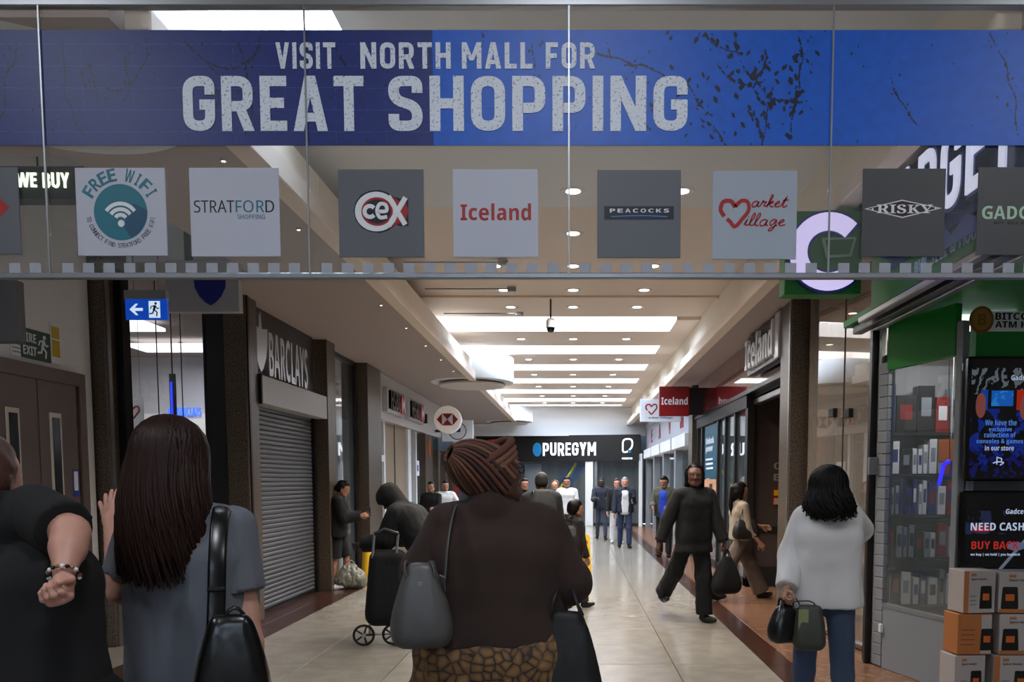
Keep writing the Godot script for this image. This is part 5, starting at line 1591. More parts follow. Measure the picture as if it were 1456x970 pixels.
func gee(w: float, h: float, trim: float) -> PackedVector2Array:
	var o := PackedVector2Array()
	for i in 31:
		var a := deg_to_rad(lerpf(38 + trim, 318 - trim, i / 30.0))
		o.append(Vector2(0.55 * w + cos(a) * 0.39 * w, 0.5 * h + sin(a) * 0.36 * h))
	return o

func screen_image(kind: int) -> ImageTexture:
	var im := Image.create(256, 448, false, Image.FORMAT_RGB8)
	var nz := FastNoiseLite.new()
	nz.seed = 40 + kind; nz.frequency = 0.012
	var f2 := FastNoiseLite.new()
	f2.seed = 50 + kind; f2.frequency = 0.03
	for y in 448:
		for x in 256:
			var c := Color(0.012, 0.012, 0.02)
			var v := nz.get_noise_2d(x, y)
			if kind == 0:
				if y < 130 and sin(x * 0.12 + y * 0.05 + v * 7.0) > 0.35 and y > 30: c = Color(0.30, 0.33, 0.36)        # striped pattern behind
				if y > 180 and y < 400 and v > 0.12: c = Color(0.02, 0.12, 0.42)
				if y > 330 and f2.get_noise_2d(x, y) > 0.1: c = Color(0.03, 0.05, 0.30)
				if x > 70 and x < 190 and y > 105 and y < 185: c = Color(0.02, 0.02, 0.03)       # handheld console
				if x > 84 and x < 176 and y > 115 and y < 175: c = Color(0.05, 0.30, 0.62) if v < 0.15 else Color(0.10, 0.42, 0.70)
				if x > 40 and x <= 70 and y > 112 and y < 190: c = Color(0.03, 0.20, 0.52)
				if x >= 190 and x < 222 and y > 112 and y < 190: c = Color(0.55, 0.12, 0.05)
				if Vector2((x - 42) / 22.0, (y - 172) / 48.0).length() < 1.0 and x < 62: c = Color(0.42, 0.22, 0.20)
				if Vector2((x - 226) / 22.0, (y - 180) / 48.0).length() < 1.0 and x > 204: c = Color(0.42, 0.22, 0.20)
			else:
				if absf((x - 40) - (400 - y) * 0.8) < 8 and y > 120 and y < 330: c = Color(0.35, 0.37, 0.42)
				if x < 150 and y > 60 and y < 150 and v > 0.0: c = Color(0.10, 0.12, 0.22)
				if Vector2((x - 60) / 40.0, (y - 128) / 14.0).length() < 1.0: c = Color(0.5, 0.06, 0.05)
				if Vector2((x - 190) / 34.0, (y - 195) / 16.0).length() < 1.0: c = Color(0.30, 0.33, 0.44)
				if y > 300 and y < 380 and f2.get_noise_2d(x * 0.5, y * 2.0) > 0.3: c = Color(0.18, 0.2, 0.28)
			im.set_pixel(x, y, c)
	return ImageTexture.create_from_image(im)

func screen(u0: float, v0: float, u1: float, v1: float, label: String, kind: int) -> void:
	var d := 5.3
	var q := at(u0, v1, d)
	var r := at(u1, v0, d)
	var t := thing("display_screen", label, "screen", Vector3(q.x, q.y, -d))
	var w := r.x - q.x
	var h := r.y - q.y
	part_box("bezel", Vector3(w * 0.5, h * 0.5, -0.02), Vector3(w, h, 0.05), M.black_gloss, t, 0.01)
	var m := mat("screen_picture_%d" % kind, Color(0.02, 0.02, 0.02), 0.12)
	m.emission_enabled = true
	m.emission = Color.BLACK
	m.emission_texture = screen_image(kind)
	m.emission_operator = BaseMaterial3D.EMISSION_OP_ADD
	m.emission_energy_multiplier = 1.0
	var b := zero()
	var e := 0.05 * w
	b.quad(Vector3(e, e, 0.0056), Vector3(w - e, e, 0.0056), Vector3(w - e, h - e, 0.0056), Vector3(e, h - e, 0.0056), Vector3.BACK)
	obj("screen_glass", b, m, t)
	var k := w / (u1 - u0)
	var sw := glow("screen_white", Color(0.75, 0.8, 0.9), 0.5)
	var sb := glow("screen_blue", Color(0.35, 0.55, 0.9), 0.45)
	var sr := glow("screen_red", Color(0.7, 0.14, 0.08), 0.5)
	var px := func(txt: String, a: float, bb: float, c: float, dd: float, mm: Material):
		var lb := zero()
		text_fit(lb, txt, (a - u0) * k, (v1 - dd) * k, (c - a) * k, (dd - bb) * k, 0.0062, 0.0008)
		obj("screen_lettering", lb, mm, t)
	if kind == 0:
		px.call("Gadcet", 1436, 524, 1466, 532, sw)
		px.call("We have the", 1399, 591, 1447, 600, sb); px.call("exclusive", 1405, 602, 1440, 609, sb); px.call("collection of", 1398, 610, 1446, 618, sb)
		px.call("consoles & games", 1387, 620, 1458, 629, sb); px.call("in our store", 1400, 630, 1444, 638, sw)
		var pb2 := zero()
		pb2.t = Transform3D(Basis.from_scale(Vector3(k, k, 1)), Vector3(0, 0, 0.0062))
		pb2.stroke(PackedVector2Array([V(1419 - u0, v1 - 659), V(1419 - u0, v1 - 648), V(1426 - u0, v1 - 650), V(1426 - u0, v1 - 655)]), 1.6, 0, 0.0008)
		pb2.stroke(curve([V(1413 - u0, v1 - 657), V(1420 - u0, v1 - 655), V(1429 - u0, v1 - 656), V(1424 - u0, v1 - 660)]), 1.8, 0, 0.0008)
		obj("screen_emblem", pb2, sw, t)
	else:
		px.call("Gadcet", 1428, 713, 1458, 721, sw)
		px.call("NEED CASH?", 1376, 734, 1464, 746, sw)
		px.call("BUY BACK", 1378, 762, 1449, 774, sr)
		px.call("we buy | we hold | you buyback", 1377, 780, 1452, 785, sw)
	var l := AreaLight3D.new()
	l.name = "screen_area_light"
	l.area_size = Vector2(w * 0.9, h * 0.9); l.light_energy = 0.006; l.light_color = Color(0.5, 0.6, 1.0); l.shadow_enabled = true
	t.add_child(l)
	l.position = Vector3(w * 0.5, h * 0.5, 0.03)
	l.rotation.y = PI

func carton(rc: Array, d: float, label: String, i: int) -> void:
	var q := at(rc[0], rc[3], d)
	var r := at(rc[2], rc[1], d)
	var w := r.x - q.x
	var h := r.y - q.y - 0.003
	var t := thing("carton", label, "carton", Vector3(q.x + w * 0.5, q.y, -d), [0.1, -0.05, 0.06, 0.0, 0.1, -0.04][i], "stacked heater cartons")
	var orange := mat("carton_orange", Color(0.66, 0.40, 0.20), 0.5)
	var white := mat("carton_white", Color(0.66, 0.62, 0.60), 0.5)
	var kind: int = rc[4]
	part_box("carton_body", Vector3(0, h * 0.5, -0.09), Vector3(w, h, 0.18), orange if kind == 2 else white, t, 0.003)
	var b: Buf
	if kind == 2:
		part_box("white_face", Vector3(w * 0.34, h * 0.5, 0.0006), Vector3(w * 0.3, h * 0.96, 0.001), white, t)
		for k in 4: part_box("print_line", Vector3(-w * 0.2, h * (0.25 + 0.12 * k), 0.0006), Vector3(w * 0.4, 0.006, 0.001), mat("carton_print", Color(0.5, 0.16, 0.08), 0.5), t)
	if kind == 0: part_box("orange_spine", Vector3(-w * 0.42, h * 0.5, 0.0006), Vector3(w * 0.15, h * 0.98, 0.001), orange, t)
	if kind == 1: part_box("orange_base", Vector3(0, h * 0.05, 0.0006), Vector3(w * 0.98, h * 0.09, 0.001), orange, t)
	# printed heater
	var hx := w * (0.2 if kind != 1 else -0.25)
	if kind == 2: hx = w * 0.36
	b = zero()
	b.plate(rounded([V(hx - w * 0.2, h * 0.1), V(hx - w * 0.17, h * 0.64), V(hx + w * 0.17, h * 0.64), V(hx + w * 0.2, h * 0.1)], [w * 0.04, w * 0.04, w * 0.04, w * 0.04], true), 0.0012, 0.0006)
	obj("printed_heater", b, M.black, t)
	part_box("printed_glow", Vector3(hx, h * 0.38, 0.002), Vector3(w * 0.2, h * 0.16, 0.0005), mat("print_amber", Color(0.75, 0.36, 0.10), 0.5), t)
	if kind != 2:
		b = zero()
		text_fit(b, "Space Heater", -w * 0.28, h * 0.76, w * 0.5, h * 0.07, 0.0008, 0.0006)
		obj("lettering", b, M.charcoal, t)
		part_box("print_block", Vector3(-w * 0.2, h * 0.9, 0.0012), Vector3(w * 0.16, h * 0.07, 0.0006), M.carton_orange, t)
		for k in 3: part_box("print_line", Vector3(-w * 0.2, h * (0.2 + 0.1 * k), 0.0012), Vector3(w * 0.2, 0.005, 0.0006), M.grey_panel, t)
	if i == 1:
		var q2 := Vector3(w * 0.28, h * 0.45, 0.004)
		var tg := thing("sale_tag", "white price tag with red sale heading stuck on a carton", "price tag", t.position + Basis(Vector3.UP, t.rotation.y) * q2)
		part_box("tag_card", Vector3(0, 0, 0), Vector3(w * 0.42, h * 0.6, 0.001), M.white_print, tg)
		part_box("red_band", Vector3(0, h * 0.25, 0.001), Vector3(w * 0.42, h * 0.12, 0.001), M.red_print, tg)
		b = zero()
		text_fit(b, "SALE", -w * 0.12, h * 0.22, w * 0.24, h * 0.06, 0.0016, 0.0004)
		obj("lettering", b, M.white_print, tg)
		b = zero()
		text_fit(b, "17.95", -w * 0.1, -h * 0.12, w * 0.2, h * 0.1, 0.001, 0.0006)
		obj("price_lettering", b, M.charcoal, tg)

# ---------------------------------------------------------------- bodies: tapered capsules joined smoothly and meshed as surface nets
var wrinkle := FastNoiseLite.new()
func nets(out: Buf, bones: Array, cell: float, k := 0.03, fold := 0.0, ff := Vector3(9, 5, 9)) -> void:   # bone: [a, b, ra, rb, (k), (true to cut away)]
	if bones.is_empty(): return
	var lo := Vector3(1e9, 1e9, 1e9)
	var hi := -lo
	var far := cell * 3.0
	for b in bones:
		if b[0] is String: continue
		var r := maxf(b[2], b[3])
		lo = lo.min(b[0] - Vector3.ONE * r).min(b[1] - Vector3.ONE * r)
		hi = hi.max(b[0] + Vector3.ONE * r).max(b[1] + Vector3.ONE * r)
	lo -= Vector3.ONE * (far + fold * 2.0)
	hi += Vector3.ONE * (far + fold * 2.0)
	var nx := int((hi.x - lo.x) / cell) + 2
	var ny := int((hi.y - lo.y) / cell) + 2
	var nz := int((hi.z - lo.z) / cell) + 2
	var nxy := nx * ny
	var f := PackedFloat32Array()
	f.resize(nxy * nz)
	f.fill(far)
	for b in bones:
		if b[0] is String:                       # ["cut", point, outward direction, reach across, reach along]: cloth ends in a clean edge
			var cp: Vector3 = b[1]
			var cn: Vector3 = b[2]
			var reach: float = maxf(b[3], b[4]) + cell * 2.0
			var c0 := (cp - Vector3.ONE * reach - lo) / cell
			var c1 := (cp + Vector3.ONE * reach - lo) / cell
			for z in range(maxi(0, int(c0.z)), mini(nz - 1, int(c1.z)) + 1):
				for y in range(maxi(0, int(c0.y)), mini(ny - 1, int(c1.y)) + 1):
					for x in range(maxi(0, int(c0.x)), mini(nx - 1, int(c1.x)) + 1):
						var q := lo + Vector3(x, y, z) * cell - cp
						var al := q.dot(cn)
						if al > -cell * 2.0 and al < b[4] and (q - cn * al).length() < b[3]:
							var ii := z * nxy + y * nx + x
							f[ii] = maxf(f[ii], al)
			continue
		var a: Vector3 = b[0]
		var ba: Vector3 = b[1] - a
		var ra: float = b[2]
		var dr: float = b[3] - ra
		var kk: float = b[4] if b.size() > 4 and b[4] > 0 else k
		var cut: bool = b.size() > 5
		var il := 1.0 / maxf(ba.length_squared(), 1e-9)
		var pad := maxf(ra, b[3]) + far + kk
		var l2 := a.min(b[1]) - Vector3.ONE * pad - lo
		var h2 := a.max(b[1]) + Vector3.ONE * pad - lo
		var x0 := maxi(0, int(l2.x / cell)); var x1 := mini(nx - 1, int(h2.x / cell) + 1)
		var y0 := maxi(0, int(l2.y / cell)); var y1 := mini(ny - 1, int(h2.y / cell) + 1)
		var z0 := maxi(0, int(l2.z / cell)); var z1 := mini(nz - 1, int(h2.z / cell) + 1)
		var inv := 0.25 / kk
		for z in range(z0, z1 + 1):
			for y in range(y0, y1 + 1):
				var i := z * nxy + y * nx + x0
				var pa := lo + Vector3(x0, y, z) * cell - a
				for x in range(x0, x1 + 1):
					var t := clampf(pa.dot(ba) * il, 0.0, 1.0)
					var d := (pa - ba * t).length() - ra - dr * t
					var o := f[i]
					if cut:
						if d < kk:
							var hd := maxf(kk - absf(o + d), 0.0)
							f[i] = maxf(o, -d) + hd * hd * inv
					elif d < o + kk:
						var hh := maxf(kk - absf(o - d), 0.0)
						f[i] = minf(o, d) - hh * hh * inv
					pa.x += cell
					i += 1
	if fold > 0.0:
		for z in nz:
			for y in ny:
				var i := z * nxy + y * nx
				for x in nx:
					if absf(f[i]) < far * 0.95:
						var p := (lo + Vector3(x, y, z) * cell) * ff
						f[i] += fold * (0.5 * wrinkle.get_noise_3dv(p * 10.0) - 0.45)
					i += 1
	var idx := PackedInt32Array()
	idx.resize(nxy * nz)
	idx.fill(-1)
	var near := cell * 1.9
	for z in nz - 1:
		for y in ny - 1:
			var i := z * nxy + y * nx
			for x in nx - 1:
				var c0 := f[i]
				if c0 < near and c0 > -near:
					var c1 := f[i + 1]; var c2 := f[i + nx]; var c3 := f[i + nx + 1]
					var c4 := f[i + nxy]; var c5 := f[i + nxy + 1]; var c6 := f[i + nxy + nx]; var c7 := f[i + nxy + nx + 1]
					var neg := int(c0 < 0) + int(c1 < 0) + int(c2 < 0) + int(c3 < 0) + int(c4 < 0) + int(c5 < 0) + int(c6 < 0) + int(c7 < 0)
					if neg > 0 and neg < 8:
						var s := Vector3.ZERO
						var m := 0
						if (c0 < 0) != (c1 < 0): s += Vector3(c0 / (c0 - c1), 0, 0); m += 1
						if (c2 < 0) != (c3 < 0): s += Vector3(c2 / (c2 - c3), 1, 0); m += 1
						if (c4 < 0) != (c5 < 0): s += Vector3(c4 / (c4 - c5), 0, 1); m += 1
						if (c6 < 0) != (c7 < 0): s += Vector3(c6 / (c6 - c7), 1, 1); m += 1
						if (c0 < 0) != (c2 < 0): s += Vector3(0, c0 / (c0 - c2), 0); m += 1
						if (c1 < 0) != (c3 < 0): s += Vector3(1, c1 / (c1 - c3), 0); m += 1
						if (c4 < 0) != (c6 < 0): s += Vector3(0, c4 / (c4 - c6), 1); m += 1
						if (c5 < 0) != (c7 < 0): s += Vector3(1, c5 / (c5 - c7), 1); m += 1
						if (c0 < 0) != (c4 < 0): s += Vector3(0, 0, c0 / (c0 - c4)); m += 1
						if (c1 < 0) != (c5 < 0): s += Vector3(1, 0, c1 / (c1 - c5)); m += 1
						if (c2 < 0) != (c6 < 0): s += Vector3(0, 1, c2 / (c2 - c6)); m += 1
						if (c3 < 0) != (c7 < 0): s += Vector3(1, 1, c3 / (c3 - c7)); m += 1
						var g := Vector3(c1 + c3 + c5 + c7 - c0 - c2 - c4 - c6, c2 + c3 + c6 + c7 - c0 - c1 - c4 - c5, c4 + c5 + c6 + c7 - c0 - c1 - c2 - c3)
						idx[i] = out.vert(lo + (Vector3(x, y, z) + s / m) * cell, g.normalized())
				i += 1
	for z in range(1, nz - 1):
		for y in range(1, ny - 1):
			var i := z * nxy + y * nx + 1
			for x in range(1, nx - 1):
				if idx[i] >= 0:
					var n0 := f[i] < 0
					if n0 != (f[i + 1] < 0): net_quad(out, idx[i], idx[i - nx], idx[i - nx - nxy], idx[i - nxy])
					if n0 != (f[i + nx] < 0): net_quad(out, idx[i], idx[i - 1], idx[i - 1 - nxy], idx[i - nxy])
					if n0 != (f[i + nxy] < 0): net_quad(out, idx[i], idx[i - 1], idx[i - 1 - nx], idx[i - nx])
				i += 1
func net_quad(o: Buf, a: int, b: int, c: int, d: int) -> void:
	if a < 0 or b < 0 or c < 0 or d < 0: return
	o.face(a, b, c)
	o.face(a, c, d)

var stock := {}
func append(o: Buf, src: Buf, t: Transform3D) -> void:
	var b0 := o.v.size()
	var bn := t.basis.inverse().transposed()
	for i in src.v.size():
		o.v.append(o.t * (t * src.v[i])); o.n.append((o.t.basis * (bn * src.n[i])).normalized()); o.uv.append(Vector2.ZERO); o.c.append(Color.WHITE)
	for i in src.ix: o.ix.append(b0 + i)

func head_shape(fine: bool) -> Buf:        # facing -z, crown at +0.115, chin at -0.115
	var key := "head" + str(fine)
	if stock.has(key): return stock[key]
	var o := zero()
	var b := [
		[Vector3(0, 0.03, 0.02), Vector3(0, 0.028, -0.012), 0.083, 0.079],
		[Vector3(0, -0.02, 0.012), Vector3(0, -0.03, -0.02), 0.066, 0.062],
		[Vector3(0.03, -0.06, -0.022), Vector3(-0.03, -0.06, -0.022), 0.042, 0.042],
		[Vector3(0.012, -0.088, -0.062), Vector3(-0.012, -0.088, -0.062), 0.025, 0.025],
		[Vector3(0.05, -0.05, 0.005), Vector3(0.02, -0.088, -0.05), 0.022, 0.02],
		[Vector3(-0.05, -0.05, 0.005), Vector3(-0.02, -0.088, -0.05), 0.022, 0.02],
		[Vector3(0.034, -0.02, -0.066), Vector3(0.05, -0.01, -0.04), 0.018, 0.018],
		[Vector3(-0.034, -0.02, -0.066), Vector3(-0.05, -0.01, -0.04), 0.018, 0.018],
		[Vector3(0.04, 0.024, -0.072), Vector3(-0.04, 0.024, -0.072), 0.014, 0.014],
		[Vector3(0.031, 0.003, -0.104), Vector3(0.031, 0.003, -0.094), 0.016, 0.012, 0.01, true],
		[Vector3(-0.031, 0.003, -0.104), Vector3(-0.031, 0.003, -0.094), 0.016, 0.012, 0.01, true],
		[Vector3(0, 0.008, -0.088), Vector3(0, -0.028, -0.104), 0.009, 0.0125, 0.012],
		[Vector3(0.011, -0.033, -0.092), Vector3(-0.011, -0.033, -0.092), 0.009, 0.009, 0.008],
		[Vector3(0.018, -0.058, -0.086), Vector3(-0.018, -0.058, -0.086), 0.0065, 0.0065, 0.006],
		[Vector3(0.015, -0.069, -0.083), Vector3(-0.015, -0.069, -0.083), 0.0075, 0.0075, 0.006],
		[Vector3(0.079, 0.012, 0.018), Vector3(0.074, -0.03, 0.008), 0.014, 0.009, 0.006],
		[Vector3(-0.079, 0.012, 0.018), Vector3(-0.074, -0.03, 0.008), 0.014, 0.009, 0.006],
	]
	nets(o, b, 0.0045 if fine else 0.008, 0.025)
	stock[key] = o
	return o

func hand_shape(kind: String, right: bool, fine: bool) -> Buf:    # wrist at the origin, fingers towards -y, palm towards -z, thumb towards the body's front side (x inwards)
	var key := "hand%s%s%s" % [kind, right, fine]
	if stock.has(key): return stock[key]
	var o := zero()
	var sx := -1.0 if right else 1.0          # thumb side
	var b := [[Vector3(0, 0.02, 0), Vector3(0, -0.02, 0), 0.024, 0.024], ]
	for i in 4:
		var x := sx * (0.027 - 0.018 * i)
		b.append([Vector3(x * 0.6, -0.02, 0), Vector3(x, -0.085 + 0.004 * absf(i - 1.2), 0), 0.014, 0.0115, 0.016])
	var lens := [0.072, 0.08, 0.074, 0.058]
	for i in 4:
		var x := sx * (0.027 - 0.018 * i)
		var p := Vector3(x, -0.085 + 0.004 * absf(i - 1.2), 0)
		var an: float = {"relaxed": 0.35 + 0.08 * i, "grip": 1.25, "flat": 0.05}[kind]
		var spread := sx * (0.06 - 0.045 * i) * (1.6 if kind == "flat" else 0.6)
		var turn := an
		for sgm in 3:
			var ln: float = lens[i] * [0.45, 0.31, 0.24][sgm]
			var q := p + Vector3(spread * ln * 3.0 * cos(turn), -cos(turn) * ln, -sin(turn) * ln)
			var r: float = [0.0098, 0.0088, 0.0078][sgm] * (0.9 if i == 3 else 1.0)
			b.append([p, q, r, r * 0.9, 0.004])
			p = q
			turn += an * [0.9, 0.7, 0.0][sgm]
	var tp := Vector3(sx * 0.022, -0.025, -0.006)
	var t1 := tp + Vector3(sx * 0.03, -0.03, -0.016 if kind != "grip" else -0.028)
	var t2 := t1 + (Vector3(sx * 0.012, -0.028, -0.012) if kind != "grip" else Vector3(-sx * 0.014, -0.022, -0.02))
	b.append([tp, t1, 0.015, 0.0115, 0.012])
	b.append([t1, t2, 0.0105, 0.0085, 0.004])
	nets(o, b, 0.0035 if fine else 0.006, 0.008)
	stock[key] = o
	return o

func dirv(pitch: float, out_: float) -> Vector3:      # direction of a hanging limb swung forward by pitch and outward by out_ (degrees)
	return Vector3(sin(deg_to_rad(out_)), -cos(deg_to_rad(pitch)) * cos(deg_to_rad(out_)), -sin(deg_to_rad(pitch)) * cos(deg_to_rad(out_)))

func skeleton(H: float, o: Dictionary) -> Dictionary:        # joints in the person's own axes: feet at y = 0, facing -z
	var J := {}
	var k := H / 1.7
	var legs: Array = o.get("legs", [4.0, 4.0, -4.0, 4.0])       # left swing, left knee, right swing, right knee
	var lean := deg_to_rad(o.get("lean", 0.0))
	var hipw: float = 0.088 * k * o.get("hips", 1.0)
	var th := 0.42 * k
	var sh := 0.40 * k
	var low := 0.0
	for s in [["L", -1.0, 0], ["R", 1.0, 2]]:
		var hp := Vector3(s[1] * hipw, 0, 0)
		var a: float = legs[s[2]]
		var kn := hp + dirv(a, s[1] * o.get("stance", 2.0)) * th
		var an := kn + dirv(a - legs[s[2] + 1], s[1] * 0.5) * sh
		J["hip" + s[0]] = hp; J["kn" + s[0]] = kn; J["an" + s[0]] = an
		low = minf(low, an.y)
	var lift := 0.085 * k - low
	for n in J.keys(): J[n] += Vector3(0, lift, 0)
	var P0 := Vector3(0, lift, 0)
	J.pelvis = P0 + Vector3(0, 0.03 * k, 0)
	var tilt := Basis(Vector3.RIGHT, -lean)
	var sw: float = 0.185 * k * o.get("shoulders", 1.0)
	J.waist = P0 + tilt * Vector3(0, 0.17 * k, 0)
	J.chest = P0 + tilt * Vector3(0, 0.36 * k, 0)
	J.neck = P0 + tilt * Vector3(0, 0.525 * k, 0.01 * k)
	var hd := Basis(Vector3.RIGHT, -lean * 0.6 - deg_to_rad(o.get("nod", 0.0)))
	J.head = J.neck + hd * Vector3(0, 0.155 * k, -0.018 * k)
	J.head_basis = Basis(Vector3.UP, deg_to_rad(o.get("look", 0.0))) * hd
	for s in [["L", -1.0], ["R", 1.0]]:
		var ar: Array = o.get("arm" + s[0], [4.0, 8.0, 12.0, 0.0])     # swing forward, out, elbow bend, inward turn of the forearm
		var shp: Vector3 = P0 + tilt * Vector3(s[1] * sw, 0.475 * k, 0.0)
		var el := shp + tilt * dirv(ar[0], s[1] * ar[1]) * 0.29 * k
		var fd := dirv(ar[0] + ar[2], s[1] * (ar[1] - ar[3]))
		J["sh" + s[0]] = shp; J["el" + s[0]] = el; J["wr" + s[0]] = el + (tilt if o.get("arm_tilt", false) else Basis()) * fd * 0.255 * k
	for n in o.get("joints", {}): J[n] = o.joints[n]
	return J

func torso_bones(J: Dictionary, k: float, fat: float, g: float, hem := 0.0) -> Array:      # g: how far the cloth stands off
	var ax: Vector3 = (J.shR - J.shL).normalized()
	var pel: Vector3 = J.pelvis
	var b := [
		[J.shL.lerp(J.shR, 0.13), J.shR.lerp(J.shL, 0.13), 0.055 * k + g, 0.055 * k + g],
		[J.chest + ax * 0.075 * k * fat + Vector3(0, 0.02 * k, 0), J.chest - ax * 0.075 * k * fat + Vector3(0, 0.02 * k, 0), 0.108 * k * lerpf(1, fat, 0.5) + g, 0.108 * k * lerpf(1, fat, 0.5) + g],
		[J.waist + ax * 0.065 * k * fat, J.waist - ax * 0.065 * k * fat, 0.098 * k * fat + g, 0.098 * k * fat + g],
		[pel + ax * 0.075 * k * fat, pel - ax * 0.075 * k * fat, 0.105 * k * fat + g, 0.105 * k * fat + g],
		[J.chest + (J.neck - J.chest) * 0.2, J.neck - Vector3(0, 0.02 * k, 0), 0.07 * k + g, 0.05 * k + g * 0.5],
	]
	for pr in [[J.chest, J.waist, 0.108 * k * lerpf(1, fat, 0.5), 0.098 * k * fat, 0.075, 0.065], [J.waist, pel, 0.098 * k * fat, 0.105 * k * fat, 0.065, 0.075]]:
		var m: Vector3 = (pr[0] + pr[1]) * 0.5
		var rr: float = (pr[2] + pr[3]) * 0.5 + g
		var hw: float = (pr[4] + pr[5]) * 0.5 * k * fat
		b.append([m + ax * hw, m - ax * hw, rr, rr])
	if hem > 0.0: b.append([pel + ax * 0.08 * k * fat - Vector3(0, hem, 0), pel - ax * 0.08 * k * fat - Vector3(0, hem, 0), 0.106 * k * fat + g, 0.106 * k * fat + g])
	return b

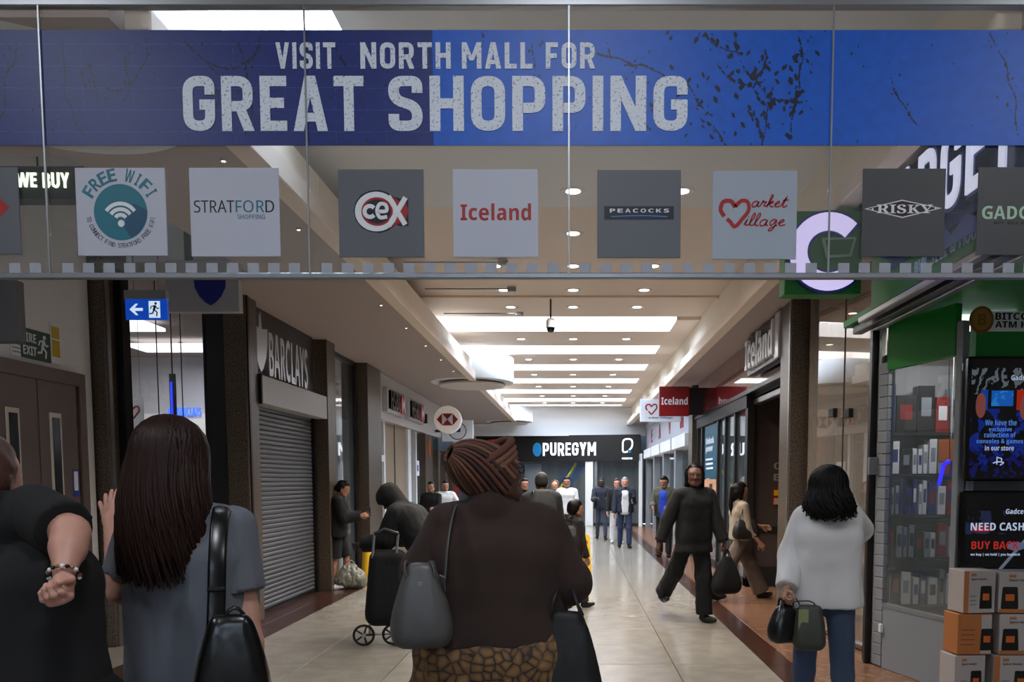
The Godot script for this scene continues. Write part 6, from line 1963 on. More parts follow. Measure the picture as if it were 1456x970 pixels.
func person(label: String, where: Vector3, H: float, yaw_deg: float, o: Dictionary) -> Node3D:
	var t := thing("person", label, "person", where, deg_to_rad(yaw_deg))
	var k := H / 1.7
	var J := skeleton(H, o)
	t.set_meta("J", J)
	var fat: float = o.get("fat", 1.0)
	var fine: bool = o.get("fine", false)
	var cell: float = o.get("cell", 0.018)
	var skin: Material = o.skin
	# body: one surface
	var b := zero()
	var bones := [[J.neck - Vector3(0, 0.05 * k, 0), J.head + J.head_basis * Vector3(0, -0.04, 0.02) * k, 0.056 * k, 0.052 * k]]
	if not o.get("no_torso", false): bones.append_array(torso_bones(J, k, fat * 0.88, -0.024))
	for s in ["L", "R"]:
		var f2: float = lerpf(1.0, fat, 0.6)
		bones.append([J["sh" + s], J["el" + s], 0.042 * k * f2, 0.04 * k * f2, 0.02])
		bones.append([J["el" + s], J["el" + s].lerp(J["wr" + s], 0.35), 0.038 * k * f2, 0.038 * k * f2, 0.02])
		bones.append([J["el" + s].lerp(J["wr" + s], 0.35), J["wr" + s], 0.037 * k * f2, 0.026 * k, 0.02])
		if not o.get("no_legs", false):
			bones.append([J["hip" + s], J["kn" + s], 0.078 * k * fat, 0.052 * k, 0.02])
			bones.append([J["kn" + s], J["kn" + s].lerp(J["an" + s], 0.35) + Vector3(0, 0, 0.012), 0.05 * k, 0.052 * k, 0.02])
			bones.append([J["kn" + s].lerp(J["an" + s], 0.35) + Vector3(0, 0, 0.012), J["an" + s], 0.05 * k, 0.034 * k, 0.02])
	nets(b, bones, cell, 0.025)
	append(b, head_shape(fine), Transform3D(J.head_basis.scaled(Vector3.ONE * k * o.get("head", 1.0)), J.head))
	for s in ["L", "R"]:
		var fd: Vector3 = (J["wr" + s] - J["el" + s]).normalized()
		var yx := -fd
		var inw := Vector3(1.0 if s == "L" else -1.0, 0, 0).rotated(Vector3.UP, deg_to_rad(o.get("palm" + s, 0.0)))       # palms face inwards
		var zz := (-(inw - yx * inw.dot(yx))).normalized()
		var xx := yx.cross(zz).normalized()
		append(b, hand_shape(o.get("hand" + s, "relaxed"), s == "R", fine), Transform3D(Basis(xx, yx, zz).scaled(Vector3.ONE * k * 0.95), J["wr" + s]))
	obj("body", b, skin, t)
	# face
	if o.get("face", true):
		for s in [-1.0, 1.0]:
			var e := zero()
			e.t = Transform3D(J.head_basis.scaled(Vector3.ONE * k), J.head)
			nets(e, [[Vector3(s * 0.031, 0.002, -0.079), Vector3(s * 0.031, 0.002, -0.08), 0.0098, 0.0098]], 0.004, 0.003)
			var ey := obj("eye", e, mat("eye_white", Color(0.6, 0.57, 0.54), 0.3), t)
			var ir := zero()
			ir.t = e.t
			ir.disc(Vector3(0, 0, 0), 0.0055, 0.0055, 0, 0.001, 12)
			for q in ir.v.size():
				ir.v[q] = e.t * (Basis(Vector3.UP, PI) * (e.t.affine_inverse() * ir.v[q]) + Vector3(s * 0.031, 0.002, -0.0888))
			obj("iris", ir, M.black_gloss, ey)
			var br := zero()
			br.t = e.t
			br.tube([Vector3(s * 0.014, 0.022, -0.087), Vector3(s * 0.032, 0.027, -0.085), Vector3(s * 0.05, 0.02, -0.074)], [0.003, 0.004, 0.002], 6)
			obj("eyebrow", br, o.get("brow", M.black), t)
		var lp := zero()
		lp.t = Transform3D(J.head_basis.scaled(Vector3.ONE * k), J.head)
		lp.tube([Vector3(-0.02, -0.064, -0.0865), Vector3(0, -0.063, -0.0935), Vector3(0.02, -0.064, -0.0865)], [0.002, 0.0045, 0.002], 6)
		obj("lips", lp, mat("lips", Color(0.36, 0.17, 0.15), 0.5), t)
	# clothes
	if o.has("bottom"):
		var c: Dictionary = o.bottom
		var g: float = c.get("loose", 0.018)
		var bb := []
		var ax: Vector3 = (J.hipR - J.hipL).normalized()
		bb.append([J.pelvis + ax * 0.068 * k * fat + Vector3(0, 0.0, 0), J.pelvis - ax * 0.068 * k * fat + Vector3(0, 0.0, 0), 0.096 * k * fat + minf(g * 0.2, 0.004), 0.096 * k * fat + minf(g * 0.2, 0.004)])
		var ln: float = c.get("len", 2.0)
		if c.get("skirt", false):
			var low: Vector3 = J.pelvis - Vector3(0, ln, 0)
			for q in 4: bb.append([J.pelvis.lerp(low, q / 3.0) + ax * (0.09 + 0.01 * q) * fat, J.pelvis.lerp(low, q / 3.0) - ax * (0.09 + 0.01 * q) * fat, (0.115 + 0.012 * q) * fat, (0.115 + 0.012 * q) * fat, 0.06])
		else:
			for s in ["L", "R"]:
				bb.append([J["hip" + s] + Vector3(0, 0.02, 0), J["hip" + s].lerp(J["kn" + s], minf(ln, 1.0)), 0.078 * k * fat + minf(g * 0.5, 0.01), lerpf(0.082 * fat, 0.056, minf(ln, 1.0)) * k + g, 0.022])
				if ln > 1.0: bb.append([J["kn" + s], J["kn" + s].lerp(J["an" + s], ln - 1.0), 0.056 * k + g, c.get("cuff", 0.045) * k + g, 0.022])
			for s in ["L", "R"]:
				var e1: Vector3 = J["hip" + s].lerp(J["kn" + s], ln) if ln <= 1.0 else J["kn" + s].lerp(J["an" + s], ln - 1.0)
				var e0: Vector3 = J["hip" + s] if ln <= 1.0 else J["kn" + s]
				bb.append(["cut", e1, (e1 - e0).normalized(), 0.16, 0.16])
		var cb := zero()
		nets(cb, bb, cell * 0.85, 0.028, c.get("fold", 0.006), c.get("ff", Vector3(2.2, 1.0, 2.2)))
		obj(c.get("name", "trousers"), cb, c.mat, t)
	if o.has("top"):
		var c: Dictionary = o.top
		var g: float = c.get("loose", 0.016)
		var hem: float = c.get("hem", 0.05)
		var bb := torso_bones(J, k, fat, g, hem)
		var sl: float = c.get("sleeve", 2.0)
		var sg: float = g * 0.6 + c.get("sleeve_loose", 0.006)
		var f2: float = lerpf(1.0, fat, 0.7)
		for s in ["L", "R"]: bb.append([J["sh" + s].lerp(J["sh" + ("R" if s == "L" else "L")], 0.05), J["sh" + s].lerp(J["el" + s], 0.3), 0.052 * k * f2 + sg * 0.7, 0.047 * k * f2 + sg * 0.7, 0.03])
		for s in [-1.0, 1.0]: bb.append([J.neck + Vector3(0, 0.0, 0.005), J.neck.lerp(J["shL" if s < 0 else "shR"], 0.75) + Vector3(0, 0.0, 0), 0.05 * k + g * 0.4, 0.042 * k + g * 0.4, 0.03])
		if c.get("boxy", 0.0) > 0.0:            # straight sides
			var ax2: Vector3 = (J.shR - J.shL).normalized()
			for s in [-1.0, 1.0]:
				for zz in [-0.02, 0.03]: bb.append([J.chest + ax2 * s * 0.1 * k * fat + Vector3(0, 0.02, zz), J.pelvis + ax2 * s * 0.11 * k * fat + Vector3(0, -hem, zz), c.boxy * k, c.boxy * k, 0.05])
		if c.get("hood", false):
			bb.append([J.neck + Vector3(0.05, 0.02, 0.05) * k, J.neck + Vector3(-0.05, 0.02, 0.05) * k, 0.05 * k, 0.05 * k])
		if c.get("hood_up", false):
			var hb: Basis = J.head_basis
			bb.append([J.head + hb * Vector3(0, 0.035, 0.035) * k, J.head + hb * Vector3(0, 0.03, -0.012) * k, 0.113 * k, 0.108 * k])
			bb.append([J.head + hb * Vector3(0, -0.05, 0.035) * k, J.neck, 0.1 * k, 0.1 * k])
			bb.append([J.head + hb * Vector3(0, -0.02, -0.16) * k, J.head + hb * Vector3(0, -0.02, -0.09) * k, 0.08 * k, 0.062 * k, 0.02, true])
		if c.get("collar", 0.0) > 0.0:
			bb.append([J.neck + Vector3(0, 0.0, 0.012), J.neck + Vector3(0, c.collar, 0.004), 0.074 * k, 0.066 * k, 0.02])
		elif not c.get("hood_up", false):
			bb.append(["cut", J.neck + Vector3(0, 0.03 * k, 0), Vector3.UP, 0.12, 0.1])
		if not c.get("hood_up", false): bb.append(["cut", J.pelvis - Vector3(0, hem + 0.02, 0), Vector3.DOWN, 0.6, 0.4])
		var cb := zero()
		nets(cb, bb, cell * 0.85, 0.03, c.get("fold", 0.008), c.get("ff", Vector3(1.8, 1.0, 1.8)))
		for s in ["L", "R"]:
			var sb2 := [[J["sh" + s], J["sh" + s].lerp(J["el" + s], minf(sl, 1.0)), 0.052 * k * f2 + sg * 0.7, lerpf(0.05, 0.043, minf(sl, 1.0)) * k * f2 + sg * 1.1, 0.03]]
			var e0: Vector3 = J["sh" + s]
			var e1: Vector3 = J["sh" + s].lerp(J["el" + s], minf(sl, 1.0))
			if sl > 1.0:
				e0 = J["el" + s]
				e1 = J["el" + s].lerp(J["wr" + s], sl - 1.0)
				sb2.append([e0, e1, 0.043 * k * f2 + sg, 0.032 * k * lerpf(1.0, f2, 0.5) + sg * 0.9, 0.02])
			sb2.append(["cut", e1, (e1 - e0).normalized(), 0.14, 0.14])
			nets(cb, sb2, cell * 0.8, 0.03, c.get("fold", 0.008), c.get("ff", Vector3(1.8, 1.0, 1.8)) * 1.3)
		obj(c.get("name", "jacket"), cb, c.mat, t)
		if c.has("front"):                       # open jacket: the shirt shows down the front
			var fb := zero()
			nets(fb, [[J.neck + Vector3(0, -0.06, -0.04) * k, J.chest + Vector3(0, 0, -0.075) * k, 0.05 * k, 0.085 * k], [J.chest + Vector3(0.035, 0.05, -0.06) * k, J.pelvis + Vector3(0.04, -0.04, -0.058) * k, 0.085 * k, 0.09 * k], [J.chest + Vector3(-0.035, 0.05, -0.06) * k, J.pelvis + Vector3(-0.04, -0.04, -0.058) * k, 0.085 * k, 0.09 * k]], cell * 0.8, 0.03, 0.004)
			obj("shirt_front", fb, c.front, t)
	if not o.get("no_legs", false) and o.has("shoes"):
		for s in ["L", "R"]:
			var an: Vector3 = J["an" + s]
			var fw: Vector3 = o.get("toe" + s, Vector3(0.03 * (-1.0 if s == "L" else 1.0), -0.042, -0.155)) * k
			var sb := zero()
			nets(sb, [[an + Vector3(0, -0.045, 0.035) * k, an + Vector3(0, -0.04, 0.0) * k + fw * 0.35, 0.038 * k, 0.042 * k], [an + Vector3(0, -0.04, 0.0) * k + fw * 0.35, an + fw, 0.042 * k, 0.03 * k], [an, an + Vector3(0, -0.03, 0.01) * k, 0.042 * k, 0.045 * k]], 0.011, 0.02)
			obj("shoe", sb, o.shoes, t)
	if o.has("hair"):
		hair(t, J, k, o.hair, fine)
	return t

func hair(t: Node3D, J: Dictionary, k: float, h: Dictionary, fine: bool) -> void:
	var hb: Basis = J.head_basis
	var b := zero()
	b.t = Transform3D(hb.scaled(Vector3.ONE * k * h.get("scale", 1.0)), J.head)
	var v: float = h.get("volume", 0.0)
	if h.style in ["long", "bob"]: v -= 0.009           # the strands lie over it
	var bones := [
		[Vector3(0, 0.04, 0.03), Vector3(0, 0.06, -0.006), 0.086 + v, 0.074 + v],
		[Vector3(0.02, -0.01, 0.045), Vector3(-0.02, -0.01, 0.045), 0.07 + v, 0.07 + v],
		[Vector3(0.05, 0.03, 0.01), Vector3(-0.05, 0.03, 0.01), 0.04 + v, 0.04 + v],
	]
	var st: String = h.style
	if st == "bun": bones.append([Vector3(0, 0.06, 0.12), Vector3(0, 0.05, 0.13), 0.045, 0.04, 0.015])
	if st in ["long", "bob", "tail"]:
		for s in [-1.0, 1.0]: bones.append([Vector3(s * 0.065, 0.03, 0.0), Vector3(s * 0.07, -0.09, 0.02), 0.03 + v, 0.028 + v])
		bones.append([Vector3(0.03, -0.03, 0.06), Vector3(-0.03, -0.1, 0.07), 0.055 + v, 0.05 + v])
	if st == "tail":
		bones.append([Vector3(0, 0.05, 0.11), Vector3(0, -0.18, 0.14), 0.035, 0.03]); bones.append([Vector3(0, -0.18, 0.14), Vector3(0, -0.34, 0.12), 0.03, 0.012])
	nets(b, bones, 0.007 if fine else 0.011, 0.02, h.get("rough", 0.003), Vector3(6, 3, 6))
	obj("hair", b, h.mat, t)
	if st in ["long", "bob"]:
		# falling locks: many thin tapered strands over a fuller core
		var rnd := RandomNumberGenerator.new()
		rnd.seed = h.get("seed", 4)
		var ln: float = h.get("length", 0.35)
		var wide: float = h.get("wide", 0.11)
		v += 0.009
		var sb := zero()
		sb.t = Transform3D(Basis(), J.head)
		var n: int = h.get("strands", 160)
		for i in n:
			var a := rnd.randf_range(-1.0, 1.0)
			var az: float = a * h.get("wrap", 1.75)                        # round the back of the head
			var part := hb * Vector3(a * 0.012, 0.122, rnd.randf_range(-0.03, 0.07)) * k
			var mid := hb * Vector3(sin(az) * (0.092 + v), 0.015, 0.018 + cos(az) * (0.1 + v)) * k
			var lj := ln * rnd.randf_range(0.74, 1.06) * (1.0 - 0.15 * absf(a))
			var wv: float = h.get("wave", 0.012)
			var ph := rnd.randf() * TAU
			var ctr := hb * Vector3(0, 0.025, 0.018) * k
			var pts := []
			var rad := []
			var over := rnd.randf_range(0.0, 0.008)
			for q in 5:
				var f := q / 5.0
				var d0 := (part - ctr).normalized().slerp((mid - ctr).normalized(), f)
				pts.append(ctr + d0 * lerpf(0.099, (mid - ctr).length(), f * f) + d0 * over)
				rad.append(0.0045 + 0.003 * f)
			for q in 7:
				var f := q / 6.0
				var spread := 1.0 + f * (wide / 0.1 - 1.0)
				var back: float = h.get("back", 0.03) * sin(f * 2.4)
				var fl := Vector3(mid.x, 0, mid.z - ctr.z).normalized() * (over + 0.004)
				pts.append(fl + Vector3(mid.x * spread + sin(ph + f * 5.0) * wv * f, mid.y - (lj + 0.03) * f, mid.z * (1.0 - 0.15 * f) + back + cos(ph + f * 4.0) * wv * f * 0.6))
				rad.append(lerpf(0.0075, 0.002, f * f))
			sb.tube(pts, rad, 5, false)
		obj("hair_strands", sb, h.mat, t)
		var core := zero()
		nets(core, [[J.head + hb * Vector3(0.03, -0.05, 0.06) * k, J.head + Vector3(wide * 0.45, -ln * 0.72, 0.09 + h.get("back", 0.03) * 0.6), 0.045, 0.03], [J.head + hb * Vector3(-0.03, -0.05, 0.06) * k, J.head + Vector3(-wide * 0.45, -ln * 0.72, 0.09 + h.get("back", 0.03) * 0.6), 0.045, 0.03], [J.head + hb * Vector3(0, -0.05, 0.06) * k, J.head + Vector3(0, -ln * 0.75, 0.1 + h.get("back", 0.03) * 0.6), 0.05, 0.03]], 0.014, 0.03, 0.004, Vector3(5, 1, 5))
		obj("hair_core", core, h.mat, t)

# ---------------------------------------------------------------- people and what they carry
func cloth(key: String, c: Color, rough := 0.85, sheen := 0.25) -> StandardMaterial3D:
	if M.has(key): return M[key]
	var m := mat(key, c, rough)
	if sheen > 0.0:
		m.rim_enabled = true; m.rim = sheen; m.rim_tint = 0.7
	if not M.has("weave"):
		M["weave"] = noise_tex(60, 0.25, [], 256, FastNoiseLite.TYPE_SIMPLEX, 2)
	m.heightmap_enabled = true; m.heightmap_texture = M.weave; m.heightmap_scale = 0.12
	m.uv1_triplanar = true; m.uv1_scale = Vector3.ONE * 9.0
	return m
func skin_m(key: String, c: Color) -> StandardMaterial3D:
	var m := mat(key, c, 0.5)
	m.subsurf_scatter_enabled = true; m.subsurf_scatter_strength = 0.08
	return m
func loc(where: Vector3, yaw_deg: float, u: float, v: float, d: float) -> Vector3:
	return Basis(Vector3.UP, -deg_to_rad(yaw_deg)) * (at(u, v, d) - where)
func foot(u: float, d: float) -> Vector3:
	return Vector3(at(u, 700, d).x, 0, -d)
func wpos(t: Node3D, p: Vector3) -> Vector3:
	return t.position + Basis(Vector3.UP, t.rotation.y) * p
func hand_of(t: Node3D, s: String) -> Vector3:      # middle of the grip, in the world
	var J: Dictionary = t.get_meta("J")
	return wpos(t, J["wr" + s] + (J["wr" + s] - J["el" + s]).normalized() * 0.085)

func soft_bag(called: String, label: String, where: Vector3, turn: float, w: float, h: float, d: float, top: float, m: Material, crumple := 0.005) -> Node3D:   # origin at the bottom middle
	var t := thing(called, label, "bag", where, turn)
	var b := zero()
	var bones := []
	for i in 10:
		var f := i / 9.0
		var hw := lerpf(w, w * top, f) * 0.5 - d * 0.3
		var r := lerpf(d * 0.5, d * 0.2, f * f)
		bones.append([Vector3(-hw, 0.5 * d + (h - d * 0.7) * f, 0), Vector3(hw, 0.5 * d + (h - d * 0.7) * f, 0), r, r, 0.03])
	nets(b, bones, 0.012, 0.03, crumple, Vector3(2.0, 1.2, 2.0))
	obj("bag_body", b, m, t)
	return t
func strap(t: Node3D, called: String, pts: Array, r: float, m: Material, flat := 1.0) -> void:
	var cv := Curve3D.new()
	for i in pts.size():
		var tn: Vector3 = (pts[mini(i + 1, pts.size() - 1)] - pts[maxi(i - 1, 0)]) * 0.17
		cv.add_point(pts[i], -tn, tn)
	var line := []
	for i in 17: line.append(cv.sample_baked(cv.get_baked_length() * i / 16.0, true))
	var b := zero()
	b.tube(line, r, 8, true, flat)
	obj(called, b, m, t)

func inb(bag: Node3D, q: Vector3) -> Vector3:      # a world point in the bag's own axes
	return Basis(Vector3.UP, -bag.rotation.y) * (q - bag.position)

func people() -> void:
	wrinkle.seed = 3; wrinkle.frequency = 0.42; wrinkle.fractal_octaves = 2; wrinkle.fractal_type = FastNoiseLite.FRACTAL_RIDGED
	var pale := skin_m("skin_pale", Color(0.74, 0.54, 0.47))
	var tan_ := skin_m("skin_tan", Color(0.62, 0.43, 0.34))
	var brown := skin_m("skin_brown", Color(0.36, 0.235, 0.18))
	var deep := skin_m("skin_deep", Color(0.22, 0.14, 0.11))
	var black_c := cloth("cloth_black", Color(0.05, 0.047, 0.049), 0.9, 0.05)
	var black_h := mat("hair_black", Color(0.06, 0.045, 0.04), 0.45)
	black_h.metallic_specular = 0.25
	var dark_h := mat("hair_brown", Color(0.15, 0.08, 0.062), 0.45)
	dark_h.metallic_specular = 0.3
	var leather := mat("leather_black", Color(0.03, 0.03, 0.034), 0.28)
	var denim := cloth("denim", Color(0.20, 0.25, 0.34), 0.85, 0.15)
	var denim_d := cloth("denim_dark", Color(0.15, 0.17, 0.24), 0.85, 0.1)
	var p: Vector3
	var t: Node3D
	var b: Buf

	# ---- woman in the grey tee, long hair
	p = foot(270, 2.4)
	t = person("woman with long brown hair in grey t-shirt raising one hand", p, 1.66, 0, {"skin": pale, "fine": true, "cell": 0.015, "face": false, "no_legs": true,
		"joints": {"elL": loc(p, 0, 172, 842, 2.42), "wrL": loc(p, 0, 158, 744, 2.6), "elR": loc(p, 0, 350, 872, 2.36), "wrR": loc(p, 0, 368, 1000, 2.26), "head": loc(p, 0, 246, 652, 2.4), "neck": loc(p, 0, 256, 722, 2.42), "shL": loc(p, 0, 200, 752, 2.42), "shR": loc(p, 0, 332, 752, 2.38)},
		"handL": "flat", "palmL": 80, "look": 0.0, "fat": 1.0,
		"top": {"name": "t_shirt", "mat": cloth("tee_grey", Color(0.38, 0.39, 0.42)), "sleeve": 0.74, "loose": 0.01, "sleeve_loose": 0.012, "hem": 0.2, "fold": 0.016, "ff": Vector3(1.0, 0.34, 1.0), "boxy": 0.085},
		"bottom": {"mat": black_c, "len": 1.0},
		"hair": {"style": "long", "mat": dark_h, "length": 0.36, "strands": 720, "wide": 0.132, "wave": 0.02, "back": 0.045, "volume": 0.006, "wrap": 1.9, "rough": 0.0}})
	var J: Dictionary = t.get_meta("J")
	var bag := soft_bag("shoulder_bag", "black leather shoulder bag under the arm of woman in grey t-shirt", at(332, 1008, 2.16), 0.3, 0.16, 0.27, 0.08, 0.7, leather)
	strap(bag, "wide_strap", [inb(bag, at(306, 905, 2.16)), inb(bag, at(308, 850, 2.18)), inb(bag, at(309, 790, 2.2)), inb(bag, at(313, 735, 2.27)), inb(bag, at(318, 722, 2.36)), inb(bag, at(322, 730, 2.46))], 0.024, leather, 0.22)
	strap(bag, "side_strap", [inb(bag, at(305, 900, 2.15)), inb(bag, at(330, 865, 2.16)), inb(bag, at(350, 880, 2.18)), inb(bag, at(370, 950, 2.2))], 0.008, leather, 0.6)
	b = zero()
	b.box(inb(bag, at(308, 838, 2.17)), Vector3(0.05, 0.012, 0.01), 0.003)
	obj("buckle", b, M.dark_steel, bag)

	# ---- person in black at the frame's edge
	p = foot(22, 2.05)
	t = person("person in black with hand behind hip wearing a beaded bracelet", p, 1.55, 5, {"skin": pale, "fine": true, "cell": 0.015, "face": false, "no_legs": true, "fat": 1.3,
		"joints": {"shR": loc(p, 5, 48, 728, 2.05), "elR": loc(p, 5, 101, 757, 1.97), "wrR": loc(p, 5, 90, 822, 1.86), "head": loc(p, 5, -22, 680, 2.08), "neck": loc(p, 5, -8, 712, 2.07)},
		"handR": "grip", "palmR": 90,
		"top": {"name": "black_top", "mat": black_c, "sleeve": 0.85, "loose": 0.018, "sleeve_loose": 0.012, "hem": 0.1, "fold": 0.003},
		"bottom": {"name": "skirt", "mat": cloth("skirt_black", Color(0.02, 0.02, 0.022), 0.9, 0.05), "skirt": true, "len": 0.5, "fold": 0.003},
		"hair": {"style": "bun", "mat": mat("hair_auburn", Color(0.30, 0.19, 0.16), 0.4), "rough": 0.005}})
	J = t.get_meta("J")
	var br := thing("bracelet", "beaded bracelet with pale charms on the wrist of person in black", "bracelet", wpos(t, J.wrR.lerp(J.elR, 0.06)))
	var fdir: Vector3 = Basis(Vector3.UP, t.rotation.y) * (J.elR - J.wrR).normalized()
	var bx := fdir.cross(Vector3.FORWARD).normalized()
	var by := fdir.cross(bx)
	var bead := zero()
	nets(bead, [[Vector3.ZERO, Vector3(0.0001, 0, 0), 0.0055, 0.0055]], 0.0025, 0.002)
	var bead_m := bead.mesh()
	for i in 20:
		var a := TAU * i / 20.0
		put("bead", bead_m, [mat("bead_gold", Color(0.55, 0.42, 0.3), 0.3, 0.4), M.white_print, M.black_gloss][i % 3], br, (bx * cos(a) + by * sin(a)) * 0.033)

	# ---- woman in the brown sweater
	p = foot(705, 2.72)
	t = person("woman in dark brown sweater and striped headwrap looking up, seen from behind", p, 1.63, 0, {"skin": brown, "fine": true, "cell": 0.015, "no_legs": true, "fat": 1.42, "shoulders": 1.0, "look": -58.0, "nod": -14.0, "hips": 1.1,
		"joints": {"shL": loc(p, 0, 640, 748, 2.72), "elL": loc(p, 0, 606, 812, 2.7), "wrL": loc(p, 0, 590, 824, 2.98), "shR": loc(p, 0, 770, 752, 2.72), "elR": loc(p, 0, 806, 828, 2.72), "wrR": loc(p, 0, 800, 790, 3.05), "neck": loc(p, 0, 698, 722, 2.72), "head": loc(p, 0, 701, 676, 2.74)},
		"handL": "grip", "handR": "relaxed",
		"top": {"name": "sweater", "mat": cloth("sweater_brown", Color(0.19, 0.125, 0.105), 0.95, 0.2), "sleeve": 1.95, "loose": 0.022, "sleeve_loose": 0.014, "hem": -0.06, "fold": 0.010, "collar": 0.05, "ff": Vector3(1.0, 0.6, 1.0)},
		"bottom": {"name": "skirt", "mat": python_print(), "skirt": true, "len": 0.62, "fold": 0.012, "ff": Vector3(1.6, 0.2, 1.6)}, "brow": M.black})
	J = t.get_meta("J")
	headwrap(t, J)
	glasses(t, J, 0.96)
	var gm := mat("leather_grey", Color(0.30, 0.29, 0.285), 0.42)
	bag = soft_bag("handbag", "grey leather handbag hanging from the arm of woman in brown sweater", at(600, 922, 2.5), 0.12, 0.155, 0.28, 0.09, 0.62, gm)
	for s in [-1.0, 1.0]:
		strap(bag, "handle", [Vector3(-0.045, 0.23, 0.02 * s), Vector3(-0.05, 0.28, 0.02 * s), inb(bag, at(592, 812, 2.68 - 0.02 * s)), Vector3(0.04, 0.28, 0.02 * s), Vector3(0.045, 0.23, 0.02 * s)], 0.009, gm, 0.5)
	strap(bag, "long_strap", [Vector3(0.07, 0.24, 0.03), inb(bag, at(631, 835, 2.5)), inb(bag, at(637, 770, 2.54)), inb(bag, at(645, 730, 2.62)), inb(bag, at(650, 724, 2.72)), inb(bag, at(652, 735, 2.82))], 0.017, gm, 0.25)
	part_box("seam_panel", Vector3(0, 0.11, 0.045), Vector3(0.13, 0.004, 0.012), gm, bag, 0.001)
	part_box("clasp", Vector3(0, 0.21, 0.033), Vector3(0.02, 0.028, 0.012), M.steel, bag, 0.003)
	bag = soft_bag("tote_bag", "large black tote bag hanging beside woman in brown sweater", at(806, 1040, 2.62), -0.1, 0.22, 0.42, 0.11, 0.62, mat("tote_black", Color(0.04, 0.04, 0.042), 0.6))
	for s in [-1.0, 1.0]:
		strap(bag, "handle", [Vector3(-0.05, 0.4, 0.03 * s), inb(bag, at(788, 850, 2.62 - 0.03 * s)), inb(bag, at(806, 822, 2.7)), inb(bag, at(818, 850, 2.62 - 0.03 * s)), Vector3(0.055, 0.4, 0.03 * s)], 0.006, M.tote_black, 0.6)

	bag = soft_bag("small_bag", "small brown bag with pale flap carried by woman in brown sweater", at(800, 800, 3.1), 0.1, 0.12, 0.15, 0.08, 0.9, mat("bag_tan", Color(0.24, 0.15, 0.11), 0.5))
	part_box("pale_flap", Vector3(0, 0.125, 0.02), Vector3(0.1, 0.05, 0.06), mat("flap_pale", Color(0.5, 0.48, 0.46), 0.5), bag, 0.01)
	strap(bag, "handle", [Vector3(-0.05, 0.13, 0), Vector3(-0.03, 0.17, 0), Vector3(0.03, 0.17, 0), Vector3(0.05, 0.13, 0)], 0.006, M.bag_tan)
	# ---- woman in the white sweatshirt
	p = foot(1176, 4.2)
	t = person("woman in white sweatshirt and jeans with wavy black hair, seen from behind", p, 1.57, -8, {"skin": tan_, "fine": true, "cell": 0.016, "face": false, "fat": 1.02, "nod": -8.0,
		"legs": [8.0, 6.0, -7.0, 8.0],
		"joints": {"elL": loc(p, -8, 1127, 790, 4.22), "wrL": loc(p, -8, 1118, 838, 4.08), "shL": loc(p, -8, 1143, 738, 4.2), "shR": loc(p, -8, 1210, 738, 4.2), "elR": loc(p, -8, 1222, 752, 4.42), "wrR": loc(p, -8, 1200, 712, 4.58)},
		"handL": "grip",
		"top": {"name": "sweatshirt", "mat": cloth("sweat_white", Color(0.80, 0.78, 0.77), 0.9, 0.2), "sleeve": 1.93, "loose": 0.02, "sleeve_loose": 0.016, "hem": 0.02, "fold": 0.015, "ff": Vector3(1.1, 0.4, 1.1), "boxy": 0.075},
		"bottom": {"name": "jeans", "mat": denim, "loose": 0.008, "fold": 0.005}, "shoes": M.white_print,
		"hair": {"style": "bob", "mat": black_h, "length": 0.14, "strands": 320, "wide": 0.105, "wave": 0.045, "back": 0.035, "volume": 0.004, "seed": 8, "rough": 0.006}})
	bag = soft_bag("handbag", "small black leather handbag held by woman in white sweatshirt", at(1116, 914, 4.05), 0.3, 0.15, 0.2, 0.09, 0.6, leather)
	for s in [-1.0, 1.0]: strap(bag, "handle", [Vector3(-0.03, 0.18, 0.025 * s), Vector3(-0.028, 0.235, 0.015 * s), inb(bag, hand_of(t, "L")) + Vector3(0, 0.01, 0.008 * s), Vector3(0.03, 0.235, 0.015 * s), Vector3(0.03, 0.18, 0.025 * s)], 0.006, leather)
	part_box("clasp", Vector3(0, 0.14, 0.04), Vector3(0.02, 0.014, 0.008), M.steel, bag, 0.002)
	bag = soft_bag("paper_bag", "olive and pale green shopping bag beside the small black handbag", at(1150, 925, 4.0), -0.15, 0.13, 0.24, 0.06, 0.9, mat("olive_bag", Color(0.2, 0.2, 0.16), 0.5))
	part_box("pale_panel", Vector3(-0.035, 0.16, 0.032), Vector3(0.05, 0.12, 0.006), mat("pale_green_panel", Color(0.45, 0.48, 0.3), 0.5), bag)
	strap(bag, "handle", [Vector3(-0.04, 0.22, 0), inb(bag, at(1130, 850, 4.02)), inb(bag, hand_of(t, "L")), Vector3(0.0, 0.26, 0), Vector3(0.04, 0.22, 0)], 0.004, leather)

	# ---- man in black walking
	p = ground(985, 884)
	t = person("person in black hooded jacket and trousers striding through the passage", p, 1.67, 202, {"skin": brown, "cell": 0.019, "legs": [6.0, 4.0, -30.0, 14.0], "look": -25.0, "armL": [12.0, 10.0, 12.0, 0.0], "armR": [-14.0, 20.0, 12.0, 0.0], "fat": 1.0,
		"top": {"mat": black_c, "loose": 0.026, "sleeve_loose": 0.016, "hem": 0.15, "hood": true, "fold": 0.008, "boxy": 0.07, "sleeve": 1.95},
		"bottom": {"mat": cloth("trouser_black", Color(0.06, 0.062, 0.072), 0.9, 0.05), "loose": 0.03, "cuff": 0.055, "fold": 0.02}, "shoes": mat("shoe_dark", Color(0.06, 0.05, 0.045), 0.5), "handL": "grip",
		"hair": {"style": "bob", "mat": black_h, "length": 0.13, "strands": 90, "wide": 0.095, "back": 0.0, "wrap": 2.1, "wave": 0.006}})
	var h := hand_of(t, "L")
	bag = soft_bag("holdall", "full black carrier bag held by the striding person in black", h - Vector3(0, 0.47, 0), 0.4, 0.28, 0.4, 0.16, 0.5, black_c)
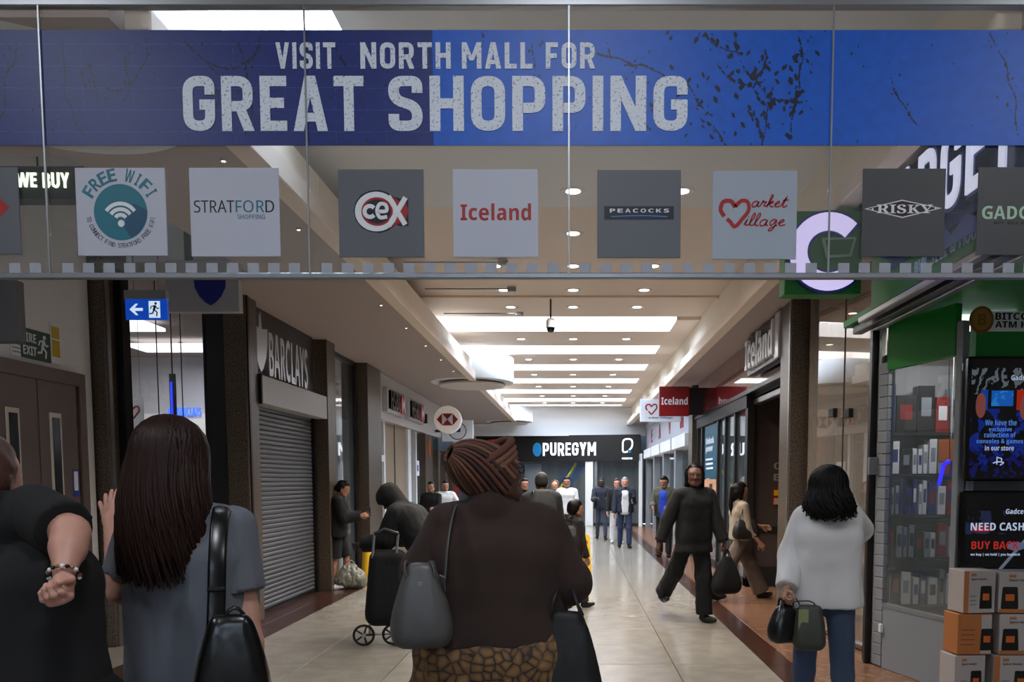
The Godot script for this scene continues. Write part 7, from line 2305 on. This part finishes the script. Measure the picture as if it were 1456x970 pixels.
	for s in [-1.0, 1.0]: strap(bag, "handle", [Vector3(-0.05, 0.36, 0.02 * s), Vector3(0, 0.475, 0.01 * s), Vector3(0.05, 0.36, 0.02 * s)], 0.006, black_c)
	# ---- woman in beige
	p = ground(1050, 852)
	p.x -= 0.0
	t = person("woman in beige top and loose tan trousers walking towards the shop window", p, 1.55, -84, {"skin": tan_, "cell": 0.019, "legs": [28.0, 4.0, -26.0, 6.0], "armL": [30.0, 4.0, 50.0, 0.0], "armR": [8.0, 8.0, 30.0, 0.0],
		"top": {"name": "blouse", "mat": cloth("beige", Color(0.55, 0.49, 0.42)), "loose": 0.014, "sleeve": 1.6, "hem": 0.0, "fold": 0.008},
		"bottom": {"mat": cloth("tan_trouser", Color(0.36, 0.30, 0.255)), "loose": 0.035, "cuff": 0.075, "fold": 0.014}, "shoes": mat("shoe_tan", Color(0.12, 0.09, 0.07), 0.5),
		"hair": {"style": "tail", "mat": black_h}})
	bag = soft_bag("waist_bag", "dark brown bag slung at the hip of woman in beige", wpos(t, Vector3(0.2, 0.78, -0.02)), deg_to_rad(6), 0.3, 0.24, 0.1, 0.8, mat("bag_brown", Color(0.10, 0.08, 0.065), 0.5))
	strap(bag, "strap", [Vector3(-0.1, 0.2, 0), Vector3(-0.06, 0.35, 0.02), inb(bag, wpos(t, t.get_meta("J").shR + Vector3(-0.03, 0.075, 0))), Vector3(0.08, 0.36, -0.0), Vector3(0.1, 0.2, 0)], 0.008, M.bag_brown, 0.5)

	# ---- hooded person bent over the shopping trolley
	p = foot(612, 7.3)
	t = person("hooded person in black bending over a wheeled shopping trolley", p, 1.6, 78, {"skin": deep, "cell": 0.019, "lean": 38.0, "nod": 24.0, "legs": [6.0, 12.0, -6.0, 10.0], "armL": [58.0, 6.0, 22.0, 0.0], "armR": [62.0, 6.0, 20.0, 0.0], "fat": 1.15, "face": false,
		"top": {"mat": black_c, "loose": 0.04, "sleeve_loose": 0.02, "hood_up": true, "hem": 0.18, "fold": 0.012, "sleeve": 1.95},
		"bottom": {"mat": M.trouser_black, "loose": 0.025}, "shoes": M.shoe_dark, "handL": "grip", "handR": "grip"})
	trolley()
	# ---- person in shorts leaning at the window
	p = foot(478, 10.75)
	t = person("person in black top and shorts leaning by the tall window, looking at a phone", p, 1.52, -78, {"skin": tan_, "cell": 0.02, "legs": [16.0, 6.0, -4.0, 4.0], "lean": 4.0, "nod": 20.0, "armL": [22.0, 4.0, 78.0, 14.0], "armR": [20.0, 4.0, 80.0, 14.0], "fat": 1.08,
		"top": {"name": "hoodie", "mat": black_c, "loose": 0.035, "sleeve_loose": 0.015, "hem": 0.08, "fold": 0.01},
		"bottom": {"name": "shorts", "mat": M.trouser_black, "len": 1.0, "loose": 0.035}, "shoes": M.white_print, "hair": {"style": "short", "mat": black_h}})
	var ph := thing("phone", "phone held by the person in shorts by the window", "phone", hand_of(t, "L") + Vector3(0.03, 0.03, 0.0))
	part_box("phone_body", Vector3.ZERO, Vector3(0.012, 0.13, 0.07), M.black_gloss, ph, 0.003)
	part_box("screen", Vector3(-0.0065, 0, 0), Vector3(0.001, 0.115, 0.06), glow("phone_screen", Color(0.6, 0.7, 0.8), 0.4), ph)
	bag = soft_bag("carrier_bag", "crumpled pale plastic carrier bag on the floor by the shutter", ground(492, 836) + Vector3(0.08, 0, 0.06), 0.3, 0.34, 0.34, 0.2, 0.4, mat("plastic_pale", Color(0.46, 0.45, 0.40), 0.35), 0.035)
	strap(bag, "handle", [Vector3(-0.07, 0.28, 0), Vector3(-0.03, 0.38, 0), Vector3(0.04, 0.38, 0), Vector3(0.08, 0.28, 0)], 0.008, M.plastic_pale, 0.5)

	# ---- people farther down the passage
	var navy := cloth("navy_cloth", Color(0.10, 0.12, 0.18))
	var white_c := cloth("white_cloth", Color(0.82, 0.82, 0.82))
	var far := 0.024
	person("person in black top with white print standing by the far pillars", foot(613, 15.4), 1.48, 170, {"skin": tan_, "cell": far, "top": {"mat": black_c}, "bottom": {"mat": black_c}, "shoes": M.shoe_dark, "hair": {"style": "short", "mat": black_h}, "armL": [20.0, 6.0, 70.0, 10.0]})
	person("bearded man in white t-shirt standing by the red fronted shop", foot(633, 16.2), 1.5, 195, {"skin": tan_, "cell": far, "top": {"name": "t_shirt", "mat": white_c, "sleeve": 0.7}, "bottom": {"mat": denim_d}, "shoes": M.shoe_dark, "hair": {"style": "short", "mat": black_h}, "armL": [30.0, 20.0, 40.0, 0.0]})
	p = foot(770, 9.3)
	t = person("close-cropped man in dark jacket with a backpack, seen from behind", p, 1.6, 5, {"skin": tan_, "cell": 0.02, "fat": 1.1, "face": false, "top": {"mat": cloth("coat_dark", Color(0.08, 0.08, 0.09)), "loose": 0.03, "hem": 0.1}, "bottom": {"mat": denim_d}, "shoes": M.shoe_dark, "hair": {"style": "short", "mat": mat("hair_cropped", Color(0.10, 0.07, 0.055), 0.7), "volume": -0.006}})
	bag = soft_bag("backpack", "dark grey backpack on the close-cropped man's back", wpos(t, Vector3(0, 0.98, 0.22)), deg_to_rad(5), 0.3, 0.42, 0.16, 0.7, mat("pack_grey", Color(0.13, 0.13, 0.125), 0.7))
	for s in [-1.0, 1.0]: strap(bag, "strap", [Vector3(0.09 * s, 0.36, -0.02), Vector3(0.1 * s, 0.4, -0.12), Vector3(0.11 * s, 0.3, -0.27)], 0.018, M.pack_grey, 0.4)
	person("child with short black hair walking beside the brown sweater woman", foot(818, 9.0), 1.28, -70, {"skin": tan_, "cell": 0.02, "head": 1.12, "top": {"mat": black_c}, "bottom": {"mat": denim_d}, "shoes": M.shoe_dark, "hair": {"style": "short", "mat": black_h, "scale": 1.14, "volume": 0.004}, "legs": [16.0, 4.0, -16.0, 8.0]})
	person("dark-haired man in white t-shirt with a bag strap across him", foot(806, 16.5), 1.58, 178, {"skin": tan_, "cell": far, "top": {"name": "t_shirt", "mat": white_c, "sleeve": 0.75}, "bottom": {"mat": M.tan_trouser}, "shoes": M.white_print, "hair": {"style": "short", "mat": black_h}})
	person("fair-haired woman in pale top behind the man in white t-shirt", foot(789, 18.2), 1.5, 172, {"skin": pale, "cell": far, "top": {"mat": cloth("rose", Color(0.5, 0.42, 0.42))}, "bottom": {"mat": denim_d}, "shoes": M.shoe_dark, "hair": {"style": "long", "mat": mat("hair_fair", Color(0.55, 0.42, 0.28), 0.45), "length": 0.25, "strands": 60}})
	person("bald man in dark suit jacket over white shirt", foot(774, 15.2), 1.56, 176, {"skin": pale, "cell": far, "top": {"mat": navy, "front": white_c}, "bottom": {"mat": denim_d}, "shoes": M.shoe_dark})
	person("man in black jacket next to the grey gym poster", foot(746, 14.6), 1.54, 190, {"skin": tan_, "cell": far, "top": {"mat": black_c}, "bottom": {"mat": denim_d}, "shoes": M.shoe_dark, "hair": {"style": "short", "mat": black_h}})
	person("man in blue hooded top walking with hands together", ground(855, 767), 1.58, 180, {"skin": deep, "cell": far, "legs": [10.0, 4.0, -10.0, 8.0], "armL": [24.0, 8.0, 70.0, 25.0], "armR": [24.0, 8.0, 70.0, 25.0], "top": {"name": "hoodie", "mat": navy, "hood": true, "loose": 0.03}, "bottom": {"mat": cloth("slate_trouser", Color(0.22, 0.25, 0.32)), "loose": 0.006}, "shoes": M.black, "hair": {"style": "short", "mat": black_h, "volume": -0.004}})
	t = person("grey-haired man in navy jacket over white shirt walking with phone", ground(888, 779), 1.58, 180, {"skin": pale, "cell": 0.022, "legs": [8.0, 6.0, -8.0, 6.0], "armL": [20.0, 6.0, 78.0, 12.0], "top": {"mat": navy, "front": white_c, "loose": 0.028}, "bottom": {"name": "jeans", "mat": cloth("denim_mid", Color(0.15, 0.20, 0.32)), "loose": 0.014}, "shoes": M.black, "hair": {"style": "short", "mat": mat("hair_grey", Color(0.5, 0.48, 0.46), 0.6)}})
	ph = thing("phone", "small phone in the hand of the man in navy jacket", "phone", hand_of(t, "L") + Vector3(0, 0.03, 0.03))
	part_box("phone_body", Vector3.ZERO, Vector3(0.07, 0.13, 0.012), M.black_gloss, ph, 0.003)
	person("person in dark coat partly hidden behind the man in navy jacket", foot(877, 18.6), 1.55, 184, {"skin": pale, "cell": far, "top": {"mat": black_c}, "bottom": {"mat": white_c}, "shoes": M.white_print, "hair": {"style": "short", "mat": dark_h}})
	person("man in olive jacket over bright blue shirt by the pale shopfront", ground(944, 792), 1.6, 160, {"skin": tan_, "cell": 0.022, "nod": 16.0, "armL": [20.0, 6.0, 60.0, 16.0], "armR": [20.0, 6.0, 60.0, 16.0], "top": {"mat": cloth("olive", Color(0.24, 0.245, 0.2)), "front": cloth("bright_blue", Color(0.1, 0.22, 0.65)), "loose": 0.03}, "bottom": {"mat": M.trouser_black}, "shoes": M.shoe_dark, "hair": {"style": "short", "mat": black_h}})

func python_print() -> StandardMaterial3D:
	var ramp := [[0.0, Color(0.06, 0.04, 0.03)], [0.06, Color(0.08, 0.055, 0.04)], [0.11, Color(0.36, 0.25, 0.14)], [0.5, Color(0.52, 0.38, 0.22)], [1.0, Color(0.56, 0.42, 0.26)]]
	var tx := noise_tex(44, 0.03, ramp, 512, FastNoiseLite.TYPE_CELLULAR, 1, FastNoiseLite.RETURN_DISTANCE2_SUB)
	var m := textured("python_print", tx, 1.9, 0.7)
	m.uv1_world_triplanar = false
	return m

func headwrap(t: Node3D, J: Dictionary) -> void:
	# wound cloth: a big folded bun at the back and a plain band round the brow
	var hb: Basis = J.head_basis
	var root := Node3D.new()
	root.name = "headwrap"
	t.add_child(root)
	root.transform = Transform3D(Basis(), J.head)
	var ax := (hb * Vector3(0, 0.62, 0.78)).normalized()           # the bun leans back and up
	var sx := ax.cross(Vector3(0.2, 0.1, 1)).normalized()
	var sy := ax.cross(sx).normalized()
	var cols := [mat("wrap_rust", Color(0.33, 0.18, 0.13), 0.8), mat("wrap_dark", Color(0.2, 0.11, 0.085), 0.8), mat("wrap_tan", Color(0.42, 0.27, 0.19), 0.8)]
	var rings := 9
	var base := zero()
	nets(base, [[hb * Vector3(0, 0.03, 0.02), ax * 0.085, 0.09, 0.078]], 0.009, 0.02)
	obj("wrap_base", base, cols[1], root)
	for i in 30:      # pleats running over the bun
		var a := TAU * i / 30.0
		var side_ := (sx * cos(a) + sy * sin(a))
		var twist := (sx * -sin(a) + sy * cos(a))
		var pts := []
		var rad := []
		for q in rings:
			var f := q / float(rings - 1)
			var r := 0.098 * sqrt(maxf(0.02, 1.0 - pow(maxf(0.0, f - 0.25) / 0.78, 2.0)))
			pts.append(ax * (-0.035 + 0.215 * f) + (side_ * cos(f * 0.9) + twist * sin(f * 0.9)) * r)
			rad.append(0.0105 * (1.0 - 0.45 * f))
		var b := zero()
		b.tube(pts, rad, 7, true)
		obj("pleat", b, cols[i % 3 if i % 4 else 0], root)
	for k in 3:       # bands round the brow
		var pts := []
		for i in 33:
			var a := TAU * i / 32.0
			pts.append(hb * (Vector3(sin(a) * 0.088, 0.03 + 0.022 * k - cos(a) * 0.034, 0.008 - cos(a) * -0.098)))
		var b := zero()
		b.tube(pts, 0.015, 8, false)
		obj("brow_band", b, cols[2] if k < 2 else cols[0], root)
func glasses(t: Node3D, J: Dictionary, k: float) -> void:
	var g := thing("eyeglasses", "dark rimmed glasses worn by woman in brown sweater", "glasses", wpos(t, J.head), t.rotation.y)
	var hb: Basis = J.head_basis
	for s in [-1.0, 1.0]:
		var pts := []
		for i in 17:
			var a := TAU * i / 16.0
			pts.append(hb * Vector3(s * 0.033 + cos(a) * 0.024, 0.002 + sin(a) * 0.019, -0.102) * k)
		var b := zero()
		b.tube(pts, 0.0022, 6, false)
		obj("rim", b, M.black_gloss, g)
		b = zero()
		b.tube([hb * Vector3(s * 0.057, 0.006, -0.1) * k, hb * Vector3(s * 0.08, 0.008, -0.03) * k, hb * Vector3(s * 0.084, 0.0, 0.03) * k], 0.002, 6)
		obj("temple", b, M.black_gloss, g)

func trolley() -> void:
	var g := ground(540, 918)
	var t := thing("shopping_trolley", "two-wheeled shopping trolley with black bag and silver frame", "trolley", g, deg_to_rad(10))
	for x in [-0.14, 0.12]:
		var wh := Node3D.new()
		wh.name = "wheel"
		t.add_child(wh, true)
		wh.position = Vector3(x, 0.1, 0.0)
		var b := zero()
		var pts := []
		for i in 25: pts.append(Vector3(cos(TAU * i / 24.0) * 0.088, sin(TAU * i / 24.0) * 0.088, 0))
		b.tube(pts, 0.012, 8, false)
		obj("tyre", b, M.black, wh)
		for i in 5:
			b = zero()
			b.tube([Vector3.ZERO, Vector3(cos(TAU * i / 5.0) * 0.086, sin(TAU * i / 5.0) * 0.086, 0)], 0.009, 6)
			obj("spoke", b, M.charcoal, wh)
		b = zero()
		b.tube([Vector3(0, 0, -0.02), Vector3(0, 0, 0.025)], 0.02, 10)
		obj("hub", b, M.alloy, wh)
	for x in [-0.09, 0.12]:
		var b := zero()
		b.tube([Vector3(x, 0.1, -0.03), Vector3(x + 0.02, 0.6, -0.02), Vector3(x + 0.06, 1.02, 0.0)], 0.012, 8)
		obj("frame_tube", b, M.alloy, t)
	var b2 := zero()
	b2.tube([Vector3(-0.03, 1.02, 0.0), Vector3(0.06, 1.06, 0.0), Vector3(0.18, 1.02, 0.0)], 0.02, 8)
	obj("handle", b2, M.black, t)
	b2 = zero()
	var tb := []
	for i in 8: tb.append([Vector3(-0.03 + 0.004 * i, 0.27 + 0.075 * i, -0.06), Vector3(0.17, 0.27 + 0.075 * i, -0.06), 0.1 - 0.003 * i, 0.1 - 0.003 * i])
	nets(b2, tb, 0.016, 0.04, 0.005)
	obj("trolley_bag", b2, cloth("cloth_black", Color(0.03, 0.03, 0.03)), t)
	part_box("foot_plate", Vector3(0.2, 0.03, 0.0), Vector3(0.14, 0.015, 0.16), M.alloy, t, 0.004)
	b2 = zero()
	b2.tube([Vector3(-0.14, 0.1, -0.02), Vector3(0.14, 0.1, -0.02)], 0.01, 8)
	obj("axle", b2, M.alloy, t)
